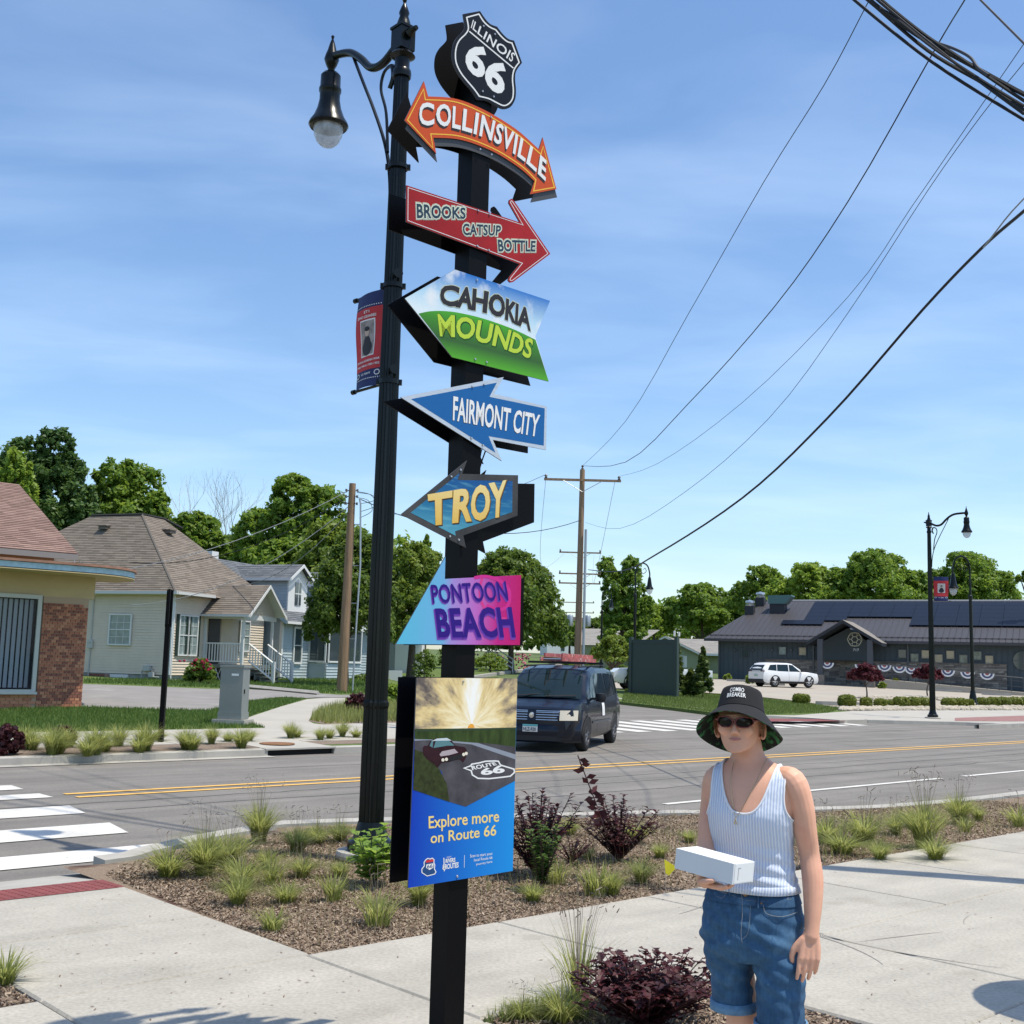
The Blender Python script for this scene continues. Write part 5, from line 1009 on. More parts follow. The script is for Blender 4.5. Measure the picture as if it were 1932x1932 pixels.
# solar panels, each its own piece, inside the area seen in the photograph
reg = [RP(*p) for p in ((345, 986), (622, 935), (735, 838), (1932, 818), (2300, 812), (2300, 990), (1222, 988), (1260, 938), (915, 938), (850, 950), (760, 986))]
def inside(x, y, P):
    c = False
    for i in range(len(P)):
        (x1, y1), (x2, y2) = P[i-1], P[i]
        if (y1 > y) != (y2 > y) and x < (x2-x1)*(y-y1)/(y2-y1)+x1: c = not c
    return c
NP = 0
pm = MB(); pm.prism([(0, 0, 0), (1.68, 0, 0), (1.68, .97, .97*(ZR-ZEv+.05)/(RY+.9)), (0, .97, .97*(ZR-ZEv+.05)/(RY+.9))], (0, 0, -.04)); pme = pm.mesh('solar_panel', mPanS)
for j in range(11):
    for i in range(30):
        x, y = -.5+i*1.70, -.6+j*.99
        if inside(x+.84, y+.5, reg) and y+.97 < RY-.1: o = link('solar_panel', pme, bar); o.location = tuple(rf(x, y, .16)); NP += 1
# entrance gable
def LB(x, y, yo): return GL(*Zb(x, y), yo)
yo = -3.6; pk = LB(865, 944, yo); lf = LB(652, 1072, yo); rg_ = np.array([2*pk[0]-lf[0]+.1, yo, lf[2]]); dep = 5.2
for A_, B_2, nm in ((lf, pk, 'l'), (rg_, pk, 'r')):
    mb = MB(); back = np.array([0, dep, 0]); q = [A_, B_2, B_2+back, A_+back]; mb.prism([tuple(p) for p in (q if nm == 'l' else q[::-1])], (0, 0, -.22)); pr_ = part(bar, 'entrance_roof', mb, mat('dark fascia', (.022, .026, .033), .6))
    mb = MB(); [mb.tube([A_+(B_2-A_)*f*0+np.array([0, k*.42, .03]), B_2+np.array([0, k*.42, .03])], .025, 4) for k in range(12) for f in (0,)]; link('roof_seams', mb.mesh('roof_seams', mRoofM), pr_)['kind'] = 'stuff'
    mb = MB(); mb.add([tuple(p+np.array([0, .05, .012])) for p in q], [(0, 1, 2, 3)]); link('roof_metal', mb.mesh('roof_metal', mRoofM), pr_)
for xx in (733, 1027):
    p = LB(xx, 1200, yo+.3); mb = MB(); mb.box2((p[0]-.2, yo+.1, -.1), (p[0]+.2, yo+.5, lf[2]+.25)); part(bar, 'entrance_post', mb, mat('post grey', (.075, .08, .09), .7)); mb = MB(); mb.box2((p[0]-.3, yo, -.5), (p[0]+.3, yo+.6, .95)); part(bar, 'stone_plinth', mb, mStone[0])
mb = MB(); a, c = LB(735, 1075, -1.2), LB(1025, 1075, -1.2); mb.prism([(a[0], -1.2, 2.1), (c[0], -1.2, 2.1), (c[0], -1.2, a[2]), (pk[0], -1.2, pk[2]-.5), (a[0], -1.2, a[2])], (0, .2, 0)); part(bar, 'gable_wall', mb, mWal)
a, c = LB(880, 1132, -.05), LB(1003, 1240, -.05); mb = MB(); mb.box2((a[0], -.08, -.0), (c[0], -.02, a[2])); part(bar, 'entrance_door', mb, mGlass)
c = LB(935, 1057, -1.22); em = MB()
for rr, ww in ((.50, .05), (.22, .035)): em.grid([(c[0]+(rr+dw)*math.cos(2*math.pi*k/32)*(1+.05*math.cos(12*math.pi*k/32)), -1.25, c[2]+(rr+dw)*math.sin(2*math.pi*k/32)*(1+.05*math.cos(12*math.pi*k/32))) for dw in (0, ww) for k in range(32)], 2, 32, wrap=True)
for k in range(6):
    a6 = k*math.pi/3+.5; q = (c[0]+.36*math.cos(a6), c[2]+.36*math.sin(a6)); em.grid([(q[0]+(.16+dw)*math.cos(2*math.pi*j/14), -1.253, q[1]+(.16+dw)*math.sin(2*math.pi*j/14)) for dw in (0, .03) for j in range(14)], 2, 14, wrap=True)
for f in list(range(len(em.f))): em.f[f] = em.f[f][::-1]
stuff(part(bar, 'round_emblem', em, mat('emblem cream', (.62, .64, .52), .6)))
w_, fs = text_box('717', .01, 2); e1 = LB(925, 1112, -1.22); mb = MB(); mb.add([(e1[0]+x*.45, -1.23, e1[2]-.18+y*.2) for x, y in w_], fs); part(bar, 'house_number', mb, mRiv)
# stone base, windows
a, c = LB(410, 1175, 0), LB(1830, 1216, 0); sx0, sx1, sz = a[0], c[0], a[2]; mb = MB(); z = -.4; row = 0
while z < sz-.02:
    h = rnd.choice((.11, .15, .19)); h = min(h, sz-z); x = sx0
    while x < sx1:
        w = rnd.uniform(.35, .9); x2 = min(x+w, sx1); mb.box2((x+.006, -.06-rnd.random()*.05, z+.006), (x2-.006, -.0, z+h-.006), rnd.choice((0, 0, 1, 2))); x = x2
    z += h
stuff(part(bar, 'ledge_stones', mb, mStone)); mb = MB(); mb.box2((sx0-.05, -.14, sz), (sx1+.05, 0, sz+.06)); part(bar, 'stone_cap', mb, mStone[1])
mTan = mat('window reflecting tan', (.42, .36, .24), .25, spec=.6, var=(1.5, .25)); mDimW = mat('window reflecting wall', (.20, .22, .17), .2, spec=.6, var=(2.5, .45)); mMet = mat('anodised', (.09, .095, .10), .4, metal=.5)  # tan and mottled panes carry their reflections in the base colour
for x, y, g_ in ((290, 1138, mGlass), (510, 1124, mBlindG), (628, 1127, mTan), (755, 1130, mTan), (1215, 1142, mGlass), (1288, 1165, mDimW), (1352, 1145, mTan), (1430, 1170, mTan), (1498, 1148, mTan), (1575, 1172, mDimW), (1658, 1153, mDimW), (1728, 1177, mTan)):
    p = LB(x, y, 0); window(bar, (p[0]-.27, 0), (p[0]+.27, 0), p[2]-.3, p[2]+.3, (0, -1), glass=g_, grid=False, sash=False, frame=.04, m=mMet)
for x in (230, 338, 450, 563, 683): p = LB(x, 1120, 0); mb = MB(); mb.box((p[0], -.09, p[2]), (.16, .18, .14)); part(bar, 'wall_light', mb, mMet)
for x in (137, 693, 1250): p = LB(x, 1200, 0); mb = MB(); mb.box2((p[0]-.06, -.15, 0), (p[0]+.06, -.03, ZEv-.2)); part(bar, 'downpipe', mb, mMet)
c = LB(1917, 1182, 0); mb = MB(); mb.tube([(c[0]+.15, -.0, c[2]), (c[0]+.15, -.1, c[2])], .72, 24); part(bar, 'round_window', mb, mGlass); mb = MB(); mb.box2((c[0]-.55, -.12, c[2]-.03), (c[0]+.85, -.1, c[2]+.03)); mb.box2((c[0]+.12, -.121, c[2]-.7), (c[0]+.18, -.1, c[2]+.7)); part(bar, 'glazing_bars', mb, mMet)
# rooftop machines
for x, y, s_ in ((318, 905, .8), (380, 855, .8)):
    q = RP(x, y); b_ = rf(*q); mb = MB(); mb.box((b_[0], b_[1], b_[2]+.25), (.75, .75, .8)); part(bar, 'vent_curb', mb, mat('curb dark', (.03, .03, .035), .6)); mb = MB(); mb.lathe([(.4, .65), (.42, .75), (.3, .78), (.34, .9), (.42, .95), (.4, 1.1), (.2, 1.14), (0, 1.2)], (b_[0], b_[1], b_[2]), 14); part(bar, 'exhaust_fan', mb, mRiv, 'auto')
q = RP(485, 890); b_ = rf(*q); mb = MB(); mb.box((b_[0], b_[1], b_[2]+.2), (1.25, 1.2, .9)); part(bar, 'unit_base', mb, mat('curb dark')); mb = MB(); x_, y_, z_ = b_; mb.prism([(x_-.7, y_-.7, z_+.6), (x_+.75, y_-.7, z_+.6), (x_+1.3, y_-.7, z_+1.25), (x_+1.25, y_-.7, z_+1.35), (x_-.75, y_-.7, z_+1.32)], (0, 1.4, 0)); part(bar, 'air_handler', mb, mat('unit green-grey', (.10, .18, .17), .5, metal=.3))
# ramp with railing and bunting
r0, r1 = LB(1080, 1292, -3.4), LB(1932, 1372, -3.4); mb = MB(); zt0, zt1 = r0[2]+.02, r1[2]+.05
mb.prism([(r0[0], -3.4, -1.2), (r1[0]+4, -3.4, -1.2), (r1[0]+4, -3.4, zt1-.3), (r0[0], -3.4, zt0)], (0, 3.2, 0)); part(bar, 'ramp', mb, mLot)
ra = MB(); rails = part(bar, 'ramp_railing', ra.tube([(r0[0]-1.5, -3.3, zt0+1.2), (r1[0], -3.3, zt1+1.0)], .04, 5), mMet)
for dz in (.85, .45): m_ = MB(); m_.tube([(r0[0]-1.5, -3.3, zt0+dz+.1), (r1[0], -3.3, zt1+dz-.1)], .025, 4); link('rail', m_.mesh('rail', mMet), rails)
for k in range(15): f = k/14; x = r0[0]-1.5+(r1[0]-r0[0]+1.5)*f; z = zt0+(zt1-zt0)*f; m_ = MB(); m_.box((x, -3.3, z+.5), (.05, .05, 1.1)); link('rail_post', m_.mesh('rail_post', mMet), rails)
mb = MB(); [mb.box2((LB(775, 1300, -2.4)[0], -5.0+k*.32, -.9), (LB(905, 1300, -2.4)[0], -4.4+k*.32, -.75+k*.16)) for k in range(5)]; part(bar, 'entrance_steps', mb, mat('step grey', (.30, .30, .29), .9)); 
mBun = [mat('bunting red', (.36, .12, .13), .8), mBW, mat('bunting blue', (.08, .09, .18), .8)]
BL = ['fan bunting on the left handrail beside the entrance steps', 'fan bunting half hidden behind the left red maple', 'fan bunting just right of the left red maple', 'second fan bunting right of the left red maple', 'fan bunting partly behind the right red maple', 'fan bunting hidden behind the near street lamp post', 'fan bunting just right of the bannered lamp post', 'fan bunting cut by the crook-necked lamp post', 'last fan bunting at the low right end of the ramp railing']
for _i, (x, y) in enumerate(((773, 1206), (975, 1216), (1110, 1222), (1198, 1230), (1270, 1238), (1400, 1246), (1483, 1252), (1600, 1262), (1715, 1270))):
    c = LB(x, y, -3.37); m_ = MB()
    for i, (ra_, rb_) in enumerate(((.5, .38), (.38, .24), (.24, .14), (.14, 0.0))):
        P = [(c[0]+r*math.cos(math.pi+math.pi*k/12), -3.37-.01*i, c[2]+.15+r*.92*math.sin(math.pi+math.pi*k/12)) for r in (ra_, rb_) for k in range(13)]; m_.grid(P, 2, 13, (1, 2, 1, 0)[i])
    b_ = thing('bunting', BL[_i], 'bunting', GB, ga, 'fan buntings along the ramp railing'); part(b_, 'fan', m_, mBun)
# ================================================================ POLES AND WIRES
mWood = mat('pole wood', (.26, .17, .10), .9, var=(3, .3, (6, 6, .35)), bump=(30, .5, .01)); mWoodG = mat('weathered pole wood', (.30, .20, .125), .9, var=(3, .3, (6, 6, .35))); mSteel = mat('galvanised', (.42, .45, .47), .45, metal=.6); mWire = mat('cable black', (.008, .008, .01), .6); mWireG = mat('service cable grey', (.28, .29, .30), .6); mCer = mat('insulator', (.10, .10, .11), .4)
b_ = GH(645, 1305); t_ = PY(665, 912, 45.3); wp = thing('wooden_pole', 'bare wooden utility pole leaning by the driveway with grey conduit', 'utility pole', b_)
h_ = float(t_[2]-b_[2]); top_ = np.array([t_[0]-b_[0], 0, h_])
mb = MB(); mb.tube([(0, 0, -.2), top_*.33, top_*.66, top_], [.22, .185, .16, .13], 14); part(wp, 'shaft', mb, mWood, 'auto')
mb = MB(); c1 = np.array([.42, -.12, 0]); mb.tube([c1, c1+top_*.3+[0.02, 0, 0], c1+top_*.6+[.06, 0, 0], c1+top_*.90+[-.05, 0, 0], c1+top_*.925+[-.1, 0, 0]], .035, 8); part(wp, 'conduit', mb, mSteel)
mb = MB(); [mb.tube([top_*f, top_*f+c1], .018, 5) for f in (.25, .42, .6, .8)]; part(wp, 'conduit_bracket', mb, mSteel)
mb = MB()
for f in (.965, .90, .935):
    for s_ in (-1, 1):
        q = top_*f+np.array([s_*.22, -.1, 0]); mb.lathe([(.03, -.05), (.05, -.02), (.03, 0), (.05, .03), (.02, .06)], q, 8); mb.tube([top_*f, q], .014, 5)
part(wp, 'insulators', mb, mCer)['kind'] = 'stuff'
mb = MB()
for k, (f0, f1, r_) in enumerate(((.96, .90, .5), (.955, .86, .62), (.93, .83, .45))):
    a = top_*f0+[.2, -.1, 0]; c = top_*f1+[.35, -.12, 0]; mb.tube(_c3([a, a+[r_, 0, -.1], (a+c)/2+[r_+.1, 0, -.1], c], 5), .011, 4)
for k in range(2): a = top_*(.955-.05*k)+[-.2, -.1, 0]; mb.tube(_c3([a, a+[-.4, 0, -.08], a+[-.2, 0, -.35], a+[.15, -.1, -.45]], 5), .011, 4)
part(wp, 'jumper_loops', mb, mWire)['kind'] = 'stuff'
WPT = np.array(b_)+top_*.95
def utility(label, u, vtop, y, arms, hw=1.2, pipe=False, base=None, cans=0, W_=1.):
    t = PY(u, vtop, y); g = H(t[0], y); r = thing('utility_pole', label, 'utility pole', (t[0], y, g), 0, 'utility poles in a row along the side street'); h = t[2]-g; m = MB(); m.tube([(-.08, 0, 0), (0, 0, h)], [.19*W_, .13*W_], 12); part(r, 'shaft', m, mWoodG, 'auto')
    for v, w in arms:
        z = PY(u, v, y)[2]-g; m = MB(); m.box((0, -.2, z), (2*w, .1, .12)); ca_ = part(r, 'crossarm', m, mWoodG)
        for s_ in (-1, 1):
            m = MB(); m.tube([(s_*w*.5, -.26, z-.05), (0, -.2, z-.62)], .02, 5); link('brace', m.mesh('brace', mSteel), ca_)
            m = MB(); m.lathe([(.03, .05), (.09, .1), (.04, .14), (.09, .19), (.04, .26), (.0, .27)], (s_*w*.95, -.2, z), 8); link('insulator', m.mesh('insulator', mCer), ca_)
    if pipe: m = MB(); m.tube([(.2, -.22, 0), (.22, -.2, h*.72)], .07, 10); part(r, 'riser_pipe', m, mSteel)
    for k in range(cans): m = MB(); m.lathe([(.24, -.5), (.26, -.45), (.26, .35), (.2, .45), (0, .5)], ((-.75 if k else .75), -.2, h*.42), 12); part(r, 'transformer', m, mSteel, 'auto')
    m = MB(); m.lathe([(.03, 0), (.08, .06), (.03, .12), (.08, .18), (0, .26)], (0, 0, h), 8); part(r, 'top_insulator', m, mCer); return r, np.array([t[0], y, g]), h
U1, u1, h1_ = utility('tall near utility pole with one wide crossarm and a shiny riser pipe', 1099, 886, 60, [(907, 2.0)], pipe=True)
U2, u2, h2_ = utility('second utility pole in the row, with transformers beneath its crossarms', 1094.5, 1040, 100, [(1043, 1.8), (1083, 1.8), (1101, 1.8)], cans=2)
utility('third utility pole in the row, showing small crossarms low behind the others', 1092, 1118, 165, [(1137, 2.2), (1156, 2.2)], cans=1)
utility('farthest utility pole, thin and short beside the small white house', 1106, 1175, 235, [(1180, 1.6)])
def wire(name, label, pts, r=.012, m=None, sag=0., n=14, group='overhead wires'):
    P = [np.array(p, float) for p in pts]
    if len(P) == 2:
        a, c = P; P = [a+(c-a)*k/n-np.array([0, 0, sag*4*(k/n)*(1-k/n)]) for k in range(n+1)]
    mb = MB(); o = P[0]; mb.tube([p-o for p in P], r, 5); return solo(name, label, 'overhead wire', mb, m or mWire, group=group, loc=o, off=(0, 0, 0))
T1 = u1+[0, 0, h1_+.2]; arm = PY(1099, 907, 60)[2]; L1 = np.array([u1[0]-1.9, 59.8, arm+.25]); R1 = np.array([u1[0]+1.9, 59.8, arm+.25])
# two thin lines from the near pole to the top right: sampled from the photograph at growing nearness, at wire height
def trace(pts, y0, y1, head=0., tail=1.):
    """picture points at growing nearness, carried on in a straight line beyond the frame"""
    n = len(pts); P = [PY(u, v, 1/(1/y0+(1/y1-1/y0)*k/(n-1))) for k, (u, v) in enumerate(pts)]
    d1, d0 = nrm(P[-1]-P[-2]), nrm(P[0]-P[1])
    for k in range(int(tail)): P.append(P[-1]+d1)
    for k in range(int(head)): P.insert(0, P[0]+d0)
    return P
wire('overhead_wire', 'thin power line sloping up steeply from the pole top to the upper left bundle', _c3([T1]+trace([(1115, 878), (1180, 795), (1300, 590), (1440, 345), (1555, 160), (1640, 0), (1700, -110)], 57, 14)[1:], 4), .008)
wire('overhead_wire', 'thin power line crossing behind the black cable bundle towards the top edge', _c3([T1]+trace([(1115, 882), (1180, 872), (1300, 760), (1460, 580), (1600, 380), (1760, 100), (1820, 0), (1900, -130)], 57, 13)[1:], 4), .011)
wire('overhead_wire', 'thin line from the right crossarm end rising to the right edge, upper of two', _c3([R1]+trace([(1160, 900), (1240, 875), (1400, 760), (1600, 560), (1720, 390), (1830, 230), (1932, 82), (2000, -20)], 57, 13)[1:], 4), .006)
wire('overhead_wire', 'thin line from low on the near pole dipping then rising to the right edge', _c3([u1+[.2, -.2, h1_-2.8]]+trace([(1105, 990), (1170, 997), (1290, 930), (1450, 790), (1600, 590), (1750, 360), (1850, 220), (1932, 118), (2000, 30)], 57, 13)[1:], 4), .006)
wire('telephone_cable', 'thick black cable rising from the street lamp height to the right edge', _c3(trace([(1110, 1075), (1170, 1078), (1240, 1045), (1400, 940), (1560, 790), (1740, 585), (1850, 470), (1932, 398), (2010, 330)], 59, 11), 5), .02, group='thick cables')
wire('telephone_cable', 'short grey messenger strand joining the thick cable at the right edge', trace([(1855, 468), (1895, 416), (1910, 398), (1960, 345)], 11.3, 10.8, 0., 0.), .008, mWireG, group='thick cables')
bun = thing('cable_bundle', 'heavy bundle of black cables crossing the upper right corner', 'overhead wire', PY(1780, 110, 9))
for k, (pts, r) in enumerate((([(1560, -50), (1612, 0), (1760, 118), (1932, 226), (2000, 265)], .013), ([(1560, -75), (1630, -8), (1730, 66), (1830, 122), (1932, 178), (2000, 210)], .02), ([(1560, -62), (1640, 2), (1750, 95), (1860, 160), (1932, 208), (2000, 250)], .016), ([(1570, -90), (1650, -12), (1740, 62), (1810, 108), (1932, 190), (2000, 230)], .014), ([(1570, -84), (1640, -4), (1700, 42), (1760, 90), (1850, 150), (1932, 200)], .012),
                              ([(1765, 80), (1800, 92), (1830, 108), (1845, 128), (1865, 142)], .012), ([(1590, -60), (1650, -5), (1740, 70), (1830, 140), (1932, 215)], .012))):
    far_ = pts[0][0] < 1600; P = _c3(trace(pts, 9.4, 8.2, 14. if far_ else 0., 0.), 6); m = MB(); m.tube(P, r, 6); part(bun, 'cable', m, mWire, world=True)
wire('overhead_wire', 'short diagonal wire cutting the very top right corner', trace([(1845, -5), (1890, 40), (1932, 82), (1980, 130)], 12, 10, 6., 1.), .012, mat('brown cable', (.05, .04, .045), .6))
wire('overhead_wire', 'left crossarm wire running behind the sign post towards the left poles', [L1, L1+np.array([-11, 30, 1.5])], .012, sag=.6)
wire('service_drop', 'slack drop line hanging from the left end of the near crossarm', _c3([L1, L1+[.4, 20, -3], u2+[-1.4, 0, h2_-.3]], 6), .012, mWireG); wire('service_drop', 'slack drop line hanging from the right end of the near crossarm', _c3([R1-[.2, 0, .2], R1+[.2, 20, -4.2], u2+[1.2, 0, h2_-.3]], 6), .012, mWireG)
wire('overhead_wire', 'cable from the wooden pole passing behind the sign post to the near utility pole', [WPT+[.3, 0, -.2], u1+[-.1, -.2, h1_-2.7]], .018, sag=1.0)
for k, (lab, a, c) in enumerate((('service wire running from the wooden pole down over the brown hipped roof', WPT, PY(235, 1060, 44)), ('lower service wire running from the wooden pole to the brown roof edge', WPT-[0, 0, .4], PY(245, 1142, 44)), ('top service wire running from the wooden pole above the brown roof', WPT+[0, 0, .2], PY(0, 1095, 40)), ('thin service wire from the wooden pole across the blue house roof', WPT-[0, 0, .6], PY(420, 1105, 52)))):
    wire('service_wire', lab, [a, c], .014, mWireG if k else mWire, sag=.9)
# black square post and utility cabinet on the far verge
pb = GH(303, 1401); bp = thing('black_post', 'thin black square post seen edge-on in the far planting strip', 'post', pb)
mb = MB(); mb.box((0, 0, 1.3), (.09, .09, 2.6)); part(bp, 'pole', mb, mBlk); mb = MB(); mb.box2((-.02, -.26, 2.2), (.02, .26, 2.86)); mb.box((0, 0, 2.5), (.12, .1, .7)); mb.v = [(.96*x-.20*y, .20*x+.96*y, z) for x, y, z in mb.v]; part(bp, 'sign_panel', mb, mBlk)
cb_ = GH(439, 1366); cab = thing('utility_cabinet', 'grey steel utility cabinet on a concrete pad in the lawn', 'utility cabinet', (cb_[0], cb_[1], cb_[2]), rad(-8)); mCab = mat('cabinet grey', (.21, .23, .22), .5, var=(3, .06))
mb = MB(); mb.box((0, 0, .04), (.78, .62, .14)); part(cab, 'pad', mb, mKerb); mb = MB(); mb.box((0, 0, .70), (.54, .44, 1.2)); part(cab, 'body', mb, mCab); mb = MB(); mb.box((0, 0, 1.32), (.58, .48, .05)); part(cab, 'lid', mb, mCab); mb = MB(); mb.box((0, 0, .2), (.57, .47, .16)); part(cab, 'plinth', mb, mCab)
mb = MB(); mb.box((.08, -.2225, 1.13), (.17, .004, .05)); part(cab, 'label_plate', mb, mBW); mb = MB(); mb.box((.278, -.1, .75), (.02, .03, .1)); part(cab, 'latch', mb, mBlk)
# dark green screen, parking details
ga_, gb_ = GH(1190, 1309), GH(1276, 1316); scr = thing('green_screen', 'dark green solid screen panel with posts at the corner of the car park', 'screen wall', (0, 0, 0)); mScr = mat('screen green', (.042, .065, .058), .55, var=(.8, .06)); L_ = nrm((gb_-ga_)*[1, 1, 0]); hh = 2.72; zb = float(min(ga_[2], gb_[2]))-.1
def wallbox(mb, p, q, th, z0, z1):
    p, q = np.array(p), np.array(q); c = (p+q)/2; d = q-p; mb.box((c[0], c[1], (z0+z1)/2), (np.linalg.norm(d[:2]), th, z1-z0), rz=math.atan2(d[1], d[0]))
mb = MB(); wallbox(mb, ga_, gb_, .06, zb, zb+hh); part(scr, 'panel', mb, mScr); mb = MB(); wallbox(mb, ga_, gb_, .11, zb+hh-.16, zb+hh-.04); part(scr, 'top_rail', mb, mScr)
for p in (ga_, gb_): mb = MB(); mb.box((p[0], p[1], zb+hh/2+.06), (.17, .17, hh+.12), rz=math.atan2(L_[1], L_[0])); part(scr, 'post', mb, mScr)
bk_ = ga_+np.array([.5, 3.4, 0]); mb = MB(); wallbox(mb, ga_, bk_, .06, zb, zb+hh-.05); wallbox(mb, gb_, gb_+np.array([.5, 3.4, 0]), .06, zb, zb+hh-.05); part(scr, 'side_panel', mb, mScr)
for k, (u, v) in enumerate(((1395, 1283), (1455, 1290), (1660, 1291), (1720, 1296), (1790, 1302), (1880, 1309), (1580, 1328))):
    c = GH(u, v+3); mb = MB(); mb.box((0, 0, .08), (1.9, .16, .15)); mb.box((0, 0, .16), (1.86, .1, .02)); o = solo('wheel_stop', ('concrete wheel stop left of the white car', 'concrete wheel stop just behind the white car', 'concrete wheel stop by the entrance steps', 'concrete wheel stop between the two red maples', 'concrete wheel stop right of the second red maple', 'concrete wheel stop near the right end of the ramp', 'concrete wheel stop alone in front, beside the clipped box shrubs')[k], 'wheel stop', mb, mKerb, group='wheel stops in the car park', loc=c, off=(0, 0, 0)); o.rotation_euler = (0, 0, rad(-22 if k < 6 else -5))
# picket fence, steps far left of street
pf_a, pf_b = PY(731, 1292, 62), PY(757, 1294, 58); pf_ = thing('picket_fence', 'short white picket fence beside the grey cottage', 'fence', (0, 0, 0)); n_ = 14
for k in range(n_): c = pf_a+(pf_b-pf_a)*k/(n_-1); mb = MB(); mb.box((c[0], c[1], c[2]+.35), (.06, .03, .8)); part(pf_, 'picket', mb, mTrim)
mb = MB(); wallbox(mb, pf_a, pf_b, .03, pf_a[2]+.1, pf_a[2]+.16); part(pf_, 'rail', mb, mTrim)
st = PY(960, 1262, 92); sr_ = thing('stair_railing', 'small white sloping stair railing on the bank left of the van', 'railing', (st[0]-.8, 92, st[2]))
for dz in (1.1, .75, .4): mb = MB(); mb.tube([(-.9, 0, dz+.55), (-.3, 0, dz+.5), (1.1, -.6, dz-.35)], .05, 5); part(sr_, 'rail', mb, mTrim)
for x, z in ((-.9, .5), (-.3, .45), (1.1, -.4)): mb = MB(); mb.box((x, -.2, z+.55), (.1, .1, 1.2)); part(sr_, 'post', mb, mTrim)
# just outside the frame on the right: the pole that carries the cable bundle, and a round canopy added only for its oval shadow; their shadows reach into view
op = thing('utility_pole', 'utility pole standing just outside the right edge, carrying the cable bundle', 'utility pole', (5.6, 9.5, 0)); mb = MB(); mb.tube([(0, 0, -.2), (0, 0, 9.5)], [.16, .12], 14); part(op, 'shaft', mb, mWoodG, 'auto')
tb = thing('shadow_parasol', 'small round parasol added unseen past the right edge to cast its shadow', 'shadow_parasol', (3.78, 5.98, 0)); mb = MB(); mb.lathe([(.5, 2.25), (.36, 2.34), (.15, 2.44), (0, 2.5)], seg=32, caps=False); mb.lathe([(0, 2.44), (.15, 2.40), (.36, 2.31), (.5, 2.25)], seg=32, caps=False); part(tb, 'canopy', mb, mStuc if 'mStuc' in globals() else mKerb); mb = MB(); mb.tube([(0, 0, .02), (0, 0, 2.46)], .018, 10); part(tb, 'pole', mb, mBlk); mb = MB(); mb.lathe([(.2, 0), (.2, .04), (.03, .07)], seg=20); part(tb, 'foot', mb, mBlk)
# ================================================================ VEGETATION
def fastmesh(name, V, nq, tone, mats, k=4):
    me = bpy.data.meshes.new(name); me.vertices.add(len(V)); me.vertices.foreach_set('co', V.astype(np.float32).ravel()); me.loops.add(nq*k); me.loops.foreach_set('vertex_index', np.arange(nq*k, dtype=np.int32))
    me.polygons.add(nq); me.polygons.foreach_set('loop_start', np.arange(0, nq*k, k, dtype=np.int32)); me.polygons.foreach_set('loop_total', np.full(nq, k, dtype=np.int32))
    a = me.attributes.new('tone', 'FLOAT', 'FACE'); a.data.foreach_set('value', tone.astype(np.float32))
    for m in (mats if isinstance(mats, (list, tuple)) else [mats]): me.materials.append(m)
    me.update(); me.validate(); return me
def leafquads(C, N_, size, rs, elong=1.6):
    """diamond leaves at C with normals N_"""
    n = len(C); r = rs.normal(size=(n, 3)); A = np.cross(N_, r); A /= np.linalg.norm(A, axis=1)[:, None]+1e-9; B = np.cross(N_, A); B /= np.linalg.norm(B, axis=1)[:, None]+1e-9
    s = (size*(.6+.8*rs.rand(n)))[:, None]; V = np.stack([C-A*s*elong*.5, C+B*s*.42, C+A*s*elong*.5, C-B*s*.42], 1); return V.reshape(-1, 3)
def crown(name, blobs, n, size, m, seed=0, clump=.26, K=34, up=.5, sag=0.):
    rs = np.random.RandomState(seed); W_ = np.array([b[3]*b[4]+b[5]*b[3] for b in blobs]); W_ = W_/W_.sum(); Cs, Ns, Ts = [], [], []
    for b, w in zip(blobs, W_):
        c = np.array(b[:3]); R_ = np.array(b[3:6]); nb = max(60, int(n*w)); d = rs.normal(size=(K, 3)); d /= np.linalg.norm(d, axis=1)[:, None]; d[:, 2] = np.where(d[:, 2] < -.55, -d[:, 2], d[:, 2])
        rad_ = .62+.38*rs.rand(K); cc = c+d*R_*rad_[:, None]; ct = rs.rand(K); idx = rs.randint(0, K, nb); g = rs.normal(size=(nb, 3)); gl = np.linalg.norm(g, axis=1)[:, None]; g = g/gl*(rs.rand(nb, 1)**.45)
        cr_ = clump*(.35+1.2*rs.rand(K)); P = cc[idx]+g*R_*cr_[idx][:, None]*np.array([1, 1, .75]); nn = g*.7+(P-c)/R_*.4+rs.normal(size=(nb, 3))*.8+np.array([0, 0, up]); nn /= np.linalg.norm(nn, axis=1)[:, None]
        Cs.append(P); Ns.append(nn); Ts.append(np.clip(.5*ct[idx]+.5*rs.rand(nb), 0, 1))
    C, N_, T_ = np.vstack(Cs), np.vstack(Ns), np.concatenate(Ts); return fastmesh(name, leafquads(C, N_, size, rs), len(C), T_, m)
def trunk(name, h, r, limbs, m, seed=0):
    rs = random.Random(seed); mb = MB(); P = [(0, 0, -.3), (rs.uniform(-.1, .1), rs.uniform(-.1, .1), h*.4), (rs.uniform(-.2, .2), 0, h)]; mb.tube(_c3(P, 4), [r*(1.15-.75*k/8) for k in range(9)], 9)
    for (x, y, z, f) in limbs: q = np.array([0, 0, h*f]); mb.tube(_c3([q, (x*.35, y*.35, q[2]+(z-q[2])*.45), (x*.8, y*.8, z)], 3), [r*.5, r*.42, r*.36, r*.3, r*.24, r*.16, r*.08], 6)
    return mb.mesh(name, m, True)
mBark = mat('bark', (.11, .085, .065), .95, var=(8, .3, (2, 2, .3)), bump=(20, .8, .02))
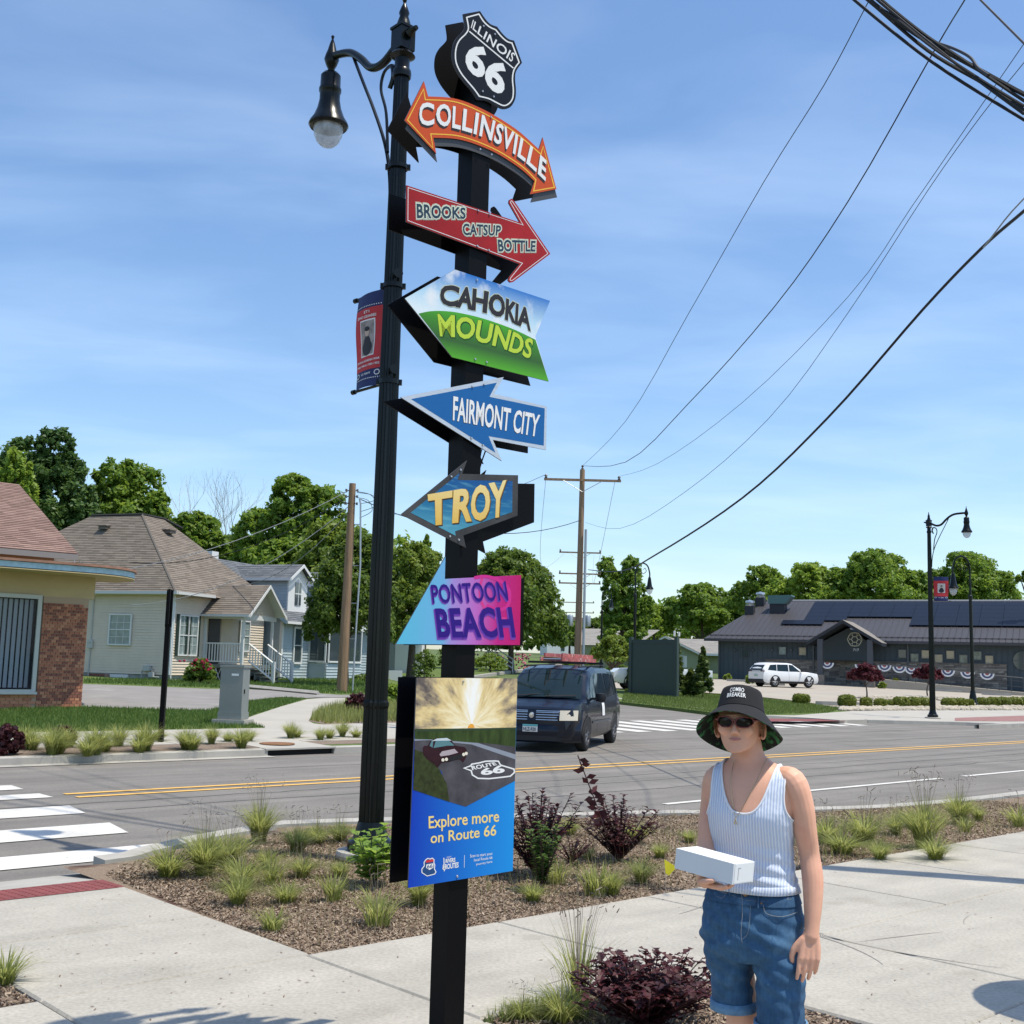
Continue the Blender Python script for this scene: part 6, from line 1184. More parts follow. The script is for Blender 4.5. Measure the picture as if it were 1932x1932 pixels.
LM = {'dark': leafmat('leaf dark', (.065, .125, .016), (.15, .215, .036)), 'mid': leafmat('leaf mid', (.09, .175, .02), (.20, .29, .042)), 'olive': leafmat('leaf olive', (.095, .165, .02), (.22, .28, .045)), 'light': leafmat('leaf light', (.14, .24, .025), (.28, .37, .06)), 'pine': leafmat('needle', (.045, .10, .024), (.10, .175, .042), .35), 'plum': leafmat('leaf plum', (.028, .008, .010), (.085, .02, .022), .22), 'maple': leafmat('leaf red maple', (.06, .012, .018), (.13, .03, .035), .3), 'box': leafmat('leaf box', (.10, .14, .018), (.20, .22, .03), .3), 'bright': leafmat('leaf bright', (.12, .22, .03), (.24, .36, .07), .45), 'arb': leafmat('leaf arborvitae', (.05, .09, .018), (.11, .155, .03), .3)}
def tree(label, u, y, top, bot, wpx, kind, blobs, n, size, seed, group=None, trunk_r=.25, clump=.26, K=34, name='broadleaf_tree', th=None, cat='tree'):
    """blobs in units of half-width (x,y) and crown height (z 0..1); size and place read from the photograph"""
    px = PY(u, 1250, y); g = H(px[0], y); zt_ = PY(u, top, y)[2]; zb_ = PY(u, bot, y)[2] if bot else g; hw = wpx/2/(F/y)*1.0
    r = thing(name, label, cat, (px[0], y, g), 0, group); Hc = zt_-zb_; z0 = zb_-g
    B_ = [(bx*hw, by*hw, z0+bz*Hc, rx*hw, rx*hw, rz*Hc) for bx, by, bz, rx, rz in blobs]
    o = link('crown', crown('crown', B_, int(n*2.1), size*.70, LM[kind], seed, clump*.9, int(K*1.7)), r)
    h_ = th or (z0+Hc*.55); lim = [(b[0], b[1], b[2], rnd.uniform(.4, .8)) for b in B_[:5]]
    link('trunk', trunk('trunk', h_, trunk_r, lim, mBark, seed), r); return r
RND = [(-.85, .15, .42, .28, .2), (.88, .1, .36, .26, .18), (0, 0, .5, .55, .40), (-.5, 0, .42, .42, .30), (.5, 0, .42, .42, .30), (-.25, -.3, .75, .36, .22), (.28, .2, .74, .36, .22), (0, -.4, .38, .5, .30), (0, 0, .88, .25, .12), (-.62, .1, .6, .26, .16), (.66, -.1, .58, .25, .16)]
tree('dark broad evergreen at the far left, tallest above the rose roof', 55, 85, 800, 1120, 250, 'pine', [(0, 0, .45, .6, .35), (-.3, 0, .72, .4, .2), (.15, 0, .85, .28, .14), (.3, 0, .55, .5, .28), (-.1, 0, .2, .7, .3), (.55, 0, .35, .4, .25), (-.6, 0, .5, .4, .3)], 22000, .34, 11, 'trees behind the houses', clump=.2, K=60, name='evergreen_tree')
tree('green leafy tree behind the flat ridge of the brown hipped roof', 218, 88, 868, 1100, 190, 'mid', RND, 13000, .36, 12, 'trees behind the houses')
tree('low green tree showing right of the brown hipped roof', 355, 86, 965, 1110, 130, 'mid', RND, 7000, .34, 13, 'trees behind the houses')
tree('pale leaf tips of a tree at the very left edge', 0, 80, 825, 1000, 80, 'light', RND[:5], 3000, .3, 14, 'trees behind the houses')
tree('large bright green tree rising behind the blue house dormers', 545, 82, 896, 1150, 235, 'mid', [(-.1, 0, .8, .38, .18), (-.55, 0, .55, .4, .22), (.35, 0, .72, .4, .2), (.1, 0, .45, .55, .3), (-.7, 0, .3, .3, .2), (.75, 0, .45, .3, .25), (-.2, -.3, .25, .6, .25), (.5, -.2, .2, .5, .25), (-.05, 0, .93, .2, .08)], 20000, .36, 15, 'trees behind the houses')
tree('yellow-green tree between the blue house and the wooden pole', 625, 72, 985, 1180, 190, 'olive', RND, 13000, .3, 16, 'trees behind the houses')
tree('lower dark tree filling the gap above the blue house roof', 425, 90, 1010, 1150, 190, 'dark', RND, 8000, .34, 17, 'trees behind the houses')
tree('round dense pear tree standing on the lawn behind the wooden pole', 655, 51, 1000, 1243, 175, 'dark', [(0, 0, .5, .75, .42), (-.45, 0, .35, .5, .28), (.5, 0, .4, .5, .3), (0, -.5, .4, .6, .35), (.1, 0, .8, .5, .2), (-.3, 0, .7, .4, .22), (.35, .1, .72, .4, .2), (-.7, 0, .22, .3, .18), (.7, 0, .25, .3, .2)], 22000, .16, 18, 'trees beside the side street', .14, K=60, th=2.6)
tree('broad olive-leaved tree showing between the lamp post and the sign post', 775, 66, 1020, 1262, 170, 'olive', RND, 16000, .2, 19, 'trees beside the side street')
tree('small pointed conifer rising behind the lamp post, left of TROY', 797, 100, 1010, 1150, 90, 'mid', [(0, 0, .3, .8, .3), (0, 0, .5, .55, .2), (.05, 0, .68, .38, .16), (0, 0, .82, .22, .12), (0, 0, .94, .09, .08)], 6000, .26, 20, 'trees beside the side street', name='conifer_tree')
tree('big round dark tree showing right of the sign post behind PONTOON BEACH', 965, 92, 1035, 1258, 205, 'dark', [(0, 0, .5, .75, .42), (-.45, 0, .55, .5, .35), (.5, 0, .4, .45, .32), (0, -.5, .4, .6, .35), (-.1, 0, .82, .5, .18), (.35, .1, .68, .4, .22), (.75, 0, .3, .28, .22), (-.7, 0, .3, .4, .3)], 20000, .3, 21, 'trees beside the side street', K=60)
tree('tall forked tree with two upright tops behind the crook-necked lamp', 1172, 125, 1048, 1215, 112, 'mid', [(-.55, 0, .82, .32, .17), (.3, 0, .84, .36, .15), (-.25, 0, .62, .45, .22), (.3, 0, .6, .5, .25), (.1, 0, .35, .6, .28), (-.35, 0, .3, .4, .2), (.8, 0, .42, .3, .14), (.55, 0, .2, .45, .2), (.0, 0, .1, .7, .15)], 13000, .34, 22, 'trees beyond the car park', K=40)
tree('pale green tree between the forked tree and the big crown beside it', 1232, 150, 1138, 1215, 70, 'light', RND, 4000, .34, 23, 'trees beyond the car park')
tree('dark rounded tree above the green bungalow roof', 1325, 150, 1100, 1215, 170, 'mid', RND, 12000, .4, 24, 'trees beyond the car park', K=44)
tree('upright tree at the left end of the wood behind the dark building', 1440, 140, 1065, 1190, 120, 'mid', RND, 8000, .38, 25, 'trees beyond the car park')
tree('bright green tree behind the roof vents of the dark building', 1530, 135, 1060, 1180, 160, 'light', RND, 10000, .38, 26, 'trees beyond the car park')
tree('tallest broad tree behind the middle of the dark roof', 1655, 132, 1037, 1180, 215, 'mid', RND, 15000, .38, 27, 'trees beyond the car park', K=44)
tree('dark green tree behind the bannered lamp post, right end of the wood', 1830, 138, 1040, 1180, 190, 'mid', RND, 13000, .38, 28, 'trees beyond the car park', K=44)
tree('low dark tree partly hidden between the two tall crowns on the right', 1745, 150, 1085, 1180, 130, 'dark', RND, 6000, .38, 29, 'trees beyond the car park')
tree('dark low tree under the wood, left of the dark building', 1395, 160, 1130, 1230, 150, 'dark', RND, 7000, .4, 30, 'trees beyond the car park')
tree('round tree at the end of the side street, left of the utility poles', 1075, 210, 1170, 1235, 110, 'mid', RND, 5000, .5, 31, 'trees at the end of the side street')
tree('tree at the end of the side street, right of the utility poles', 1128, 190, 1165, 1245, 90, 'dark', RND, 5000, .45, 32, 'trees at the end of the side street')
tree('twig tips of a tree entering at the right edge', 1945, 90, 1070, 1110, 40, 'mid', RND[:3], 800, .25, 33)
tree('yellow-green young tree beside the side street, left of the green screen', 1158, 78, 1198, 1262, 78, 'olive', RND, 5000, .2, 34, th=1)
# bare branches
def bare(label, u, y, top, wpx, seed):
    px = PY(u, 1250, y); g = H(px[0], y); rs = random.Random(seed); mb = MB(); h = PY(u, top, y)[2]-g; hw = wpx/2/(F/y)
    def br(p, d, L, r, k):
        q = p+d*L; mb.tube([p, (p+q)/2+np.array([rs.uniform(-.1, .1)]*3)*L*.3, q], [r, r*.8, r*.55], 4, caps=False)
        if k:
            for _ in range(3): e = nrm(d+np.array([rs.uniform(-.6, .6), rs.uniform(-.5, .5), rs.uniform(-.1, .5)])); br(q if _ else (p+q)/2, e, L*.68, r*.55, k-1)
    br(np.array([0, 0, 0.]), np.array([0, 0, 1.]), h*.42, .11, 5); return solo('bare_tree', label, 'tree', mb, mat('bare twig', (.42, .39, .37), .9), loc=(px[0], y, g), off=(0, 0, 0), group='bare trees behind the houses')
bare('leafless tree top right of the green crown behind the brown roof', 345, 95, 925, 90, 3); bare('leafless tree top left of the large tree behind the blue house', 420, 97, 935, 90, 4)
# distant wood on both sides
def wood(name, label, u0, u1, y, top, bot, n, size, kind, seed):
    rs = np.random.RandomState(seed); B_ = []
    a, c = PY(u0, 1250, y), PY(u1, 1250, y)
    for k in range(int(abs(u1-u0)/22)+2): f = rs.rand(); p = a+(c-a)*f; g = H(p[0], y); hh = (PY(u0+(u1-u0)*f, top, y)[2]-g)*rs.uniform(.6, 1.); B_.append((p[0], p[1]+rs.uniform(-4, 10), g+hh*.5, hh*.75, hh*.6, hh*.5))
    o = link(name, crown(name, B_, n, size, LM[kind], seed, .25, 20)); o['kind'] = 'stuff'; o['label'] = label
wood('distant_wood', 'distant mass of trees at the end of the street', 880, 1240, 290, 1195, 1240, 9000, .8, 'dark', 41)
wood('distant_wood', 'distant mass of trees behind the houses', -150, 700, 130, 985, 1240, 26000, .5, 'mid', 42)
wood('distant_wood', 'distant mass of trees beyond the car park', 1180, 2250, 190, 1118, 1240, 26000, .55, 'mid', 43)

# ---- shrubs
def shrub(label, pos, r, h, kind, n, size, seed, group=None, name='shrub', blobs=None, box=False, cat='shrub'):
    t = thing(name, label, cat, pos, 0, group)
    if box:
        rs = np.random.RandomState(seed); d = rs.normal(size=(n, 3)); d /= np.abs(d).max(axis=1)[:, None]*.5+np.linalg.norm(d, axis=1)[:, None]*.5; P = d*(.86+.16*rs.rand(n, 1))*np.array([r, r, h/2])+np.array([0, 0, h/2]); nn = d+rs.normal(size=(n, 3))*.5; nn /= np.linalg.norm(nn, axis=1)[:, None]; me = fastmesh('foliage', leafquads(P, nn, size, rs), n, rs.rand(n), LM[kind])
    else: me = crown('foliage', [(b[0]*r, b[1]*r, b[2]*h, b[3]*r, b[3]*r, b[4]*h) for b in (blobs or [(0, 0, .2, .85, .22), (0, 0, .5, .8, .4), (-.4, .1, .45, .5, .35), (.4, -.1, .45, .5, .35), (0, 0, .75, .5, .25)])], n, size, LM[kind], seed, .3, 24)
    link('foliage', me, t); m = MB(); m.tube([(0, 0, -.05), (0, 0, h*.5)], [max(.015, r*.06), max(.008, r*.03)], 5); link('stem', m.mesh('stem', mBark), t); return t
CONE = [(0, 0, .2, .85, .2), (0, 0, .4, .75, .2), (0, 0, .58, .58, .18), (0, 0, .74, .4, .15), (0, 0, .88, .2, .12), (0, 0, .96, .08, .06)]
def sh_at(u, vb, vt, wpx): g = GH(u, vb); y = g[1]; z = PY(u, vt, y)[2]; return g, wpx/2/(F/y), float(z-g[2])
for k, (lab, u, vb, vt, w) in enumerate((('conical evergreen right of the green screen, tallest of the group', 1326, 1317, 1222, 42), ('conical evergreen right behind the green screen post', 1279, 1314, 1215, 32), ('conical evergreen behind the middle of the green screen', 1239, 1304, 1203, 22), ('conical evergreen behind the left end of the green screen', 1192, 1302, 1205, 20), ('short dense evergreen between the two tall cones', 1303, 1315, 1262, 30))):
    g, r_, h_ = sh_at(u, vb, vt, w); shrub(lab, g, r_, h_, 'arb', 5000, .10, 60+k, 'conical evergreens by the green screen', 'arborvitae', CONE if k < 4 else None)
g, r_, h_ = sh_at(1225, 1302, 1218, 26); shrub('small dark red shrub peeping over the green screen', g, r_, h_, 'maple', 900, .14, 66)
BX = [(1512, 1328, 1311, 29), (1598, 1335, 1313, 30), (1634, 1335.5, 1318, 19), (1661, 1335, 1320, 20), (1684, 1334, 1322, 24), (1700, 1335, 1317, 27), (1722, 1335, 1317, 24), (1742, 1335, 1318, 26), (1790, 1334, 1319, 24), (1812, 1334, 1319, 24), (1829, 1334, 1321, 14), (1853, 1333, 1318, 22), (1874, 1333, 1317, 22), (1893, 1333, 1317, 24), (1914, 1333, 1317, 24), (1935, 1333, 1317, 24)]
BN = ['square-clipped box shrub standing alone on the grass edge', 'largest clipped box shrub, first of the row by the pebbles', 'second box shrub of the row, smaller and round', 'third box shrub of the row by the pebbles', 'low wide box shrub ending the short row', 'first block of the long clipped hedge', 'second block of the long clipped hedge', 'hedge block just left of the bannered lamp post', 'hedge block just right of the bannered lamp post', 'next to last block of the long hedge', 'last low block at the end of the long hedge', 'first hedge block right of the crook-necked lamp', 'second hedge block right of the crook-necked lamp', 'third hedge block right of the crook-necked lamp', 'fourth hedge block right of the crook-necked lamp', 'hedge block cut off by the right edge']
for k, (u, vb, vt, w) in enumerate(BX): g, r_, h_ = sh_at(u, vb, vt, w); shrub(BN[k], g, r_*1.05, h_*1.08, 'box', 1500, .09, 80+k, 'clipped box shrubs along the car park', 'box_shrub', box=True)
for k, (lab, u, vb, vt, w, kd) in enumerate((('small round shrub at the left foot of the dark building', 1373, 1283, 1271, 17, 'olive'), ('round olive shrub left of the white car', 1415, 1290, 1272, 17, 'olive'), ('round clipped shrub between the maples by the ramp wall', 1689, 1299, 1280, 22, 'box'), ('low shrub right of the left maple by the wall', 1665, 1299, 1287, 16, 'olive'), ('round shrub right of the second maple by the ramp', 1791, 1303, 1291, 16, 'box'), ('small shrub behind the crook-necked lamp base', 1845, 1305, 1292, 16, 'box'), ('round shrub at the right foot of the ramp', 1888, 1308, 1295, 21, 'box'), ('shrub under the second red maple', 1741, 1302, 1290, 18, 'olive'))): g, r_, h_ = sh_at(u, vb, vt, w); shrub(lab, g, r_, h_, kd, 700, .13, 110+k, 'round shrubs along the dark building')
for k, (lab, u, vb, vt, w) in enumerate((('left dark red maple on a slender trunk in the pebble bed', 1634, 1321, 1252, 62), ('right dark red maple, half behind the bannered lamp post', 1752, 1314, 1253, 52))):
    g, r_, h_ = sh_at(u, vb, vt, w); t = thing('red_maple', lab, 'tree', g, 0, 'dark red maples in front of the dark building'); link('crown', crown('crown', [(b[0]*r_, b[1]*r_, h_*(.38+.62*b[2]), b[3]*r_, b[3]*r_, b[4]*h_*.6) for b in RND], 3500, .13, LM['maple'], 130+k), t); link('trunk', trunk('trunk', h_*.5, .05, [(r_*.4, 0, h_*.6, .8), (-r_*.4, 0, h_*.6, .75), (0, .3, h_*.7, .9)], mBark, k), t)
g, r_, h_ = sh_at(375, 1289, 1241, 62); t = shrub('dark leaved rose bush with red flowers beside the porch', g, r_, h_, 'dark', 2600, .10, 140, name='rose_bush'); rs_ = random.Random(4); mRose = mat('rose red', (.32, .012, .045), .5)
m = MB(); [m.lathe([(0, -.05), (.06, -.02), (.05, .03), (0, .05)], (rs_.gauss(.1, .45)*r_, -r_*.7*rs_.uniform(.3, 1), h_*rs_.uniform(.5, .95)), 6) for _ in range(34)]; stuff(part(t, 'blooms', m, mRose))
g, r_, h_ = sh_at(505, 1286, 1262, 32); shrub('green bush right of the porch steps', g, r_, h_, 'mid', 1200, .12, 141); g, r_, h_ = sh_at(548, 1262, 1240, 20); shrub('small bush with pale flowers against the blue wall', g, r_, h_, 'light', 500, .1, 142)
for k, (lab, u, vb, vt, w, kd) in enumerate((('bright green leafy bush right of the lamp shaft at the street corner', 741, 1330, 1290, 50, 'light'), ('low plum shrub in the grassy corner island', 676, 1345, 1307, 50, 'plum'), ('plum barberry clump at the left edge of the far verge', 12, 1424, 1368, 64, 'plum'), ('smaller plum barberry on the far verge near the left edge', 118, 1408, 1369, 52, 'plum'), ('flowering bank shrub left of the white stair railing', 925, 1268, 1232, 70, 'olive'), ('green bush behind the picket fence', 850, 1262, 1210, 60, 'dark'), ('dense dark bush between lamp and sign posts by the white bay', 800, 1282, 1222, 50, 'dark'), ('low hedge left of the pear tree trunk', 690, 1285, 1272, 60, 'dark'), ('bush beside the white pickup', 1090, 1262, 1235, 80, 'mid'), ('low bushes along the side street left of the screen', 1165, 1275, 1252, 50, 'dark'))): g, r_, h_ = sh_at(u, vb, vt, w); shrub(lab, g, r_, h_, kd, 2200, .045*r_+.05, 150+k, 'shrubs near the street corner')
m = MB(); g = GH(935, 1262); [m.lathe([(0, -.1), (.12, 0), (0, .1)], (rs_.uniform(-2.5, 2.8), rs_.uniform(-2, 0), rs_.uniform(.1, 1.3)), 5) for _ in range(120)]; o = solo('pink_flowers', 'drift of pink flowers on the bank left of the van', 'flowers', m, mat('pink flower', (.5, .16, .22), .6), loc=g, off=(0, 0, 0)); o['kind'] = 'stuff'
# pebbles by the hedge
rs = np.random.RandomState(8); m = MB()
for _ in range(2600):
    f = rs.rand(); u = 1585+400*f; v = 1334+rs.rand()*7-(f*1.0); g = GH(u, v); s_ = rs.uniform(.05, .13); m.lathe([(0, 0), (s_, s_*.2), (s_*.8, s_*.7), (0, s_*.9)], (g[0], g[1], g[2]), 5, caps=False)
for _ in range(500):
    u, v = rs.uniform(1600, 1800), rs.uniform(1316, 1322); g = GH(u, v); s_ = rs.uniform(.06, .15); m.lathe([(0, 0), (s_, s_*.2), (s_*.8, s_*.7), (0, s_*.9)], (g[0], g[1], g[2]), 5, caps=False)
o = link('pebbles', m.mesh('pebbles', mat('pebble', (.42, .37, .29), .9, var=(.9, .3)))); o['kind'] = 'stuff'

# ---- grasses
mBladeG = leafmat('grass blade', (.13, .17, .03), (.34, .36, .13), .5); mSeed = leafmat('seed head', (.10, .08, .06), (.22, .18, .12), .2)
def tuft_mesh(seed, n=170, h=.5, spread=.42, seeds=0, fine=.0019):
    rs = np.random.RandomState(seed); V = []; tone = []; V2 = []; 
    for i in range(n):
        a = rs.rand()*2*math.pi; lean = spread*(rs.rand()**.6); L = h*(.55+.5*rs.rand()); b0 = np.array([math.cos(a), math.sin(a), 0])*rs.rand()*.07; d = np.array([math.cos(a+rs.normal()*.3), math.sin(a+rs.normal()*.3), 0]); side = np.array([-d[1], d[0], 0]); w = fine*(1+rs.rand())
        P = [b0+d*lean*L*1.3*t**1.7+np.array([0, 0, L*(t-.35*lean*t*t*t*1.6)]) for t in (0, .35, .7, 1.)]
        W_ = [w, w*1.1, w*.8, w*.15]; t_ = rs.rand()*.8
        for k in range(3): V += [P[k]-side*W_[k], P[k]+side*W_[k], P[k+1]+side*W_[k+1], P[k+1]-side*W_[k+1]]; tone.append(min(1, t_+.1*k))
    me = fastmesh('blades', np.array(V), len(tone), np.array(tone), mBladeG); me2 = None
    if seeds:
        T2 = []
        for i in range(seeds):
            a = rs.rand()*2*math.pi; L = h*(1.05+.42*rs.rand()); lean = .1+.28*rs.rand(); d = np.array([math.cos(a), math.sin(a), 0]); side = np.array([-d[1], d[0], 0]); P = [d*lean*L*t**1.5+np.array([0, 0, L*t]) for t in (0, .5, .95)]; w = .0011
            for k in range(2): V2 += [P[k]-side*w, P[k]+side*w, P[k+1]+side*w, P[k+1]-side*w]; T2.append(.9)
            e = nrm(d*rs.uniform(-1, 1)+side*rs.uniform(-1, 1)+np.array([0, 0, rs.uniform(-.1, 1)])); q = P[2]; s2 = np.cross(e, [0.3, .5, .2]); s2 = s2/np.linalg.norm(s2)*.0035; l_ = .032+.02*rs.rand(); V2 += [q-s2, q+s2, q+e*l_+s2*.6, q+e*l_-s2*.6]; T2.append(rs.rand()*.5)
        me2 = fastmesh('seed_heads', np.array(V2), len(T2), np.array(T2), mSeed)
    return me, me2
TV = [tuft_mesh(200+k, n, h, sp, sd) for k, (n, h, sp, sd) in enumerate(((420, .42, .8, 26), (380, .40, 1.05, 8), (260, .30, .8, 0), (520, .52, .65, 30), (120, .24, .7, 4), (380, .36, 1.2, 14), (85, .52, .4, 34)))]
TUFTS = [  # u, v, variant, scale, where
    (385, 1652, 3, .95, 'large clump at the corner nearest the crosswalk'), (318, 1655, 1, .9, 'low clump touching the end of the crosswalk bar'), (430, 1632, 0, 1.0, 'tall clump second from the crosswalk corner'), (455, 1672, 1, 1.0, 'wide clump in front of the crosswalk corner group'),
    (488, 1590, 3, .9, 'tall feathery clump against the kerb, left of the lamp'), (505, 1640, 0, .75, 'upright clump left of the lamp footing'), (560, 1608, 0, 1.0, 'clump left of the lamp base by the kerb'), (598, 1590, 5, 1.0, 'clump beside the kerb just left of the lamp shaft'), (570, 1655, 0, .8, 'dark clump in front of the kerb group'), (640, 1585, 5, .9, 'clump against the lamp shaft'),
    (510, 1668, 4, 1.3, 'small clump in the middle of the bare mulch'), (448, 1706, 1, .85, 'sprawling clump close to the pavement edge'), (540, 1703, 2, .95, 'spiky yellow clump below the lamp'), (630, 1700, 4, 1.3, 'faint pale clump left of the poster panel'), (712, 1745, 4, 1.5, 'small pale clump near the pavement corner'), (515, 1755, 4, 1.1, 'single small tuft near the pavement'),
    (640, 1655, 2, .8, 'clump behind the broad-leaved plant'), (790, 1708, 0, .9, 'clump beneath the poster panel'), (1005, 1700, 2, .9, 'small clump right of the sign post'), (1125, 1690, 4, 1.6, 'clump at the pavement edge by the middle of the bed'), (1155, 1688, 2, 1.0, 'spiky clump at the pavement edge, centre right'), (1210, 1665, 1, .8, 'low clump left of the yellow flag'),
    (1245, 1618, 2, .9, 'clump behind the yellow flag'), (1300, 1588, 2, .8, 'clump left of the person by the kerb'), (1200, 1590, 0, .8, 'feathery clump behind the plum shrub'), (1075, 1575, 5, .8, 'thin clump between the two plum shrubs'), (1052, 1668, 4, 1.2, 'tiny tuft in front of the left plum shrub'), (1110, 1620, 4, .9, 'tiny tuft between the plum shrubs'),
    (1560, 1590, 1, 1.2, 'low clump just right of the bare arm'), (1590, 1610, 5, 1.3, 'wide clump right of the person'), (1630, 1590, 1, 1.2, 'broad green clump behind the pavement on the right'), (1690, 1575, 0, 1.0, 'upright clump at the kerb right of the person'), (1745, 1600, 3, 1.15, 'tallest bushy clump of the right group'), (1765, 1625, 1, 1.0, 'low clump in front of the tallest right clump'), (1720, 1560, 5, 1.0, 'clump behind the tallest right clump'),
    (1810, 1555, 3, 1.0, 'fan-shaped clump with arching tips at the kerb'), (1845, 1548, 2, 1.0, 'clump beside the fan-shaped one'), (1820, 1570, 4, 1.2, 'short clump in front of the fan-shaped one'), (1925, 1560, 4, 1.6, 'clump at the right edge of the bed'), (1660, 1625, 1, .9, 'low grass at the right front edge of the bed'),
    (1090, 1890, 6, 1.0, 'tall seeding clump in the near bed'), (1060, 1930, 1, 1.0, 'pale low clump in front of the near bed'), (985, 1925, 5, .7, 'sprawling weeds at the left of the near bed'), (8, 1860, 2, 1.0, 'wisps of grass at the lower left corner')]
TS_ = {0: .9, 1: .85, 2: .9, 3: .9, 4: .85, 29: .9, 30: .95, 32: 1.1, 35: .8, 40: .95, 41: .5, 42: .5, 29: .75, 30: .8, 32: .85}
for k, (u, v, var, sc, where) in enumerate(TUFTS):
    g = GH(u, v, -.02); t = thing('grass_tuft', 'ornamental grass, '+where, 'grass tuft', g, rnd.uniform(0, 6.28), 'ornamental grass clumps in the near beds'); q_ = sc*TS_.get(k, .72); t.scale = (q_*rnd.uniform(.9, 1.35), q_*rnd.uniform(.85, 1.25), q_*rnd.uniform(.8, 1.12)); link('blades', TV[var][0], t)
    if TV[var][1]: link('seed_heads', TV[var][1], t)['kind'] = 'stuff'
    for c in kids(t): c['kind'] = 'stuff'
FT = [(45, 1412), (60, 1415), (98, 1425), (110, 1422), (128, 1410), (165, 1427), (180, 1424), (197, 1418), (223, 1408), (262, 1420), (275, 1417), (300, 1398), (350, 1414), (362, 1416), (399, 1404), (430, 1400), (455, 1412), (470, 1399), (548, 1394), (560, 1392), (604, 1397), (622, 1394), (646, 1391), (672, 1392), (700, 1390)]
FW_ = ['first from the left edge, touching the large barberry', 'second from the left, between the barberries', 'in front of the smaller barberry, left', 'in front of the smaller barberry, right', 'behind the smaller barberry', 'large clump right of the smaller barberry', 'pair of the large clump, right of the smaller barberry', 'third clump right of the smaller barberry', 'tiny one near the pavement, left of the black post', 'wide clump left of the black post', 'its close neighbour left of the black post', 'just left of the foot of the black post', 'large clump right of the black post', 'beside the large clump right of the black post', 'small clump left of the utility cabinet', 'small clump below the utility cabinet', 'clump between the cabinet and the storm drain', 'tiny clump just left of the manhole', 'first clump right of the storm drain', 'second clump right of the storm drain', 'clump below the corner island, left', 'clump below the corner island, middle', 'clump below the corner island, right', 'clump left of the lamp shaft on the far verge', 'clump hidden beside the lamp shaft']
for k, (u, v) in enumerate(FT):
    g = GH(u, v, 0); t = thing('grass_tuft', 'ornamental grass on the far verge, '+FW_[k], 'grass tuft', g, k*1.3, 'grass clumps on the far verge'); t.scale = (1.15,)*3 if v > 1405 else (.8,)*3; link('blades', TV[(0, 1, 3, 5)[k % 4]][0], t)['kind'] = 'stuff'
# island grass, lawn blades
def scatter_blades(name, label, polys, dens, h, w, m, seed, parent=None):
    rs = np.random.RandomState(seed); C = []
    for P in polys:
        P = [np.array(p[:3], float) for p in P]
        for a, b, c in geometry.tessellate_polygon([[Vector(p) for p in P]]):
            A, B2, C2 = P[a], P[b], P[c]; n = int(np.linalg.norm(np.cross(B2-A, C2-A))/2*dens); r1 = np.sqrt(rs.rand(n, 1)); r2 = rs.rand(n, 1); C.append(A*(1-r1)+B2*r1*(1-r2)+C2*r1*r2)
    C = np.vstack(C); n = len(C); a = rs.rand(n)*6.28; d = np.stack([np.cos(a), np.sin(a), 0*a], 1); L = (h*(.5+rs.rand(n)))[:, None]; tip = C+d*L*.45*rs.rand(n, 1)+np.array([0, 0, 1])*L; sd = np.stack([-np.sin(a), np.cos(a), 0*a], 1)*w
    V = np.stack([C-sd, C+sd, tip], 1).reshape(-1, 3); o = link(name, fastmesh(name, V, n, rs.rand(n), m, 3)); o['kind'] = 'stuff'; o['label'] = label; return o
mLawnB = leafmat('lawn blade', (.06, .115, .02), (.13, .20, .045), .35)
scatter_blades('lawn_grass', 'short green lawn grass in front of the brick building', [[GH(*p, .0) for p in ((-40, 1340), (153, 1334), (300, 1339), (392, 1341), (463, 1324), (531, 1317), (576, 1319), (476, 1350), (463, 1360), (500, 1373), (240, 1379), (-40, 1385))]], 480, .07, .012, mLawnB, 1)
scatter_blades('lawn_grass', 'green lawn grass below the houses', [[GH(*p, .0) for p in ((156, 1289), (273, 1293), (392, 1298), (465, 1298), (600, 1309), (700, 1309), (740, 1296), (700, 1283), (520, 1281), (160, 1282))]], 90, .1, .022, mLawnB, 2)
scatter_blades('lawn_grass', 'green lawn grass on the corner island by the car park', [[GH(*p, .0) for p in ((1172, 1324), (1270, 1335), (1358, 1346), (1440, 1348.5), (1562, 1345), (1590, 1337), (1540, 1330), (1400, 1314), (1180, 1301))]], 170, .08, .018, leafmat('island grass blade', (.09, .13, .025), (.18, .23, .06), .3), 3)
scatter_blades('island_grass', 'loose yellow-green grass in the corner island', [[GH(*p, .0) for p in ((584, 1359), (604, 1343), (652, 1331), (760, 1330), (760, 1362), (613, 1366))]], 260, .22, .012, mBladeG, 4)
scatter_blades('weeds', 'low green weeds along the front of the near bed', [[GH(*p, -.02) for p in ((905, 1932), (960, 1905), (1060, 1885), (1110, 1880), (1110, 1932))]], 5200, .05, .004, leafmat('weed blade', (.08, .13, .02), (.2, .24, .07), .35), 5)
scatter_blades('straw', 'stray dead blades and wisps in the planting bed', [[TS(*p, -.025) for p in ((3.95, 5.85), (16, 5.85), (16, 7.5), (12.8, 8.0), (10.7, 8.8), (6.8, 10.1), (4.6, 9.3))]], 130, .13, .0022, leafmat('straw', (.22, .17, .08), (.42, .36, .2), .3), 6)
scatter_blades('bed_weeds', 'thin green weeds coming up in the planting bed', [[TS(*p, -.025) for p in ((4.6, 6.6), (8, 6.3), (8, 8), (5.6, 9.0))], [TS(*p, -.025) for p in ((8.2, 5.9), (14, 5.9), (14, 7.4), (9, 8.2))]], 90, .11, .0028, mBladeG, 7)
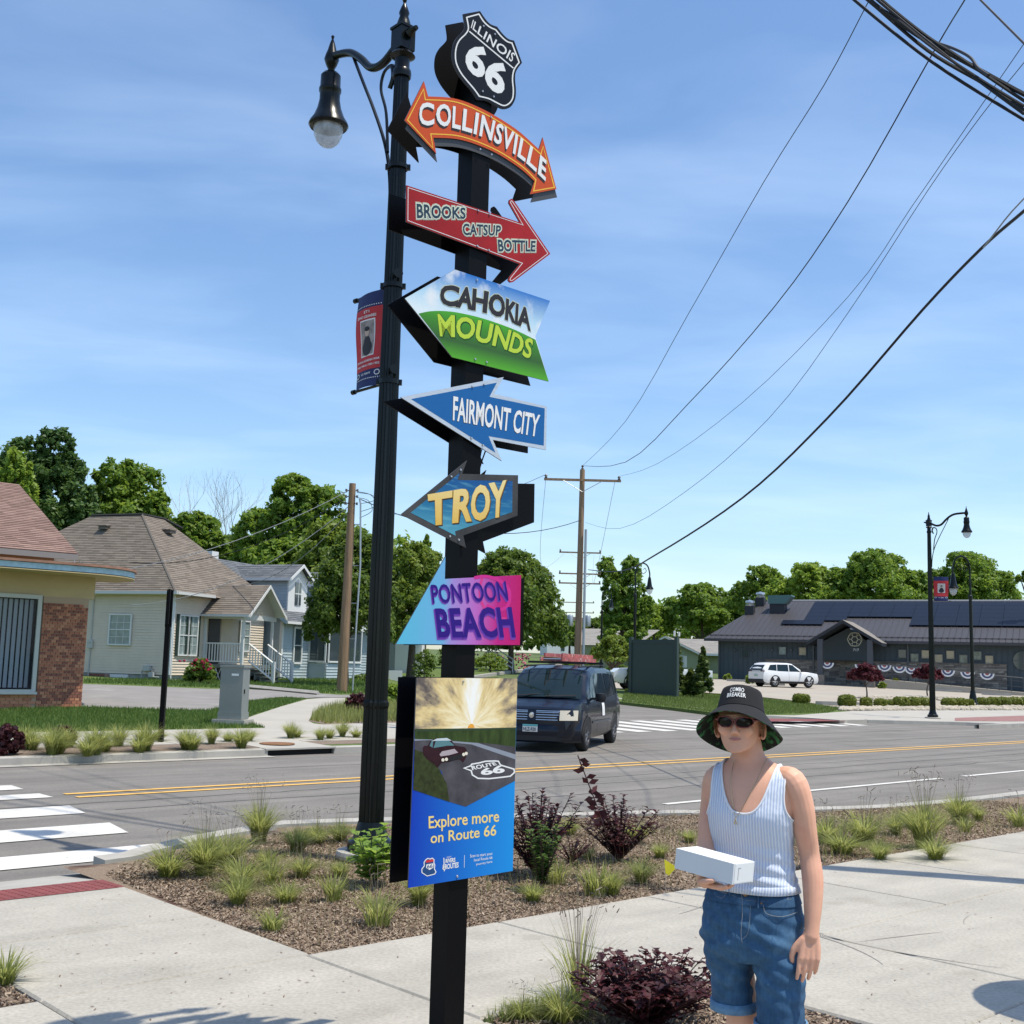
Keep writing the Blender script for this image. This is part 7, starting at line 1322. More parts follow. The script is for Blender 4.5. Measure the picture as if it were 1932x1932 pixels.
# mulch chips: real pieces on the bed
def chips(name, polys, dens, size, seed, m):
    rs = np.random.RandomState(seed); C = []
    for P in polys:
        P = [np.array(p, float) for p in P]
        for a, b, c in geometry.tessellate_polygon([[Vector(p) for p in P]]):
            A, B2, C2 = P[a], P[b], P[c]; n = int(np.linalg.norm(np.cross(B2-A, C2-A))/2*dens); r1 = np.sqrt(rs.rand(n, 1)); r2 = rs.rand(n, 1); C.append(A*(1-r1)+B2*r1*(1-r2)+C2*r1*r2)
    C = np.vstack(C); n = len(C); C[:, 2] += rs.rand(n)*.012; nn = rs.normal(size=(n, 3))*.5+np.array([0, 0, 1]); nn /= np.linalg.norm(nn, axis=1)[:, None]
    t_ = rs.rand(n)**1.5; o = link(name, fastmesh(name, leafquads(C, nn, size, rs, 2.2), n, t_, m)); o['kind'] = 'stuff'; return o
mChip = tonemat('wood chip', (.16, .105, .072), (.42, .335, .245), .95)
near_poly = [TS(*p, -.025) for p in [(3.9, 5.82), (6.8, 5.82), (6.8, 8.2), (4.0, 8.9), (3.95, 8.2)]]; mid_poly = [TS(*p, -.025) for p in [(6.8, 5.82), (16, 5.82), (16, 7.6), (12.8, 8.1), (10.7, 8.9), (6.8, 10.2), (4.4, 9.3), (4.0, 8.9), (6.8, 8.2)]]
o = chips('mulch_chips', [near_poly], 6500, .0125, 1, mChip); o['label'] = 'loose wood chips covering the planting bed'
o = chips('mulch_chips', [mid_poly], 2200, .015, 2, mChip); o['label'] = 'loose wood chips at the back of the planting bed'
o = chips('mulch_chips', [[TS(*p, -.015) for p in ((3.86, 1.8), (5.22, 1.8), (5.22, 4.27), (3.86, 4.27))], [TS(*p, -.015) for p in ((1.6, 5.83), (2.32, 5.83), (2.32, 6.9), (1.6, 6.9))]], 5200, .013, 3, mChip); o['label'] = 'loose wood chips in the near bed'

# ---- leafy shrubs close by
def leafy(name, label, pos, stems, h, r, lm, seed, leaf, per, cat='shrub', wide=.55, group=None, lobed=False):
    """upright stems carrying individual folded leaves"""
    t = thing(name, label, cat, pos, 0, group); rs = np.random.RandomState(seed); mb = MB(); V = []; T_ = []
    for i in range(stems):
        a = rs.rand()*6.28; rr = r*(rs.rand()**.6); hh = h*(.55+.45*rs.rand())*(1-.25*(rr/r)**2); e = np.array([math.cos(a)*rr, math.sin(a)*rr, hh]); P = _c3([(0, 0, 0), e*[.45, .45, .5], e], 4); mb.tube(P, [.006*(1-.6*k/(len(P)-1)) for k in range(len(P))], 4, caps=False)
        for j in range(per):
            f = .22+.8*j/per; k = min(int(f*(len(P)-1)), len(P)-2); q = P[k]+(P[k+1]-P[k])*min(1, f*(len(P)-1)-k); b = rs.rand()*6.28; d = nrm([math.cos(b), math.sin(b), rs.uniform(.0, .7)]); L = leaf*(.6+.6*rs.rand()); sd = nrm(np.cross(d, [0, 0, 1])); up_ = np.cross(sd, d); tip = q+d*L-np.array([0, 0, L*.15]); m1 = q+d*L*.5; w = L*wide*.5; tn = rs.rand()
            if lobed:
                for s_ in (-1, 1): V += [q, q+d*L*.35+sd*s_*w*1.1+up_*.1*L, m1+up_*.04*L+d*L*.1, m1]; V += [m1, q+d*L*.75+sd*s_*w*.9+up_*.05*L, tip, tip]; T_ += [tn, min(1, tn+.1)]
            else:
                for s_ in (-1, 1): V += [q, m1-d*L*.1+sd*s_*w+up_*L*.10, tip, m1-up_*L*.02]; T_ += [tn]
    link('stems', mb.mesh('stems', mat('plum stem', (.07, .03, .03), .8) if 'plum' in label or 'purple' in label else mBark), t); me = fastmesh('leaves', np.array(V), len(T_), np.array(T_), lm); o = link('leaves', me, t); o['kind'] = 'stuff'; return t
leafy('plum_shrub', 'open plum-leaved shrub behind the poster panel edge, left of two', GH(1012, 1655, -.02), 50, .74, .40, LM['plum'], 1, .07, 28, group='plum shrubs in the main bed')
leafy('plum_shrub', 'vase-shaped plum-leaved shrub in the middle of the bed', GH(1168, 1625, -.02), 46, .58, .42, LM['plum'], 2, .066, 26, group='plum shrubs in the main bed')
tw = thing('plum_sprig', 'single long plum shoot rising above the middle shrub over the road', 'shrub', GH(1150, 1612, -.02)); mb = MB(); o_ = np.array(tw.location); P = [PY(u, v, 9.35)-o_ for u, v in ((1150, 1600), (1134, 1545), (1126, 1520), (1110, 1478), (1090, 1425))]; P[0] = np.array([0, 0, .1]); P = _c3(P, 5); mb.tube(P, .005, 5); part(tw, 'stem', mb, mat('plum stem', (.07, .03, .03), .8)); V = []; T_ = []; rs = np.random.RandomState(5)
for k in range(26):
    q = P[min(len(P)-1, 4+int(k*.62))]; d = nrm([rs.uniform(-1, 1), rs.uniform(-.5, .5), rs.uniform(-.3, .4)]); L = .09; sd = nrm(np.cross(d, [0, 1, .2])); V += [q, q+d*L*.45+sd*.024, q+d*L, q+d*L*.45-sd*.024]; T_.append(rs.rand())
link('leaves', fastmesh('leaves', np.array(V), len(T_), np.array(T_), LM['plum']), tw)['kind'] = 'stuff'
leafy('low_plum_shrub', 'small sprawling plum shrub between the two larger ones', GH(1078, 1628, -.02), 18, .25, .32, LM['plum'], 6, .05, 10, group='plum shrubs in the main bed')
leafy('purple_barberry', 'dense dark purple shrub in the near bed beside the person', GH(1200, 1925, -.02)+np.array([0.04, -.10, 0]), 120, .34, .42, LM['plum'], 3, .07, 15, lobed=True)
leafy('broad_leaved_plant', 'bright green lobed-leaf plant in front of the lamp footing', GH(702, 1672, -.02), 17, .50, .26, LM['bright'], 4, .125, 9, lobed=True, wide=.9, cat='plant')
leafy('feathery_weed', 'feathery green ragweed against the left plum shrub', GH(1022, 1682, -.02), 26, .56, .17, leafmat('weed leaf', (.05, .10, .02), (.12, .20, .05), .35), 8, .06, 26, cat='plant')
# yellow marker flag
fl_ = GH(1256, 1690, -.02); mf = thing('marker_flag', 'small yellow marker flag on a wire beside the white box', 'flag', fl_); mb = MB(); yy = float(fl_[1]); P = [PY(u, v, yy)-fl_ for u, v in ((1253, 1621), (1277, 1636), (1262, 1652), (1256, 1648))]; mb.prism(P, (0, .002, 0)); part(mf, 'pennant', mb, mat('flag yellow', (.72, .62, .02), .5)); mb = MB(); mb.tube([(0, 0, 0), P[3]*.5, P[0]], .0015, 4); part(mf, 'wire', mb, mRiv)
# fallen leaves, flecks on the paving
rs = np.random.RandomState(12); n = 420; C = np.array([TS(rs.uniform(2.3, 9), rs.uniform(1.5, 8), .004) if rs.rand() < .7 else TS(rs.uniform(2.4, 3.8), rs.uniform(3, 8), .004) for _ in range(n)]); C = C[[not (3.8 < TD@c < 5.3 and SD@c < 4.4) and not (TD@c > 3.85 and SD@c > 5.75) for c in C]]; nn = np.tile([0, 0, 1.], (len(C), 1))+rs.normal(size=(len(C), 3))*.15; me = fastmesh('leaf_litter', leafquads(C, nn, .009, rs, 2.5), len(C), rs.rand(len(C))*.3, mChip); o = link('leaf_litter', me); o['kind'] = 'stuff'; o['label'] = 'tiny bits of leaf litter on the pale pavement'
# ================================================================ VEHICLES
mTyre = mat('tyre', (.018, .018, .018), .85); mRim = mat('steel wheel', (.16, .16, .17), .45, metal=.6); mRimA = mat('alloy wheel', (.45, .45, .46), .3, metal=.8); mCarGl = mat('car window', (.008, .018, .02), .06, spec=.5, coat=.0); mBlkP = mat('black plastic', (.015, .015, .017), .6); mChr = mat('chrome', (.6, .6, .62), .15, metal=1.); mLampG = mat('headlamp', (.62, .55, .42), .15, spec=.8, coat=.5); mTail = mat('tail lamp', (.30, .01, .012), .2, coat=.5)
def lerp1(T_, x):
    for i in range(len(T_)-1):
        if T_[i][0] <= x <= T_[i+1][0]:
            f = (x-T_[i][0])/((T_[i+1][0]-T_[i][0]) or 1); f = f; return T_[i][1]+(T_[i+1][1]-T_[i][1])*f
    return T_[0][1] if x < T_[0][0] else T_[-1][1]
class Car:
    """local axes: x forward, y to the vehicle's left, z up"""
    def __init__(s, name, label, loc, rz, paint, L, W, belt, top, deck, taper, sill=.24, cat='car'):
        s.r = thing(name, label, cat, loc, rz); s.L, s.W, s.belt, s.top, s.deck, s.taper, s.sill = L, W, belt, top, deck, taper, sill; s.paint = paint
        xs = sorted(set([round(-L/2+L*k/44, 3) for k in range(45)]+[round(p[0], 3) for p in top]+[round(p[0], 3) for p in deck])); V = []; n = 0
        for x in xs:
            sec = s.section(x); V += [(x, -y, z) for y, z in sec[::-1]]+[(x, y, z) for y, z in sec[1:] if True]; n = 2*len(sec)-1
        mb = MB(); V2 = []
        for x in xs:
            sec = s.section(x); V2 += [(x, y, z) for y, z in sec]+[(x, -y, z) for y, z in sec[::-1][1:]]
        mb.grid(V2, len(xs), n); mb.f = [f[::-1] for f in mb.f]
        k = len(xs)-1; mb.add([V2[j] for j in range(n)], [tuple(range(n))]); mb.add([V2[k*n+j] for j in range(n)], [tuple(range(n))[::-1]])
        s.body = part(s.r, 'body', mb, paint, 'auto')
    def w(s, x): return s.W/2*lerp1(s.taper, x)
    def section(s, x):
        w = s.w(x); d = lerp1(s.deck, x); t = lerp1(s.top, x); b = min(s.belt, d); sl = s.sill+(max(0, abs(x)-s.L/2+.35)*.25)
        P = [(w*.90, sl), (w*.97, sl+.10), (w*.985, sl+.25), (w, b*.68), (w*.99, b*.88), (w*.965, b)]
        if t > d+.02: q = min(1, (t-d)/.5); P += [(w*(.95-.03*q), b+(t-b)*.25), (w*(.95-.08*q), b+(t-b)*.55), (w*(.95-.13*q), b+(t-b)*.85), (w*(.95-.19*q), t-.02), (w*.5, t+.02), (0, t+.03)]
        else: P += [(w*.93, b+(d-b)*.5+.005), (w*.88, d-.005), (w*.8, d), (w*.65, d+.008), (w*.4, d+.014), (0, d+.016)]
        return P
    def sy(s, x, z):                         # half width of the side at height z
        S = s.section(x)
        for i in range(len(S)-1):
            (y0, z0), (y1, z1) = S[i], S[i+1]
            if z0 <= z <= z1 and z1 > z0: return y0+(y1-y0)*(z-z0)/(z1-z0)
        return S[-2][0] if z > S[-1][1] else S[0][0]
    def side(s, name, bot, top, m, off=.006, sgn=1, par=None, n=8, nz=5):
        """patch on the side: bot/top are (x,z) polylines front to back"""
        mb = MB(); V = []
        B_ = [lerpc(bot, k/n) for k in range(n+1)]; T_ = [lerpc(top, k/n) for k in range(n+1)]
        for k in range(n+1):
            for j in range(nz+1):
                x = B_[k][0]+(T_[k][0]-B_[k][0])*j/nz; z = B_[k][1]+(T_[k][1]-B_[k][1])*j/nz; V.append((x, sgn*(s.sy(x, z)+off), z))
        mb.grid(V, n+1, nz+1); mb.f = [f[::-1] if sgn < 0 else f for f in mb.f]
        o = link(name, mb.mesh(name, m, True), par or s.body); return o
    def wheel(s, x, r, rim, spokes=0, width=.21):
        for sg in (1, -1):
            y = s.w(x)-.03; t = MB(); P = [(r*.62, -width/2), (r*.93, -width/2), (r, -width*.36), (r, width*.36), (r*.93, width/2), (r*.62, width/2)]; n = 28
            t.grid([(x+q*math.cos(a), sg*y+d*sg, r+q*math.sin(a)) for q, d in P for a in [2*math.pi*k/n for k in range(n)]], len(P), n, wrap=True)
            if sg < 0: t.f = [f[::-1] for f in t.f]
            t.v = [(a, b-sg*width*.45, c) for a, b, c in t.v]; w_ = part(s.r, 'wheel', t, mTyre, True)
            ri = MB(); yy = sg*(y-width*.05); ri.tube([(x, yy-sg*.12, r), (x, yy, r)], [r*.64, r*.62], 20); link('rim', ri.mesh('rim', mBlkP if spokes else rim), w_)
            h = MB(); h.tube([(x, yy, r), (x, yy+sg*.02, r)], [r*.3, r*.2], 12)
            for k in range(spokes or 7): a = 2*math.pi*k/(spokes or 7); h.tube([(x+r*.2*math.cos(a), yy+sg*.012, r+r*.2*math.sin(a)), (x+r*.6*math.cos(a), yy+sg*.006, r+r*.6*math.sin(a))], r*(.075 if spokes else .05), 4)
            h.grid([(x+q*math.cos(a), yy+sg*d, r+q*math.sin(a)) for q, d in ((r*.56, .0), (r*.57, .02), (r*.64, .02)) for a in [2*math.pi*k/20 for k in range(20)]], 3, 20, wrap=True); link('spokes', h.mesh('spokes', rim), w_)
            # arch: wheel-well shade painted as a black patch on the body, and a lip
            for nm, r0, r1, o_, m in (('arch_shade', 0, r*1.13, .004, mBlkP), ('arch_lip', r*1.11, r*1.22, .012, s.lip)):
                A = MB(); V = []; nn = 24
                for q in (r0, r1):
                    for k in range(nn+1):
                        a = -.22+(math.pi+.44)*k/nn; xx = x+q*math.cos(a); zz = max(.16, r+q*math.sin(a)); V.append((xx, sg*(s.sy(xx, max(zz, s.sill+.02))+o_), zz))
                A.grid(V, 2, nn+1); A.f = [f if sg < 0 else f[::-1] for f in A.f]; link(nm, A.mesh(nm, m), s.body)
mNavyP = mat('navy car paint', (.003, .007, .018), .32, metal=.15, spec=.3, coat=.35)
# --- minivan
va = GH(1105, 1417, -.12); vb = GH(1160, 1400, -.12); hd = nrm((va-vb)*[1, 1, 0]); rz_ = math.atan2(hd[1], hd[0]); lf_ = np.array([-hd[1], hd[0], 0]); vc = va-lf_*.93-hd*1.54; vc[2] = -.12
Car.lip = mNavyP
van = Car('minivan', 'dark navy minivan with a red ladder on its roof, crossing the junction', tuple(vc), rz_, mNavyP, 5.12, 1.98, 1.02, [(-2.56, 1.0), (-2.50, 1.25), (-2.36, 1.60), (-2.1, 1.72), (-1.2, 1.77), (.0, 1.77), (.55, 1.70), (.8, 1.62), (1.62, 1.06), (1.7, 1.04), (2.56, .72)], [(-2.56, 1.0), (1.55, 1.06), (1.8, 1.05), (2.15, .98), (2.4, .90), (2.5, .80), (2.56, .68)], [(-2.56, .86), (-2.4, .95), (-1.8, .99), (0, 1.), (1.6, .99), (2.1, .95), (2.4, .86), (2.56, .72)])
# the profile drops to the bonnet at the windscreen base
van.wheel(1.54, .34, mRim); van.wheel(-1.54, .34, mRim)
for sg in (1, -1):
    van.side('side_window', [(1.12, 1.08), (.62, 1.08)], [(.72, 1.52), (.55, 1.60)], mCarGl, sgn=sg); van.side('side_window', [(.5, 1.08), (-.62, 1.08)], [(.40, 1.63), (-.58, 1.64)], mCarGl, sgn=sg); van.side('side_window', [(-.75, 1.1), (-1.55, 1.12)], [(-.70, 1.64), (-1.5, 1.63)], mCarGl, sgn=sg); van.side('side_window', [(-1.66, 1.13), (-2.28, 1.2)], [(-1.62, 1.62), (-2.2, 1.58)], mCarGl, sgn=sg)
    van.side('door_seam', [(.575, .35), (.56, .35)], [(.575, 1.6), (.56, 1.6)], mBlkP, .004, sg); van.side('door_seam', [(-.68, .35), (-.695, .35)], [(-.66, 1.62), (-.675, 1.62)], mBlkP, .004, sg); van.side('rub_strip', [(1.1, .56), (-1.0, .56)], [(1.1, .61), (-1.0, .61)], mat('rub strip', (.05, .06, .08), .35), .016, sg)
    van.side('door_handle', [(.42, .90), (.26, .90)], [(.42, .94), (.26, .94)], mNavyP, .03, sg, n=3, nz=2); van.side('side_marker', [(2.2, .8), (1.82, .86)], [(2.2, .66), (1.82, .7)], mNavyP, .004, sg)
van.side('door_sticker', [(.10, .70), (-.18, .70)], [(.10, .98), (-.18, .98)], mBW, .009, 1)
def front(c, name, pts, m, off=.004, par=None, ybulge=.12):
    """patch on the nose: pts are (y,z); x follows the rounded nose"""
    mb = MB(); P = [(c.L/2+off-ybulge*(abs(y)/(c.W/2*.72))**3, y, z) for y, z in pts]; mb.prism(P, (-.03, 0, 0)); return link(name, mb.mesh(name, m), par or c.body)
def face_patch(c, name, y0, y1, z0, z1, m, off, n=10, skew=0.):
    mb = MB(); V = []
    for k in range(n+1):
        y = y0+(y1-y0)*k/n
        for j in range(3):
            z = z0+(z1-z0)*j/2+skew*(k/n); V.append((c.L/2+off-.42*max(0, (abs(y)-.35)/.6)**2-.22*max(0, z-.55), y, z))
    mb.grid(V, n+1, 3); return link(name, mb.mesh(name, m, True), c.body)
bum = MB(); V = []
for j, (z, dx_) in enumerate(((.20, -.06), (.26, .02), (.42, .06), (.52, .05), (.60, -.02), (.88, -.10))):
    for k in range(21):
        y = -.96+1.92*k/20; V.append((2.56+dx_-.42*max(0, (abs(y)-.35)/.6)**2, y, z))
bum.grid(V, 6, 21); bum.f = [f[::-1] for f in bum.f]; part(van.r, 'front_bumper', bum, mNavyP, True)
face_patch(van, 'lower_intake', -.62, .62, .24, .36, mBlkP, .04)
gr_ = face_patch(van, 'grille', -.62, .62, .645, .86, mBlkP, .06)
for z in (.665, .715, .765, .815, .845): face_patch(van, 'grille_bar', -.60, .60, z, z+.013, mChr, .075)
face_patch(van, 'grille_centre', -.09, .09, .645, .86, mNavyP, .08); em_ = MB(); em_.lathe([(.0, .02), (.05, .018), (.06, 0)], (0, 0, 0), 14); em_.v = [(2.56+z_-.03, x_, y_*1.1+.755) for x_, y_, z_ in em_.v]; em_.v = [(x_+.075, y_, z_) for x_, y_, z_ in em_.v]; part(van.r, 'round_badge', em_, mChr)
for sg in (1, -1): face_patch(van, 'headlamp', sg*.60, sg*.92, .665, .87, mLampG, .17); face_patch(van, 'fog_intake', sg*.55, sg*.8, .27, .37, mBlkP, .045)
pl = face_patch(van, 'licence_plate', -.02-.16, -.02+.16, .42, .57, mBW, .07, 4); face_patch(van, 'plate_band', -.18, .14, .53, .57, mat('plate teal', (.10, .35, .38), .6), .074, 4)
w_, fs = text_box('HLZ-920', .02, 2); mb = MB(); mb.add([(2.56+.11-.22*max(0, .44+y*.08-.55)-.0, -.155+x*.27, .435+y*.08) for x, y in w_], fs); link('plate_lettering', mb.mesh('plate_lettering', mBlkP), van.body)
def screen(c, name, xb, zb, xt, zt_, wb, wt, m, off=.012, bul=.10):
    mb = MB(); V = []
    for j in range(7):
        f = j/6; x, z, w = xb+(xt-xb)*f, zb+(zt_-zb)*f+.03*math.sin(math.pi*f), wb+(wt-wb)*f
        for k in range(13): y = -w+2*w*k/12; V.append((x+off-bul*(y/w)**2*.6, y, z+off-bul*.25*(y/w)**2))
    mb.grid(V, 7, 13); mb.f = [f[::-1] for f in mb.f]; return part(c.r, name, mb, m, True)
screen(van, 'windscreen', 1.60, 1.085, .70, 1.67, .82, .66, mCarGl, .03)
mb = MB(); mb.tube([(1.66, -.7, 1.12), (1.55, -.1, 1.17)], .012, 5); mb.tube([(1.68, .05, 1.13), (1.55, .7, 1.16)], .012, 5); part(van.r, 'wiper', mb, mBlkP)['kind'] = 'stuff'
for sg in (1, -1): mb = MB(); mb.lathe([(0, -.1), (.08, -.085), (.1, 0), (.08, .085), (0, .1)], (0, 0, 0), 10); mb.v = [(x*.7+.95, y*1.3+sg*1.12, z+1.12) for x, y, z in mb.v]; mb.box((.98, sg*.98, 1.09), (.08, .12, .05)); part(van.r, 'wing_mirror', mb, mBlkP, 'auto')
mb = MB(); [mb.tube([(1.0, s_*.62, 1.77), (-1.9, s_*.62, 1.82)], .02, 5) for s_ in (-1, 1)]; [mb.box((x, 0, 1.86), (.06, 1.36, .05)) for x in (.4, -1.5)]; part(van.r, 'roof_rack', mb, mBlkP)
lad = thing('ladder', 'weathered red fibreglass ladder strapped on the roof of the navy minivan', 'ladder', tuple(vc), rz_); mLad = mat('ladder red', (.42, .11, .10), .7, var=(6, .35), spots=(9, .58, (.62, .50, .46)))
for dy, dz in ((-.22, 1.93), (.26, 1.93), (-.18, 2.02), (.22, 2.02)): mb = MB(); mb.box((-.75, dy, dz), (3.7 if dz < 2 else 3.3, .035, .085)); part(lad, 'rail', mb, mLad)
for k in range(11): mb = MB(); mb.tube([(-2.4+k*.33, -.22, 1.93), (-2.4+k*.33, .26, 1.93)], .018, 6); part(lad, 'rung', mb, mRiv)
# --- white SUV in the car park
mWh = mat('white car paint', (.78, .78, .77), .25, spec=.5, coat=.6); Car.lip = mBlkP
s0_, s1_ = GH(1441, 1297, .0), GH(1516, 1297, 0.); hd = nrm([.80, -.12, 0]); sp = PY(1479, 1250, 79); sz = H(sp[0], 79)
suv = Car('white_suv', 'white three-row SUV parked beside the dark building', (sp[0], 79, sz), math.atan2(.42, .90)+rad(0), mWh, 4.95, 1.96, 1.05, [(-2.47, 1.05), (-2.40, 1.3), (-2.05, 1.66), (-1.8, 1.70), (-.3, 1.73), (.1, 1.68), (1.0, 1.13), (2.3, 1.0), (2.47, .8)], [(-2.47, 1.05), (1.1, 1.12), (1.5, 1.10), (2.2, 1.0), (2.4, .92), (2.47, .75)], [(-2.47, .90), (-2.2, .97), (0, 1.), (1.8, .98), (2.3, .92), (2.47, .8)], .28)
suv.r.scale = (.93,)*3; suv.wheel(1.5, .38, mRimA, 6); suv.wheel(-1.5, .38, mRimA, 6)
for sg in (1, -1):
    suv.side('side_window', [(.72, 1.12), (-.25, 1.12)], [(.12, 1.58), (-.22, 1.61)], mCarGl, sgn=sg); suv.side('side_window', [(-.32, 1.12), (-1.3, 1.14)], [(-.30, 1.61), (-1.25, 1.60)], mCarGl, sgn=sg); suv.side('side_window', [(-1.35, 1.15), (-2.1, 1.2)], [(-1.30, 1.60), (-1.85, 1.56)], mCarGl, sgn=sg); suv.side('sill_cladding', [(1.1, .26), (-1.1, .26)], [(1.1, .42), (-1.1, .42)], mBlkP, .012, sg)
    suv.side('door_seam', [(-.30, .42), (-.312, .42)], [(-.3, 1.1), (-.312, 1.1)], mBlkP, .004, sg); mb = MB(); mb.box((.78, sg*1.06, 1.18), (.12, .18, .14)); part(suv.r, 'wing_mirror', mb, mBlkP); mb = MB(); mb.box((-2.44, sg*.72, 1.12), (.08, .40, .07)); part(suv.r, 'tail_light', mb, mat('smoked lamp', (.08, .02, .02), .2))
mb = MB(); mb.prism([(-2.50, -.70, 1.17), (-2.50, .70, 1.17), (-2.22, .62, 1.55), (-2.22, -.62, 1.55)], (.05, 0, 0)); part(suv.r, 'rear_window', mb, mCarGl); mb = MB(); mb.box((-2.46, 0, .42), (.12, 1.7, .26)); part(suv.r, 'rear_bumper', mb, mBlkP); mb = MB(); mb.box((-2.50, 0, .82), (.03, .36, .13)); part(suv.r, 'licence_plate', mb, mat('plate green', (.35, .5, .42), .6)); mb = MB(); [mb.tube([(.2, s_*.68, 1.74), (-1.7, s_*.68, 1.76)], .02, 5) for s_ in (-1, 1)]; part(suv.r, 'roof_rail', mb, mBlkP)
# --- white pickup half hidden behind the screen
pp = PY(1245, 1250, 62); pk_ = Car('white_pickup', 'white pickup mostly hidden between the van and the green screen', (pp[0], 62, H(pp[0], 62)), rad(185), mWh, 5.2, 1.95, 1.1, [(-2.6, 1.1), (-.7, 1.12), (-.6, 1.8), (.5, 1.82), (1.2, 1.18), (2.6, .9)], [(-2.6, 1.1), (1.1, 1.17), (2.3, 1.1), (2.6, .9)], [(-2.6, .93), (0, 1.), (2.0, .98), (2.6, .85)], .35); pk_.wheel(1.6, .4, mRim); pk_.wheel(-1.6, .4, mRim)
for sg in (1, -1): pk_.side('side_window', [(.8, 1.17), (-.5, 1.17)], [(.4, 1.68), (-.48, 1.7)], mCarGl, sgn=sg)
screen(pk_, 'windscreen', 1.15, 1.2, .55, 1.74, .8, .68, mCarGl, .02)
# ================================================================ PERSON
PR = PY(1420, 1700, 3.87); PR = np.array([PR[0], PR[1], 0.]); PA = rad(-25)
person = thing('person', 'person in black bucket hat, sunglasses, pale tank top and denim shorts holding a box', 'person', PR, PA)
def LQ(u, v, y):                             # picture point at world depth y -> the person's own axes (x to the picture's right, -y forward)
    d = PY(u, v, y)-PR; c, s = math.cos(-PA), math.sin(-PA); return np.array([d[0]*c-d[1]*s, d[0]*s+d[1]*c, d[2]])
def loft(mb, rings, seg=36, ex=2.2, mi=0, caps=True):
    """rings: (z, cx, cy, a, b) horizontal superellipses"""
    V = []
    for z, cx, cy, a, b in rings:
        for k in range(seg):
            t = 2*math.pi*k/seg; c, s = math.cos(t), math.sin(t); V.append((cx+a*math.copysign(abs(c)**(2/ex), c), cy+b*math.copysign(abs(s)**(2/ex), s), z))
    n = len(rings); fs = [(i*seg+k, i*seg+(k+1) % seg, (i+1)*seg+(k+1) % seg, (i+1)*seg+k) for i in range(n-1) for k in range(seg)]
    if caps: fs += [tuple(range(seg))[::-1], tuple((n-1)*seg+k for k in range(seg))]
    return mb.add(V, fs, mi)
def spl(rings, n=6):
    out = [tuple(p) for p in _c3([np.array(r, float) for r in rings], n)]; return out
def limb(mb, pts, rs, seg=16, n=5, sq=None):
    Q = _c3([np.array(list(p)+[r]) for p, r in zip(pts, rs)], n); mb.tube([q[:3] for q in Q], [max(.002, q[3]) for q in Q], seg, sq=sq); q = Q[0]; 
    for q in (Q[0], Q[-1]): ball(mb, q[:3], q[3]*.98)
def ball(mb, c, r, sc=(1, 1, 1), seg=14):
    V = []; n = 8
    for i in range(n+1):
        ph = math.pi*i/n; rr = max(1e-4, math.sin(ph))
        for k in range(seg): V.append((c[0]+r*sc[0]*rr*math.cos(2*math.pi*k/seg), c[1]+r*sc[1]*rr*math.sin(2*math.pi*k/seg), c[2]-r*sc[2]*math.cos(ph)))
    fs = [(i*seg+k, i*seg+(k+1) % seg, (i+1)*seg+(k+1) % seg, (i+1)*seg+k) for i in range(n) for k in range(seg)]+[tuple(range(seg))[::-1], tuple(n*seg+k for k in range(seg))]
    mb.add(V, fs)
def remesh(name, mb, vox, m, par, smooth=4, fac=.5, extra=None):
    me = mb.mesh(name, m); o = link(name, me); md = o.modifiers.new('r', 'REMESH'); md.mode = 'VOXEL'; md.voxel_size = vox; md.use_smooth_shade = True
    if smooth: s_ = o.modifiers.new('s', 'SMOOTH'); s_.factor = fac; s_.iterations = smooth
    dg = bpy.context.evaluated_depsgraph_get(); me2 = bpy.data.meshes.new_from_object(o.evaluated_get(dg)); bpy.data.objects.remove(o); me2.name = name
    me2.materials.clear(); me2.materials.append(m); me2.shade_smooth()
    return link(name, me2, par)
TR_ = spl([(.76, 0, .0, .134, .088), (.82, 0, .0, .142, .098), (.87, 0, .0, .143, .098), (.92, .0, .0, .136, .092), (.97, .0, .0, .127, .088), (1.03, 0, .0, .120, .084), (1.09, 0, -.002, .122, .088), (1.15, 0, -.010, .130, .099), (1.20, 0, -.013, .136, .104), (1.25, 0, -.006, .142, .096), (1.295, 0, .0, .150, .082), (1.325, -.002, .005, .140, .068), (1.345, -.006, .010, .105, .058), (1.362, -.012, .013, .070, .052), (1.385, -.018, .012, .052, .050), (1.42, -.024, .008, .0495, .051), (1.46, -.03, .004, .048, .052)], 6)
def ring_at(z):
    for i in range(len(TR_)-1):
        if TR_[i][0] <= z <= TR_[i+1][0]: f = (z-TR_[i][0])/(TR_[i+1][0]-TR_[i][0]); return [TR_[i][j]+(TR_[i+1][j]-TR_[i][j])*f for j in range(5)]
    return list(TR_[0] if z < TR_[0][0] else TR_[-1])
def front_y(x, z, off=.0, ex=2.2):
    _, cx, cy, a, b = ring_at(z); q = min(.995, abs((x-cx)/a)); return cy-(b+off)*(1-q**ex)**(1/ex)-off*.3
mSkin = mat('skin', (.74, .395, .262), .5, var=(9, .10), spots=(5, .58, (.72, .33, .22)), bump=(260, .12, .001)); b_ = mSkin.node_tree.nodes['Principled BSDF']; b_.inputs['Subsurface Weight'].default_value = .12; b_.inputs['Subsurface Radius'].default_value = (.012, .005, .003); b_.inputs['Subsurface Scale'].default_value = 1.
HX_, HY_ = -.038, -.012                     # head centre
B = MB(); loft(B, TR_)
HR = spl([(1.391, 0, -.083, .012, .012), (1.397, 0, -.066, .030, .030), (1.408, 0, -.045, .043, .049), (1.425, 0, -.026, .0535, .067), (1.445, 0, -.013, .0605, .080), (1.470, 0, -.003, .0655, .090), (1.50, 0, .001, .069, .095), (1.525, 0, .008, .068, .090), (1.545, 0, .016, .060, .074), (1.560, 0, .02, .045, .055), (1.568, 0, .02, .02, .03)], 5)
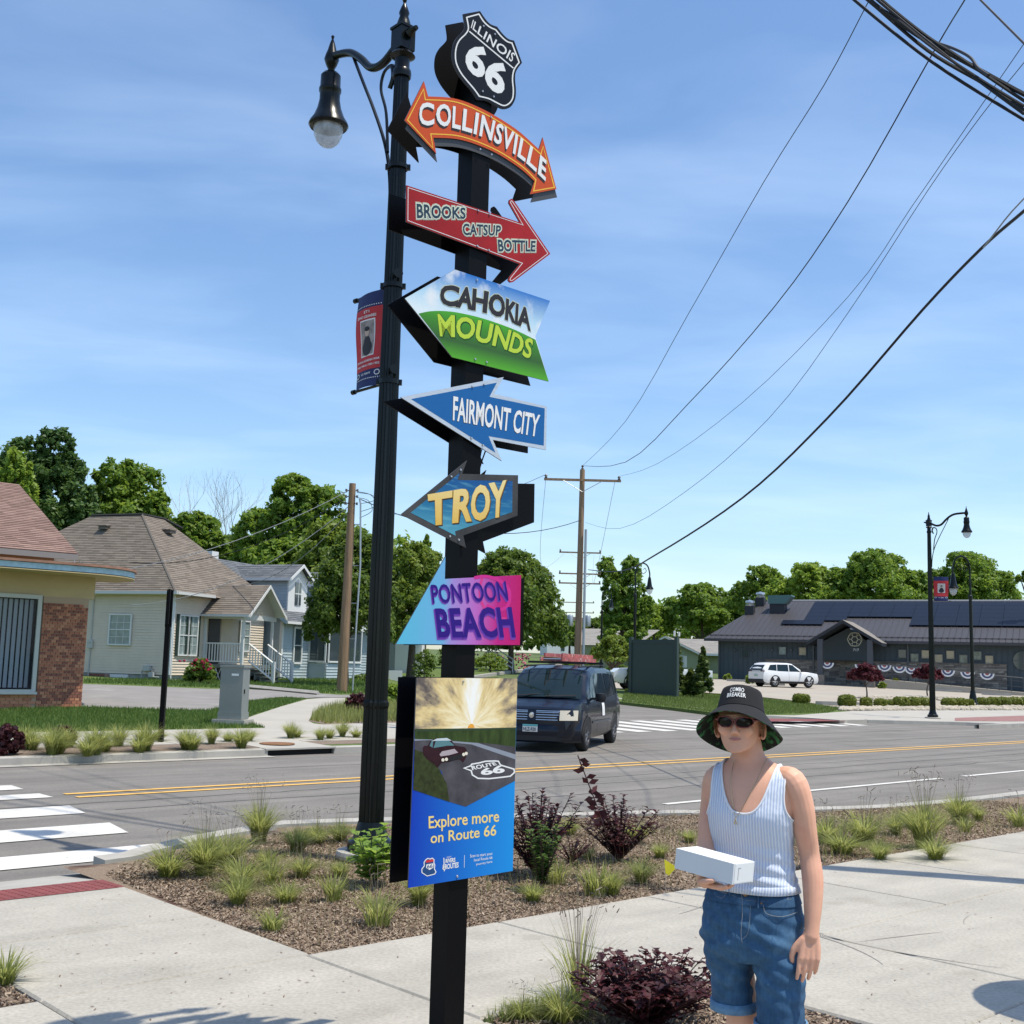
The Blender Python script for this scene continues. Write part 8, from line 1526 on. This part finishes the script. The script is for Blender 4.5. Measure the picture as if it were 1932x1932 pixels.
hrot = rad(4)                                # the face is turned a little back towards the lens
def hd_(p): x, y = p[0], p[1]; return (x*math.cos(hrot)-y*math.sin(hrot)+HX_, x*math.sin(hrot)+y*math.cos(hrot)+HY_, p[2])
hm = MB(); loft(hm, HR, 36, 2.1)
hm.grid([(x*w_, y, z) for z, y, hw in ((1.500, -.086, .006), (1.488, -.095, .0065), (1.474, -.104, .008), (1.462, -.1125, .0105), (1.455, -.1140, .0130), (1.450, -.107, .0125), (1.447, -.090, .010)) for x, w_ in ((-1, hw), (-.5, hw), (0, hw), (.5, hw), (1, hw))][:0] or [(0, 0, 0)]*4, 2, 2) if 0 else None
nose = [(1.503, -.088, .0045, .006), (1.49, -.094, .006, .009), (1.475, -.099, .0078, .012), (1.463, -.1035, .0105, .014), (1.456, -.1045, .0125, .0125), (1.4505, -.099, .0115, .010)]
loft(hm, [(z, 0, y, a, b) for z, y, a, b in nose[::-1]], 16, 2)
for s_ in (-1, 1): ball(hm, (s_*.0105, -.097, 1.4535), .0058); ball(hm, (s_*.034, -.078, 1.465), .024, (1, .6, .9))
ball(hm, (0, -.0835, 1.4335), .016, (1.35, .75, .55)); ball(hm, (0, -.078, 1.403), .017, (1.1, .8, .7)); ball(hm, (0, -.088, 1.508), .02, (2.2, .5, .4))
for s_ in (-1, 1):
    e = MB(); ball(e, (0, 0, 0), .031, (.26, .55, 1.)); e.v = [(x*math.cos(s_*.45)-y*math.sin(s_*.45)+s_*.0755, x*math.sin(s_*.45)+y*math.cos(s_*.45)+.008, z+1.462) for x, y, z in e.v]; hm.add(e.v, e.f); ball(hm, (s_*.0725, .0, 1.438), .008)
hm.v = [hd_(p) for p in hm.v]; B.add(hm.v, hm.f)
# arms: joints read from the photograph with an estimated depth
SL_, EL_, WL_ = LQ(1494, 1475, 3.80), LQ(1527, 1612, 3.80), LQ(1532, 1748, 3.74)
limb(B, [LQ(1466, 1466, 3.84), SL_, LQ(1511, 1520, 3.79), LQ(1519, 1565, 3.79), EL_, LQ(1533, 1655, 3.78), LQ(1534, 1700, 3.76), WL_, LQ(1530, 1768, 3.735)], [.033, .044, .041, .0365, .0325, .0335, .0295, .0232, .025])
limb(B, [LQ(1378, 1462, 3.90), LQ(1352, 1470, 3.93), LQ(1344, 1515, 3.94), LQ(1337, 1560, 3.92), LQ(1334, 1608, 3.88), LQ(1334, 1640, 3.76), LQ(1332, 1655, 3.68), LQ(1330, 1662, 3.61)], [.037, .042, .038, .034, .032, .031, .027, .022])
def hand(base, fwd, palm, side, grip=.25, scale=1., thumb=1, curl=None):
    """base: wrist; fwd: along the palm; palm: out of the palm; side: towards the thumb"""
    f, p, s = nrm(fwd), nrm(palm), nrm(side); m = MB(); k = scale
    V = [base+f*t*k+s*w*k-p*.0*k for t, w in ((0, 0), (.02, 0), (.045, 0), (.07, 0), (.08, 0))]
    for w in (-.026, -.009, .009, .026): limb(m, [base+s*w*.5*k+f*.0*k, base+s*w*.85*k+f*.04*k, base+s*w*k+f*.078*k], [.0145*k, .0135*k, .0115*k], 10, 3)
    tips = []
    for w, L, r, cu in ((.0305, .064, .0078, .6), (.0105, .074, .0080, .85), (-.0095, .070, .0078, 1.1), (-.0285, .055, .0068, 1.4)):
        q = base+s*w*k+f*.078*k; d = np.array(f); P = [q]; a = grip*cu
        for j, seg_ in enumerate((.42, .32, .26)):
            d = nrm(f*math.cos(a*(j+1))+p*math.sin(a*(j+1))); q = q+d*L*seg_*k; P.append(q)
        limb(m, P, [r*1.1*k, r*k, r*.93*k, r*.78*k], 10, 3); tips.append(P)
    th = base+s*.024*k+f*.018*k; P = [th, th+(s*.022+f*.026+p*.006)*k, th+(s*.030+f*.052+p*.012)*k*thumb, th+(s*.026+f*.073+p*.018)*k*thumb]; limb(m, P, [.0145*k, .0115*k, .0098*k, .0078*k], 10, 3)
    return m, tips
zdn = LQ(1519, 1790, 3.72)-WL_; hL, tipsL = hand(LQ(1530, 1763, 3.735), LQ(1526, 1815, 3.715)-LQ(1530, 1763, 3.735), np.array([-.35, .85, 0]), np.array([-1., -.35, 0]), .22, .93); B.add(hL.v, hL.f)
hR, tipsR = hand(LQ(1326, 1664, 3.60), LQ(1352, 1672, 3.55)-LQ(1326, 1664, 3.60), np.array([.05, -.2, 1.]), np.array([-.3, -.9, .2]), .16, .86); B.add(hR.v, hR.f)
# legs down to the feet
def leg(cx0, cx1, yk):
    return spl([(.84, cx0, 0, .066, .078), (.78, cx0, .0, .064, .075), (.70, (cx0+cx1)/2, yk*.5, .057, .066), (.60, cx1, yk, .052, .060), (.52, cx1, yk, .050, .056), (.45, cx1, yk, .048, .054), (.38, cx1, yk+.012, .046, .054), (.30, cx1, yk+.02, .046, .054), (.2, cx1, yk+.02, .036, .042), (.10, cx1, yk+.02, .028, .034), (.05, cx1, yk+.015, .034, .045), (.02, cx1, yk, .038, .06)], 4)
kL, kR = LQ(1400, 1900, 3.93), LQ(1474, 1925, 3.80)
for cx0, kk in ((-.078, kL), (.082, kR)):
    rr = leg(cx0, kk[0], kk[1]); loft(B, rr[::-1], 20, 2); B.box((kk[0], kk[1]-.06, .04), (.075, .20, .055))
body = remesh('body', B, .0032, mSkin, person, 2, .5)
# ---- tank top
mTank = mat('ribbed pale blue cotton', (.62, .68, .78), .85)
t = mTank.node_tree; P_ = t.nodes['Principled BSDF']; c_ = t.nodes.new('ShaderNodeTexCoord'); wv = t.nodes.new('ShaderNodeTexWave'); wv.wave_type = 'BANDS'; wv.bands_direction = 'X'; wv.inputs['Scale'].default_value = 36; wv.inputs['Distortion'].default_value = .6; wv.inputs['Detail'].default_value = 1; t.links.new(c_.outputs['Object'], wv.inputs[0])
mx_ = t.nodes.new('ShaderNodeMix'); mx_.data_type = 'RGBA'; mx_.inputs[6].default_value = (.50, .58, .74, 1); mx_.inputs[7].default_value = (.74, .78, .84, 1); t.links.new(wv.outputs[1], mx_.inputs[0]); t.links.new(mx_.outputs[2], P_.inputs['Base Color']); bp = t.nodes.new('ShaderNodeBump'); bp.inputs['Strength'].default_value = .5; bp.inputs['Distance'].default_value = .003; t.links.new(wv.outputs[1], bp.inputs['Height']); n2 = t.nodes.new('ShaderNodeTexNoise'); n2.inputs['Scale'].default_value = 14; bp2 = t.nodes.new('ShaderNodeBump'); bp2.inputs['Strength'].default_value = .6; bp2.inputs['Distance'].default_value = .02; t.links.new(c_.outputs['Object'], n2.inputs[0]); t.links.new(n2.outputs[0], bp2.inputs['Height']); t.links.new(bp.outputs[0], bp2.inputs['Normal']); t.links.new(bp2.outputs[0], P_.inputs['Normal'])
mPipe = mat('white piping', (.74, .76, .80), .8)
NZ, NT = 150, 200; zs = [.962+(1.372-.962)*k/(NZ-1) for k in range(NZ)]; V = np.zeros((NZ, NT, 3))
def tank_pt(z, th, off=.007):
    _, cx, cy, a, b = ring_at(z); c, s = math.cos(th), math.sin(th); ex = 2.2; wr = 0.
    if z < 1.14: wr = .005*math.sin(z*150+3*math.cos(th)+1.5*th)*(1.14-z)/.15
    o = off+wr*.6+(.010 if z < 1.0 else .010*max(0, 1-(z-1.0)/.1)); 
    return (cx+(a+o)*math.copysign(abs(c)**(2/ex), c), cy+(b+o)*math.copysign(abs(s)**(2/ex), s), z)
def keep(x, y, z, th):
    fr = math.sin(th) < 0
    if fr:
        nk = 1.205+.14*(abs(x+.004)/.088)**3 if abs(x+.004) < .089 else 9
        if z > nk: return False
    else:
        if z > 1.25+.09*(abs(x)/.08)**2 and abs(x) < .089: return False
    xa = .116+(max(0, 1.26-z)/.085)**2.2*.03 if z > 1.175 else 9
    return not (abs(x) > xa and z > 1.175)
TZ = [tank_pt(z, 2*math.pi*k/NT) for z in zs for k in range(NT)]
mb = MB(); fs = []
for i in range(NZ-1):
    for k in range(NT):
        q = (i*NT+k, i*NT+(k+1) % NT, (i+1)*NT+(k+1) % NT, (i+1)*NT+k); c = [sum(TZ[j][a] for j in q)/4 for a in range(3)]
        if keep(c[0], c[1], c[2], 2*math.pi*(k+.5)/NT): fs.append(q)
mb.add(TZ, fs); bm = bmesh.new(); me = mb.mesh('tank_top', mTank, True); bm.from_mesh(me); bmesh.ops.delete(bm, geom=[v for v in bm.verts if not v.link_faces], context='VERTS')
for _ in range(14):                           # even out the cut edge
    bv = [v for v in bm.verts if v.is_boundary]; npos = {}
    for v in bv:
        nb_ = [e.other_vert(v) for e in v.link_edges if e.is_boundary]
        if len(nb_) == 2: npos[v] = v.co*.4+(nb_[0].co+nb_[1].co)*.3
    for v, c in npos.items(): v.co = c
loops = []; seen = set()
for v in bm.verts:
    if v.is_boundary and v not in seen:
        L_ = [v]; seen.add(v); cur = v
        while True:
            nx = [e.other_vert(cur) for e in cur.link_edges if e.is_boundary and e.other_vert(cur) not in seen]
            if not nx: break
            cur = nx[0]; seen.add(cur); L_.append(cur)
        if len(L_) > 20: loops.append([x.co.copy() for x in L_])
bm.to_mesh(me); bm.free(); me.shade_smooth(); tank = link('tank_top', me, person)
for L_ in loops:
    m = MB(); Q = L_[::2]+[L_[0]]; m.tube([q+Vector((0, 0, 0)) for q in Q], .0038, 6); link('piping', m.mesh('piping', mPipe, True), tank)
# waist band of the top
m = MB(); V = []
for z, o in ((.958, .020), (.960, .023), (.982, .021), (.985, .016)):
    for k in range(72): V.append(tank_pt(z, 2*math.pi*k/72, o-.010))
m.grid(V, 4, 72, wrap=True); link('hem_band', m.mesh('hem_band', mTank, True), tank)
# ---- shorts
mDen = mat('denim', (.015, .056, .125), .85, col2=(.05, .135, .25), var=(3.2, .3, (1, 1, 2.2)), spots=(7, .60, (.075, .17, .29)), streak=(160, 160, 0., .10), bump=(420, .35, .002)); mDenL = mat('denim cuff', (.12, .24, .38), .85, var=(60, .2), bump=(400, .3, .002)); mStit = mat('pale stitching', (.27, .29, .30), .8)
S_ = MB(); loft(S_, spl([(.748, 0, .002, .150, .105), (.78, 0, .0, .160, .122), (.82, 0, .0, .163, .124), (.87, 0, .0, .162, .120), (.91, 0, .0, .156, .111), (.945, 0, .0, .144, .100), (.955, 0, .0, .142, .098)], 4), 40, 2.3)
sA, sB = LQ(1386, 1898, 3.93), LQ(1473, 1922, 3.80)
def sleg(cx0, e, zb, rx0, rx1): return spl([(.86, cx0, 0, rx0*.95, .10), (.80, cx0, .0, rx0, .108), (.74, cx0+(e[0]-cx0)*.4, e[1]*.3, rx0*1.0, .100), (.66, cx0+(e[0]-cx0)*.8, e[1]*.7, rx1*1.0, .090), (zb, e[0], e[1], rx1, .083)], 5)
LA, LB_ = sleg(-.083, sA, .575, .076, .067), sleg(.083, sB, .545, .082, .073); loft(S_, LA[::-1], 32, 2.2); loft(S_, LB_[::-1], 32, 2.2)
shorts = remesh('shorts', S_, .0045, mDen, person, 3)
# folds across the hips and thighs
me = shorts.data; co_ = np.zeros(len(me.vertices)*3, np.float32); me.vertices.foreach_get('co', co_); co_ = co_.reshape(-1, 3); no_ = np.zeros(len(me.vertices)*3, np.float32); me.vertices.foreach_get('normal', no_); no_ = no_.reshape(-1, 3)
x, y, z = co_.T; w = np.clip((z-.58)/.1, 0, 1)*np.clip((.93-z)/.05, 0, 1); d = (.0035*np.sin(z*95+np.abs(x)*38+2*np.sin(x*20))*np.exp(-((z-.80)/.06)**2)+.0028*np.sin(z*60-x*50+1.3)+.002*np.sin(z*140+x*70))*w; co_ += no_*d[:, None]; me.vertices.foreach_set('co', co_.ravel()); me.update()
for R_, nm in ((LA, 'l'), (LB_, 'r')):
    z, cx, cy, a, b = R_[-1]; m = MB(); V = []
    for zz, o in ((z+.030, .002), (z+.029, .0085), (z+.001, .0095), (z-.002, .004), (z+.006, -.003)):
        for k in range(40): t = 2*math.pi*k/40; c, s = math.cos(t), math.sin(t); V.append((cx+(a+o)*math.copysign(abs(c)**.91, c), cy+(b+o)*math.copysign(abs(s)**.91, s), zz))
    m.grid(V, 5, 40, wrap=True); m.f = [f[::-1] for f in m.f]; link('cuff', m.mesh('cuff', mDenL, True), shorts)
def sy_(x, z):                               # front surface of the shorts
    best = None
    if z > .78:
        for i, R_ in enumerate([(.78, .160, .122), (.82, .167, .128), (.87, .166, .124), (.91, .156, .111), (.955, .142, .098)]): pass
        T_ = [(.78, .160, .122), (.82, .167, .128), (.87, .166, .124), (.91, .156, .111), (.955, .142, .098)]
        for i in range(4):
            if T_[i][0] <= z <= T_[i+1][0]+1e-6: f = (z-T_[i][0])/(T_[i+1][0]-T_[i][0]); a = T_[i][1]+(T_[i+1][1]-T_[i][1])*f; b = T_[i][2]+(T_[i+1][2]-T_[i][2])*f; q = min(.99, abs(x)/a); best = -b*(1-q**2.3)**(1/2.3)
    if best is None: best = -.105
    return best-.002
def seam(pts, r=.0008, m=None, nm='stitching'):
    mb = MB(); P = [(x, sy_(x, z)-.0012, z) for x, z in cr(pts, 6)]; mb.tube(P, r, 5); link(nm, mb.mesh(nm, m or mStit), shorts)
X = lambda x: 0.
def zz(v): return float(PY(1420, v, 3.76)[2])
def xx(u, v): return float(LQ(u, v, 3.76)[0])
def SP(x4, y4): u, v = 1245.3+.1953*x4, 1554.7+.1953*y4; q = LQ(u, v, 3.77); return (float(q[0]), float(q[2]))
seam([SP(770, 640), SP(790, 760), SP(800, 900), SP(795, 1050), SP(810, 1140)]); seam([SP(880, 780), SP(880, 950), SP(860, 1050), SP(810, 1100)], .0005)
seam([SP(1010, 770), SP(1030, 830), SP(1080, 860), SP(1200, 875), SP(1330, 850)]); seam([SP(445, 700), SP(520, 740), SP(570, 735), SP(610, 680)])
seam([SP(450, 640), SP(620, 690), SP(790, 730), SP(950, 740), SP(1150, 725), SP(1310, 690)], .0006)
for x0 in (640, 955):
    a, c = SP(x0, 645 if x0 > 700 else 590), SP(x0+8, 800 if x0 > 700 else 715); mb = MB(); P = [(a[0]+(c[0]-a[0])*k/4, sy_(a[0], max(.785, min(.955, a[1]+(c[1]-a[1])*k/4)))-.005, a[1]+(c[1]-a[1])*k/4) for k in range(5)]; mb.tube(P, .0058, 4, sq=.4); link('belt_loop', mb.mesh('belt_loop', mDen), shorts)
q = SP(820, 680); mb = MB(); mb.tube([(q[0], sy_(q[0], min(.95, q[1]))-.004, q[1]), (q[0], sy_(q[0], min(.95, q[1]))+.002, q[1])], .0075, 12); link('button', mb.mesh('button', mat('copper button', (.30, .19, .10), .35, metal=.8)), shorts)
q = SP(992, 757); mb = MB(); mb.tube([(q[0], sy_(q[0], q[1])-.003, q[1]), (q[0], sy_(q[0], q[1])+.002, q[1])], .0032, 8); link('rivet', mb.mesh('rivet', mat('copper button')), shorts)
m = MB(); loft(m, [(.925, 0, 0, .1545, .1105), (.954, 0, 0, .1455, .102), (.957, 0, 0, .141, .097)], 48, 2.3, caps=False); link('waistband', m.mesh('waistband', mDen, True), shorts)
# ---- shoes
for kk in (kL, kR):
    m = MB(); ball(m, (kk[0], kk[1]-.05, .035), .05, (.9, 2.3, .75)); link('shoe', m.mesh('shoe', mBW, True), person)
# ---- hair, glasses, lips, necklace
mHair = mat('light brown hair', (.20, .105, .05), .6, var=(60, .4, (1, 1, .15)))
m = MB(); rs = np.random.RandomState(3)
for s_ in (-1, 1):
    for k in range(34):
        a = rs.uniform(-.2, .75); x = s_*.0735; y = -.028+a*.07; z0 = 1.500+rs.uniform(-.01, .008); L_ = rs.uniform(.035, .07) if a > .1 else rs.uniform(.02, .05)
        m.tube([hd_((x*.98, y, z0)), hd_((x*1.05+s_*rs.uniform(0, .004), y+rs.uniform(-.006, .006), z0-L_*.5)), hd_((x*1.0+s_*rs.uniform(-.003, .005), y+rs.uniform(-.01, .01), z0-L_))], [.0022, .0018, .0004], 4)
stuff(part(person, 'hair', m, mHair))
m = MB(); ball(m, (0, .036, 1.50), .067, (1.0, .92, .85)); m.v = [hd_(p) for p in m.v]; link('hair_cap', m.mesh('hair_cap', mHair, True), person)
mFrR = mat('dark red frame', (.16, .018, .022), .2, coat=.5); mLens = mat('dark lens', (.008, .006, .006), .08, spec=.35, coat=.0)
gl = MB(); fr = []
for s_ in (-1, 1):
    cxl = s_*.0305; P = []; ring = []
    for k in range(20):
        t = 2*math.pi*k/20; px_ = cxl+.0265*math.copysign(abs(math.cos(t))**.8, math.cos(t)); pz = 1.489+.0165*math.sin(t)-.002*abs(math.cos(t))+(.004 if s_*math.cos(t) > .5 else 0); py = -.112+.030*(abs(px_)/.06)**2.4; ring.append(hd_((px_, py, pz))); 
    c0 = hd_((cxl, -.1095, 1.489)); gl.add([c0]+ring, [(0, 1+(k+1) % 20, 1+k) for k in range(20)]); fr.append(ring)
sg = link('sunglasses', None, person); fm = MB()
for ring in fr: fm.tube([Vector(p) for p in ring]+[Vector(ring[0]), Vector(ring[1])], .0022, 6)
fm.tube([hd_((-.006, -.112, 1.492)), hd_((0, -.113, 1.495)), hd_((.006, -.112, 1.492))], .0025, 6)
for s_ in (-1, 1): fm.tube([hd_((s_*.056, -.088, 1.496)), hd_((s_*.068, -.07, 1.497)), hd_((s_*.0755, -.02, 1.494)), hd_((s_*.077, .01, 1.485))], [.0055, .004, .003, .002], 6)
bpy.data.objects.remove(sg); sg = part(person, 'sunglasses', fm, mFrR, True); link('lens', gl.mesh('lens', mLens, True), sg)
mLip = mat('lips', (.52, .21, .18), .4); m = MB(); V = []
for f, zoff, yoff in ((0, .0042, .0), (1, .0015, -.0035), (2, 0., -.0015), (3, -.0022, -.0040), (4, -.0058, -.0005)):
    for k in range(13): t = -1+2*k/12; w = (1-abs(t)**2.2); V.append(hd_((t*.0225, -.0985+.012*t*t+yoff*w, 1.4345+zoff*w+.0012*abs(t)-(.0008 if f == 0 and k == 6 else 0))))
m.grid(V, 5, 13); link('lips', m.mesh('lips', mLip, True), person)
mGold = mat('gold chain', (.55, .40, .20), .25, metal=1.)
def SPc(x3, y3): u, v = 1245.3+.1953*x3, 1268+.1953*y3; q = LQ(u, v, 3.78); return float(q[0]), float(q[2])
ch = [SPc(655, 860), SPc(645, 1000), SPc(660, 1130), SPc(700, 1280), SPc(745, 1400)]; ch2 = [SPc(990, 830), SPc(950, 1000), SPc(880, 1160), SPc(815, 1290), SPc(752, 1400)]
nk = MB()
for C_ in (ch, ch2): nk.tube([(x, front_y(x, z, .010 if z < 1.21 else .002)-.002, z) for x, z in cr(C_, 5)], .0009, 5)
q = SPc(747, 1440); yq = front_y(q[0], q[1], .012)-.004; nko = part(person, 'necklace', nk, mGold); m = MB(); m.tube([(q[0]-.004, yq, q[1]-.007), (q[0], yq, q[1]+.006), (q[0]+.004, yq, q[1]-.007)], .0022, 6); m.lathe([(0, -.003), (.004, 0), (0, .003)], (q[0], yq, q[1]+.008), 8); link('pendant', m.mesh('pendant', mGold), nko)
# ---- bucket hat
mHat = mat('black twill', (.012, .012, .014), .9, bump=(300, .4, .002)); mHatIn = mat('hat lining leaf print', (.004, .006, .005), .9, col2=(.006, .012, .007), var=(30, .5), spots=(34, .52, (.035, .20, .07))); tilt = rad(21)
def ht(p): x, y, z = p; y2 = y*math.cos(tilt)+z*math.sin(tilt); z2 = -y*math.sin(tilt)+z*math.cos(tilt); a_ = hd_((x, y2+.010, 0)); return (a_[0], a_[1], z2+1.512)
def hring(r, z, n=64, wob=0., b=1.17): return [ht((r*math.cos(2*math.pi*k/n), b*r*math.sin(2*math.pi*k/n), (z if z > -.003 else z*(1.08-.42*max(0, -math.sin(2*math.pi*k/n))**1.5))+wob*(math.sin(2*2*math.pi*k/n+.6)+.5*math.sin(3*2*math.pi*k/n)))) for k in range(n)]
m = MB(); V = []
for r, z in ((.002, .079), (.03, .0792), (.055, .077), (.064, .072), (.068, .060), (.071, .04), (.0765, .012), (.0785, 0)): V += hring(r, z)
m.grid(V, 8, 64, wrap=True); hat = part(person, 'bucket_hat', m, mHat, True)
m = MB(); V = []
for r, z, w in ((.0785, 0, 0), (.083, -.004, 0), (.101, -.024, .001), (.120, -.049, .003), (.137, -.071, .006), (.1385, -.0725, .006)): V += hring(r, z, wob=w)
m.grid(V, 6, 64, wrap=True); br_ = link('brim', m.mesh('brim', mHat, True), hat)
m = MB(); V = []
for r, z, w in ((.0795, -.003, 0), (.084, -.008, 0), (.0995, -.028, .001), (.1185, -.053, .003), (.1355, -.0745, .006), (.1382, -.0728, .006)): V += hring(r, z, wob=w)
m.grid(V, 6, 64, wrap=True); m.f = [f[::-1] for f in m.f]; link('brim_lining', m.mesh('brim_lining', mHatIn, True), hat)
m = MB(); m.tube([Vector(p) for p in hring(.079, .001)]+[Vector(hring(.079, .001)[0])], .0012, 4); link('brim_seam', m.mesh('brim_seam', mBlk), hat)
def hat_text(txt, a0, a1, z0, z1, arc=.004):
    w_, fs = text_box(txt, .018, 2, 1.05); mb = MB(); V = []
    for x, y in w_:
        a = a0+(a1-a0)*x; z = (z0+(z1-z0)*y+arc*math.sin(math.pi*x))*.9; r = .0785+(.068-.0785)*(z/.06)+.0022; V.append(ht((r*math.sin(a), -1.17*r*math.cos(a), z)))
    mb.add(V, fs); link('embroidery', mb.mesh('embroidery', mBW), hat)
hat_text('COMBO', -.36, .30, .049, .066, .002); hat_text('BREAKER', -.46, .38, .028, .045, .002)
# ---- the white box
Pts = {'A': (1277.5, 1599, 3.62), 'B': (1386, 1628.5, 3.50), 'E': (1272.5, 1638, 3.62), 'Fv': (1381.6, 1665, 3.50)}
A_, B_2 = PY(1277.5, 1599, 3.62), PY(1386, 1628.5, 3.47); D_ = PY(1272.5, 1638, 3.61); ax = B_2-A_; up_ = A_-D_; C2_ = PY(1423, 1623.5, 3.545); ay = C2_-B_2
ay = ay-nrm(ax)*np.dot(ay, nrm(ax)); up_ = up_-nrm(ax)*np.dot(up_, nrm(ax)); up_ = up_-nrm(ay)*np.dot(up_, nrm(ay))
mCard = mat('white card', (.76, .77, .77), .55, var=(4, .02)); bxr = thing('white_box', 'long plain white cardboard box carried on the open hand', 'box', D_)
def para(mb, o, a, b, c, mi=0): V = [o, o+a, o+a+b, o+b, o+c, o+a+c, o+a+b+c, o+b+c]; mb.add(V, [(0, 3, 2, 1), (4, 5, 6, 7), (0, 1, 5, 4), (1, 2, 6, 5), (2, 3, 7, 6), (3, 0, 4, 7)], mi); return mb
o0 = D_+np.array([0, 0, 0.]); part(bxr, 'box_body', para(MB(), o0, ax, ay, up_), mCard, world=True)
mb = para(MB(), o0+ax*1.0+ay*.06+up_*.05, nrm(ax)*.0012, ay*.9, up_*.92); part(bxr, 'end_flap', mb, mat('white card flap', (.80, .81, .81), .5), world=True)
mb = para(MB(), o0+ax*1.0+nrm(ax)*.0013+ay*.22+up_*.2, nrm(ax)*.0005, nrm(ay)*.0015, up_*.55); para(mb, o0+ax*1.0+nrm(ax)*.0013+ay*.22+up_*.75, nrm(ax)*.0005, ay*.12, nrm(up_)*.0015); part(bxr, 'flap_slit', mb, mat('slit grey', (.25, .26, .27), .8), world=True)
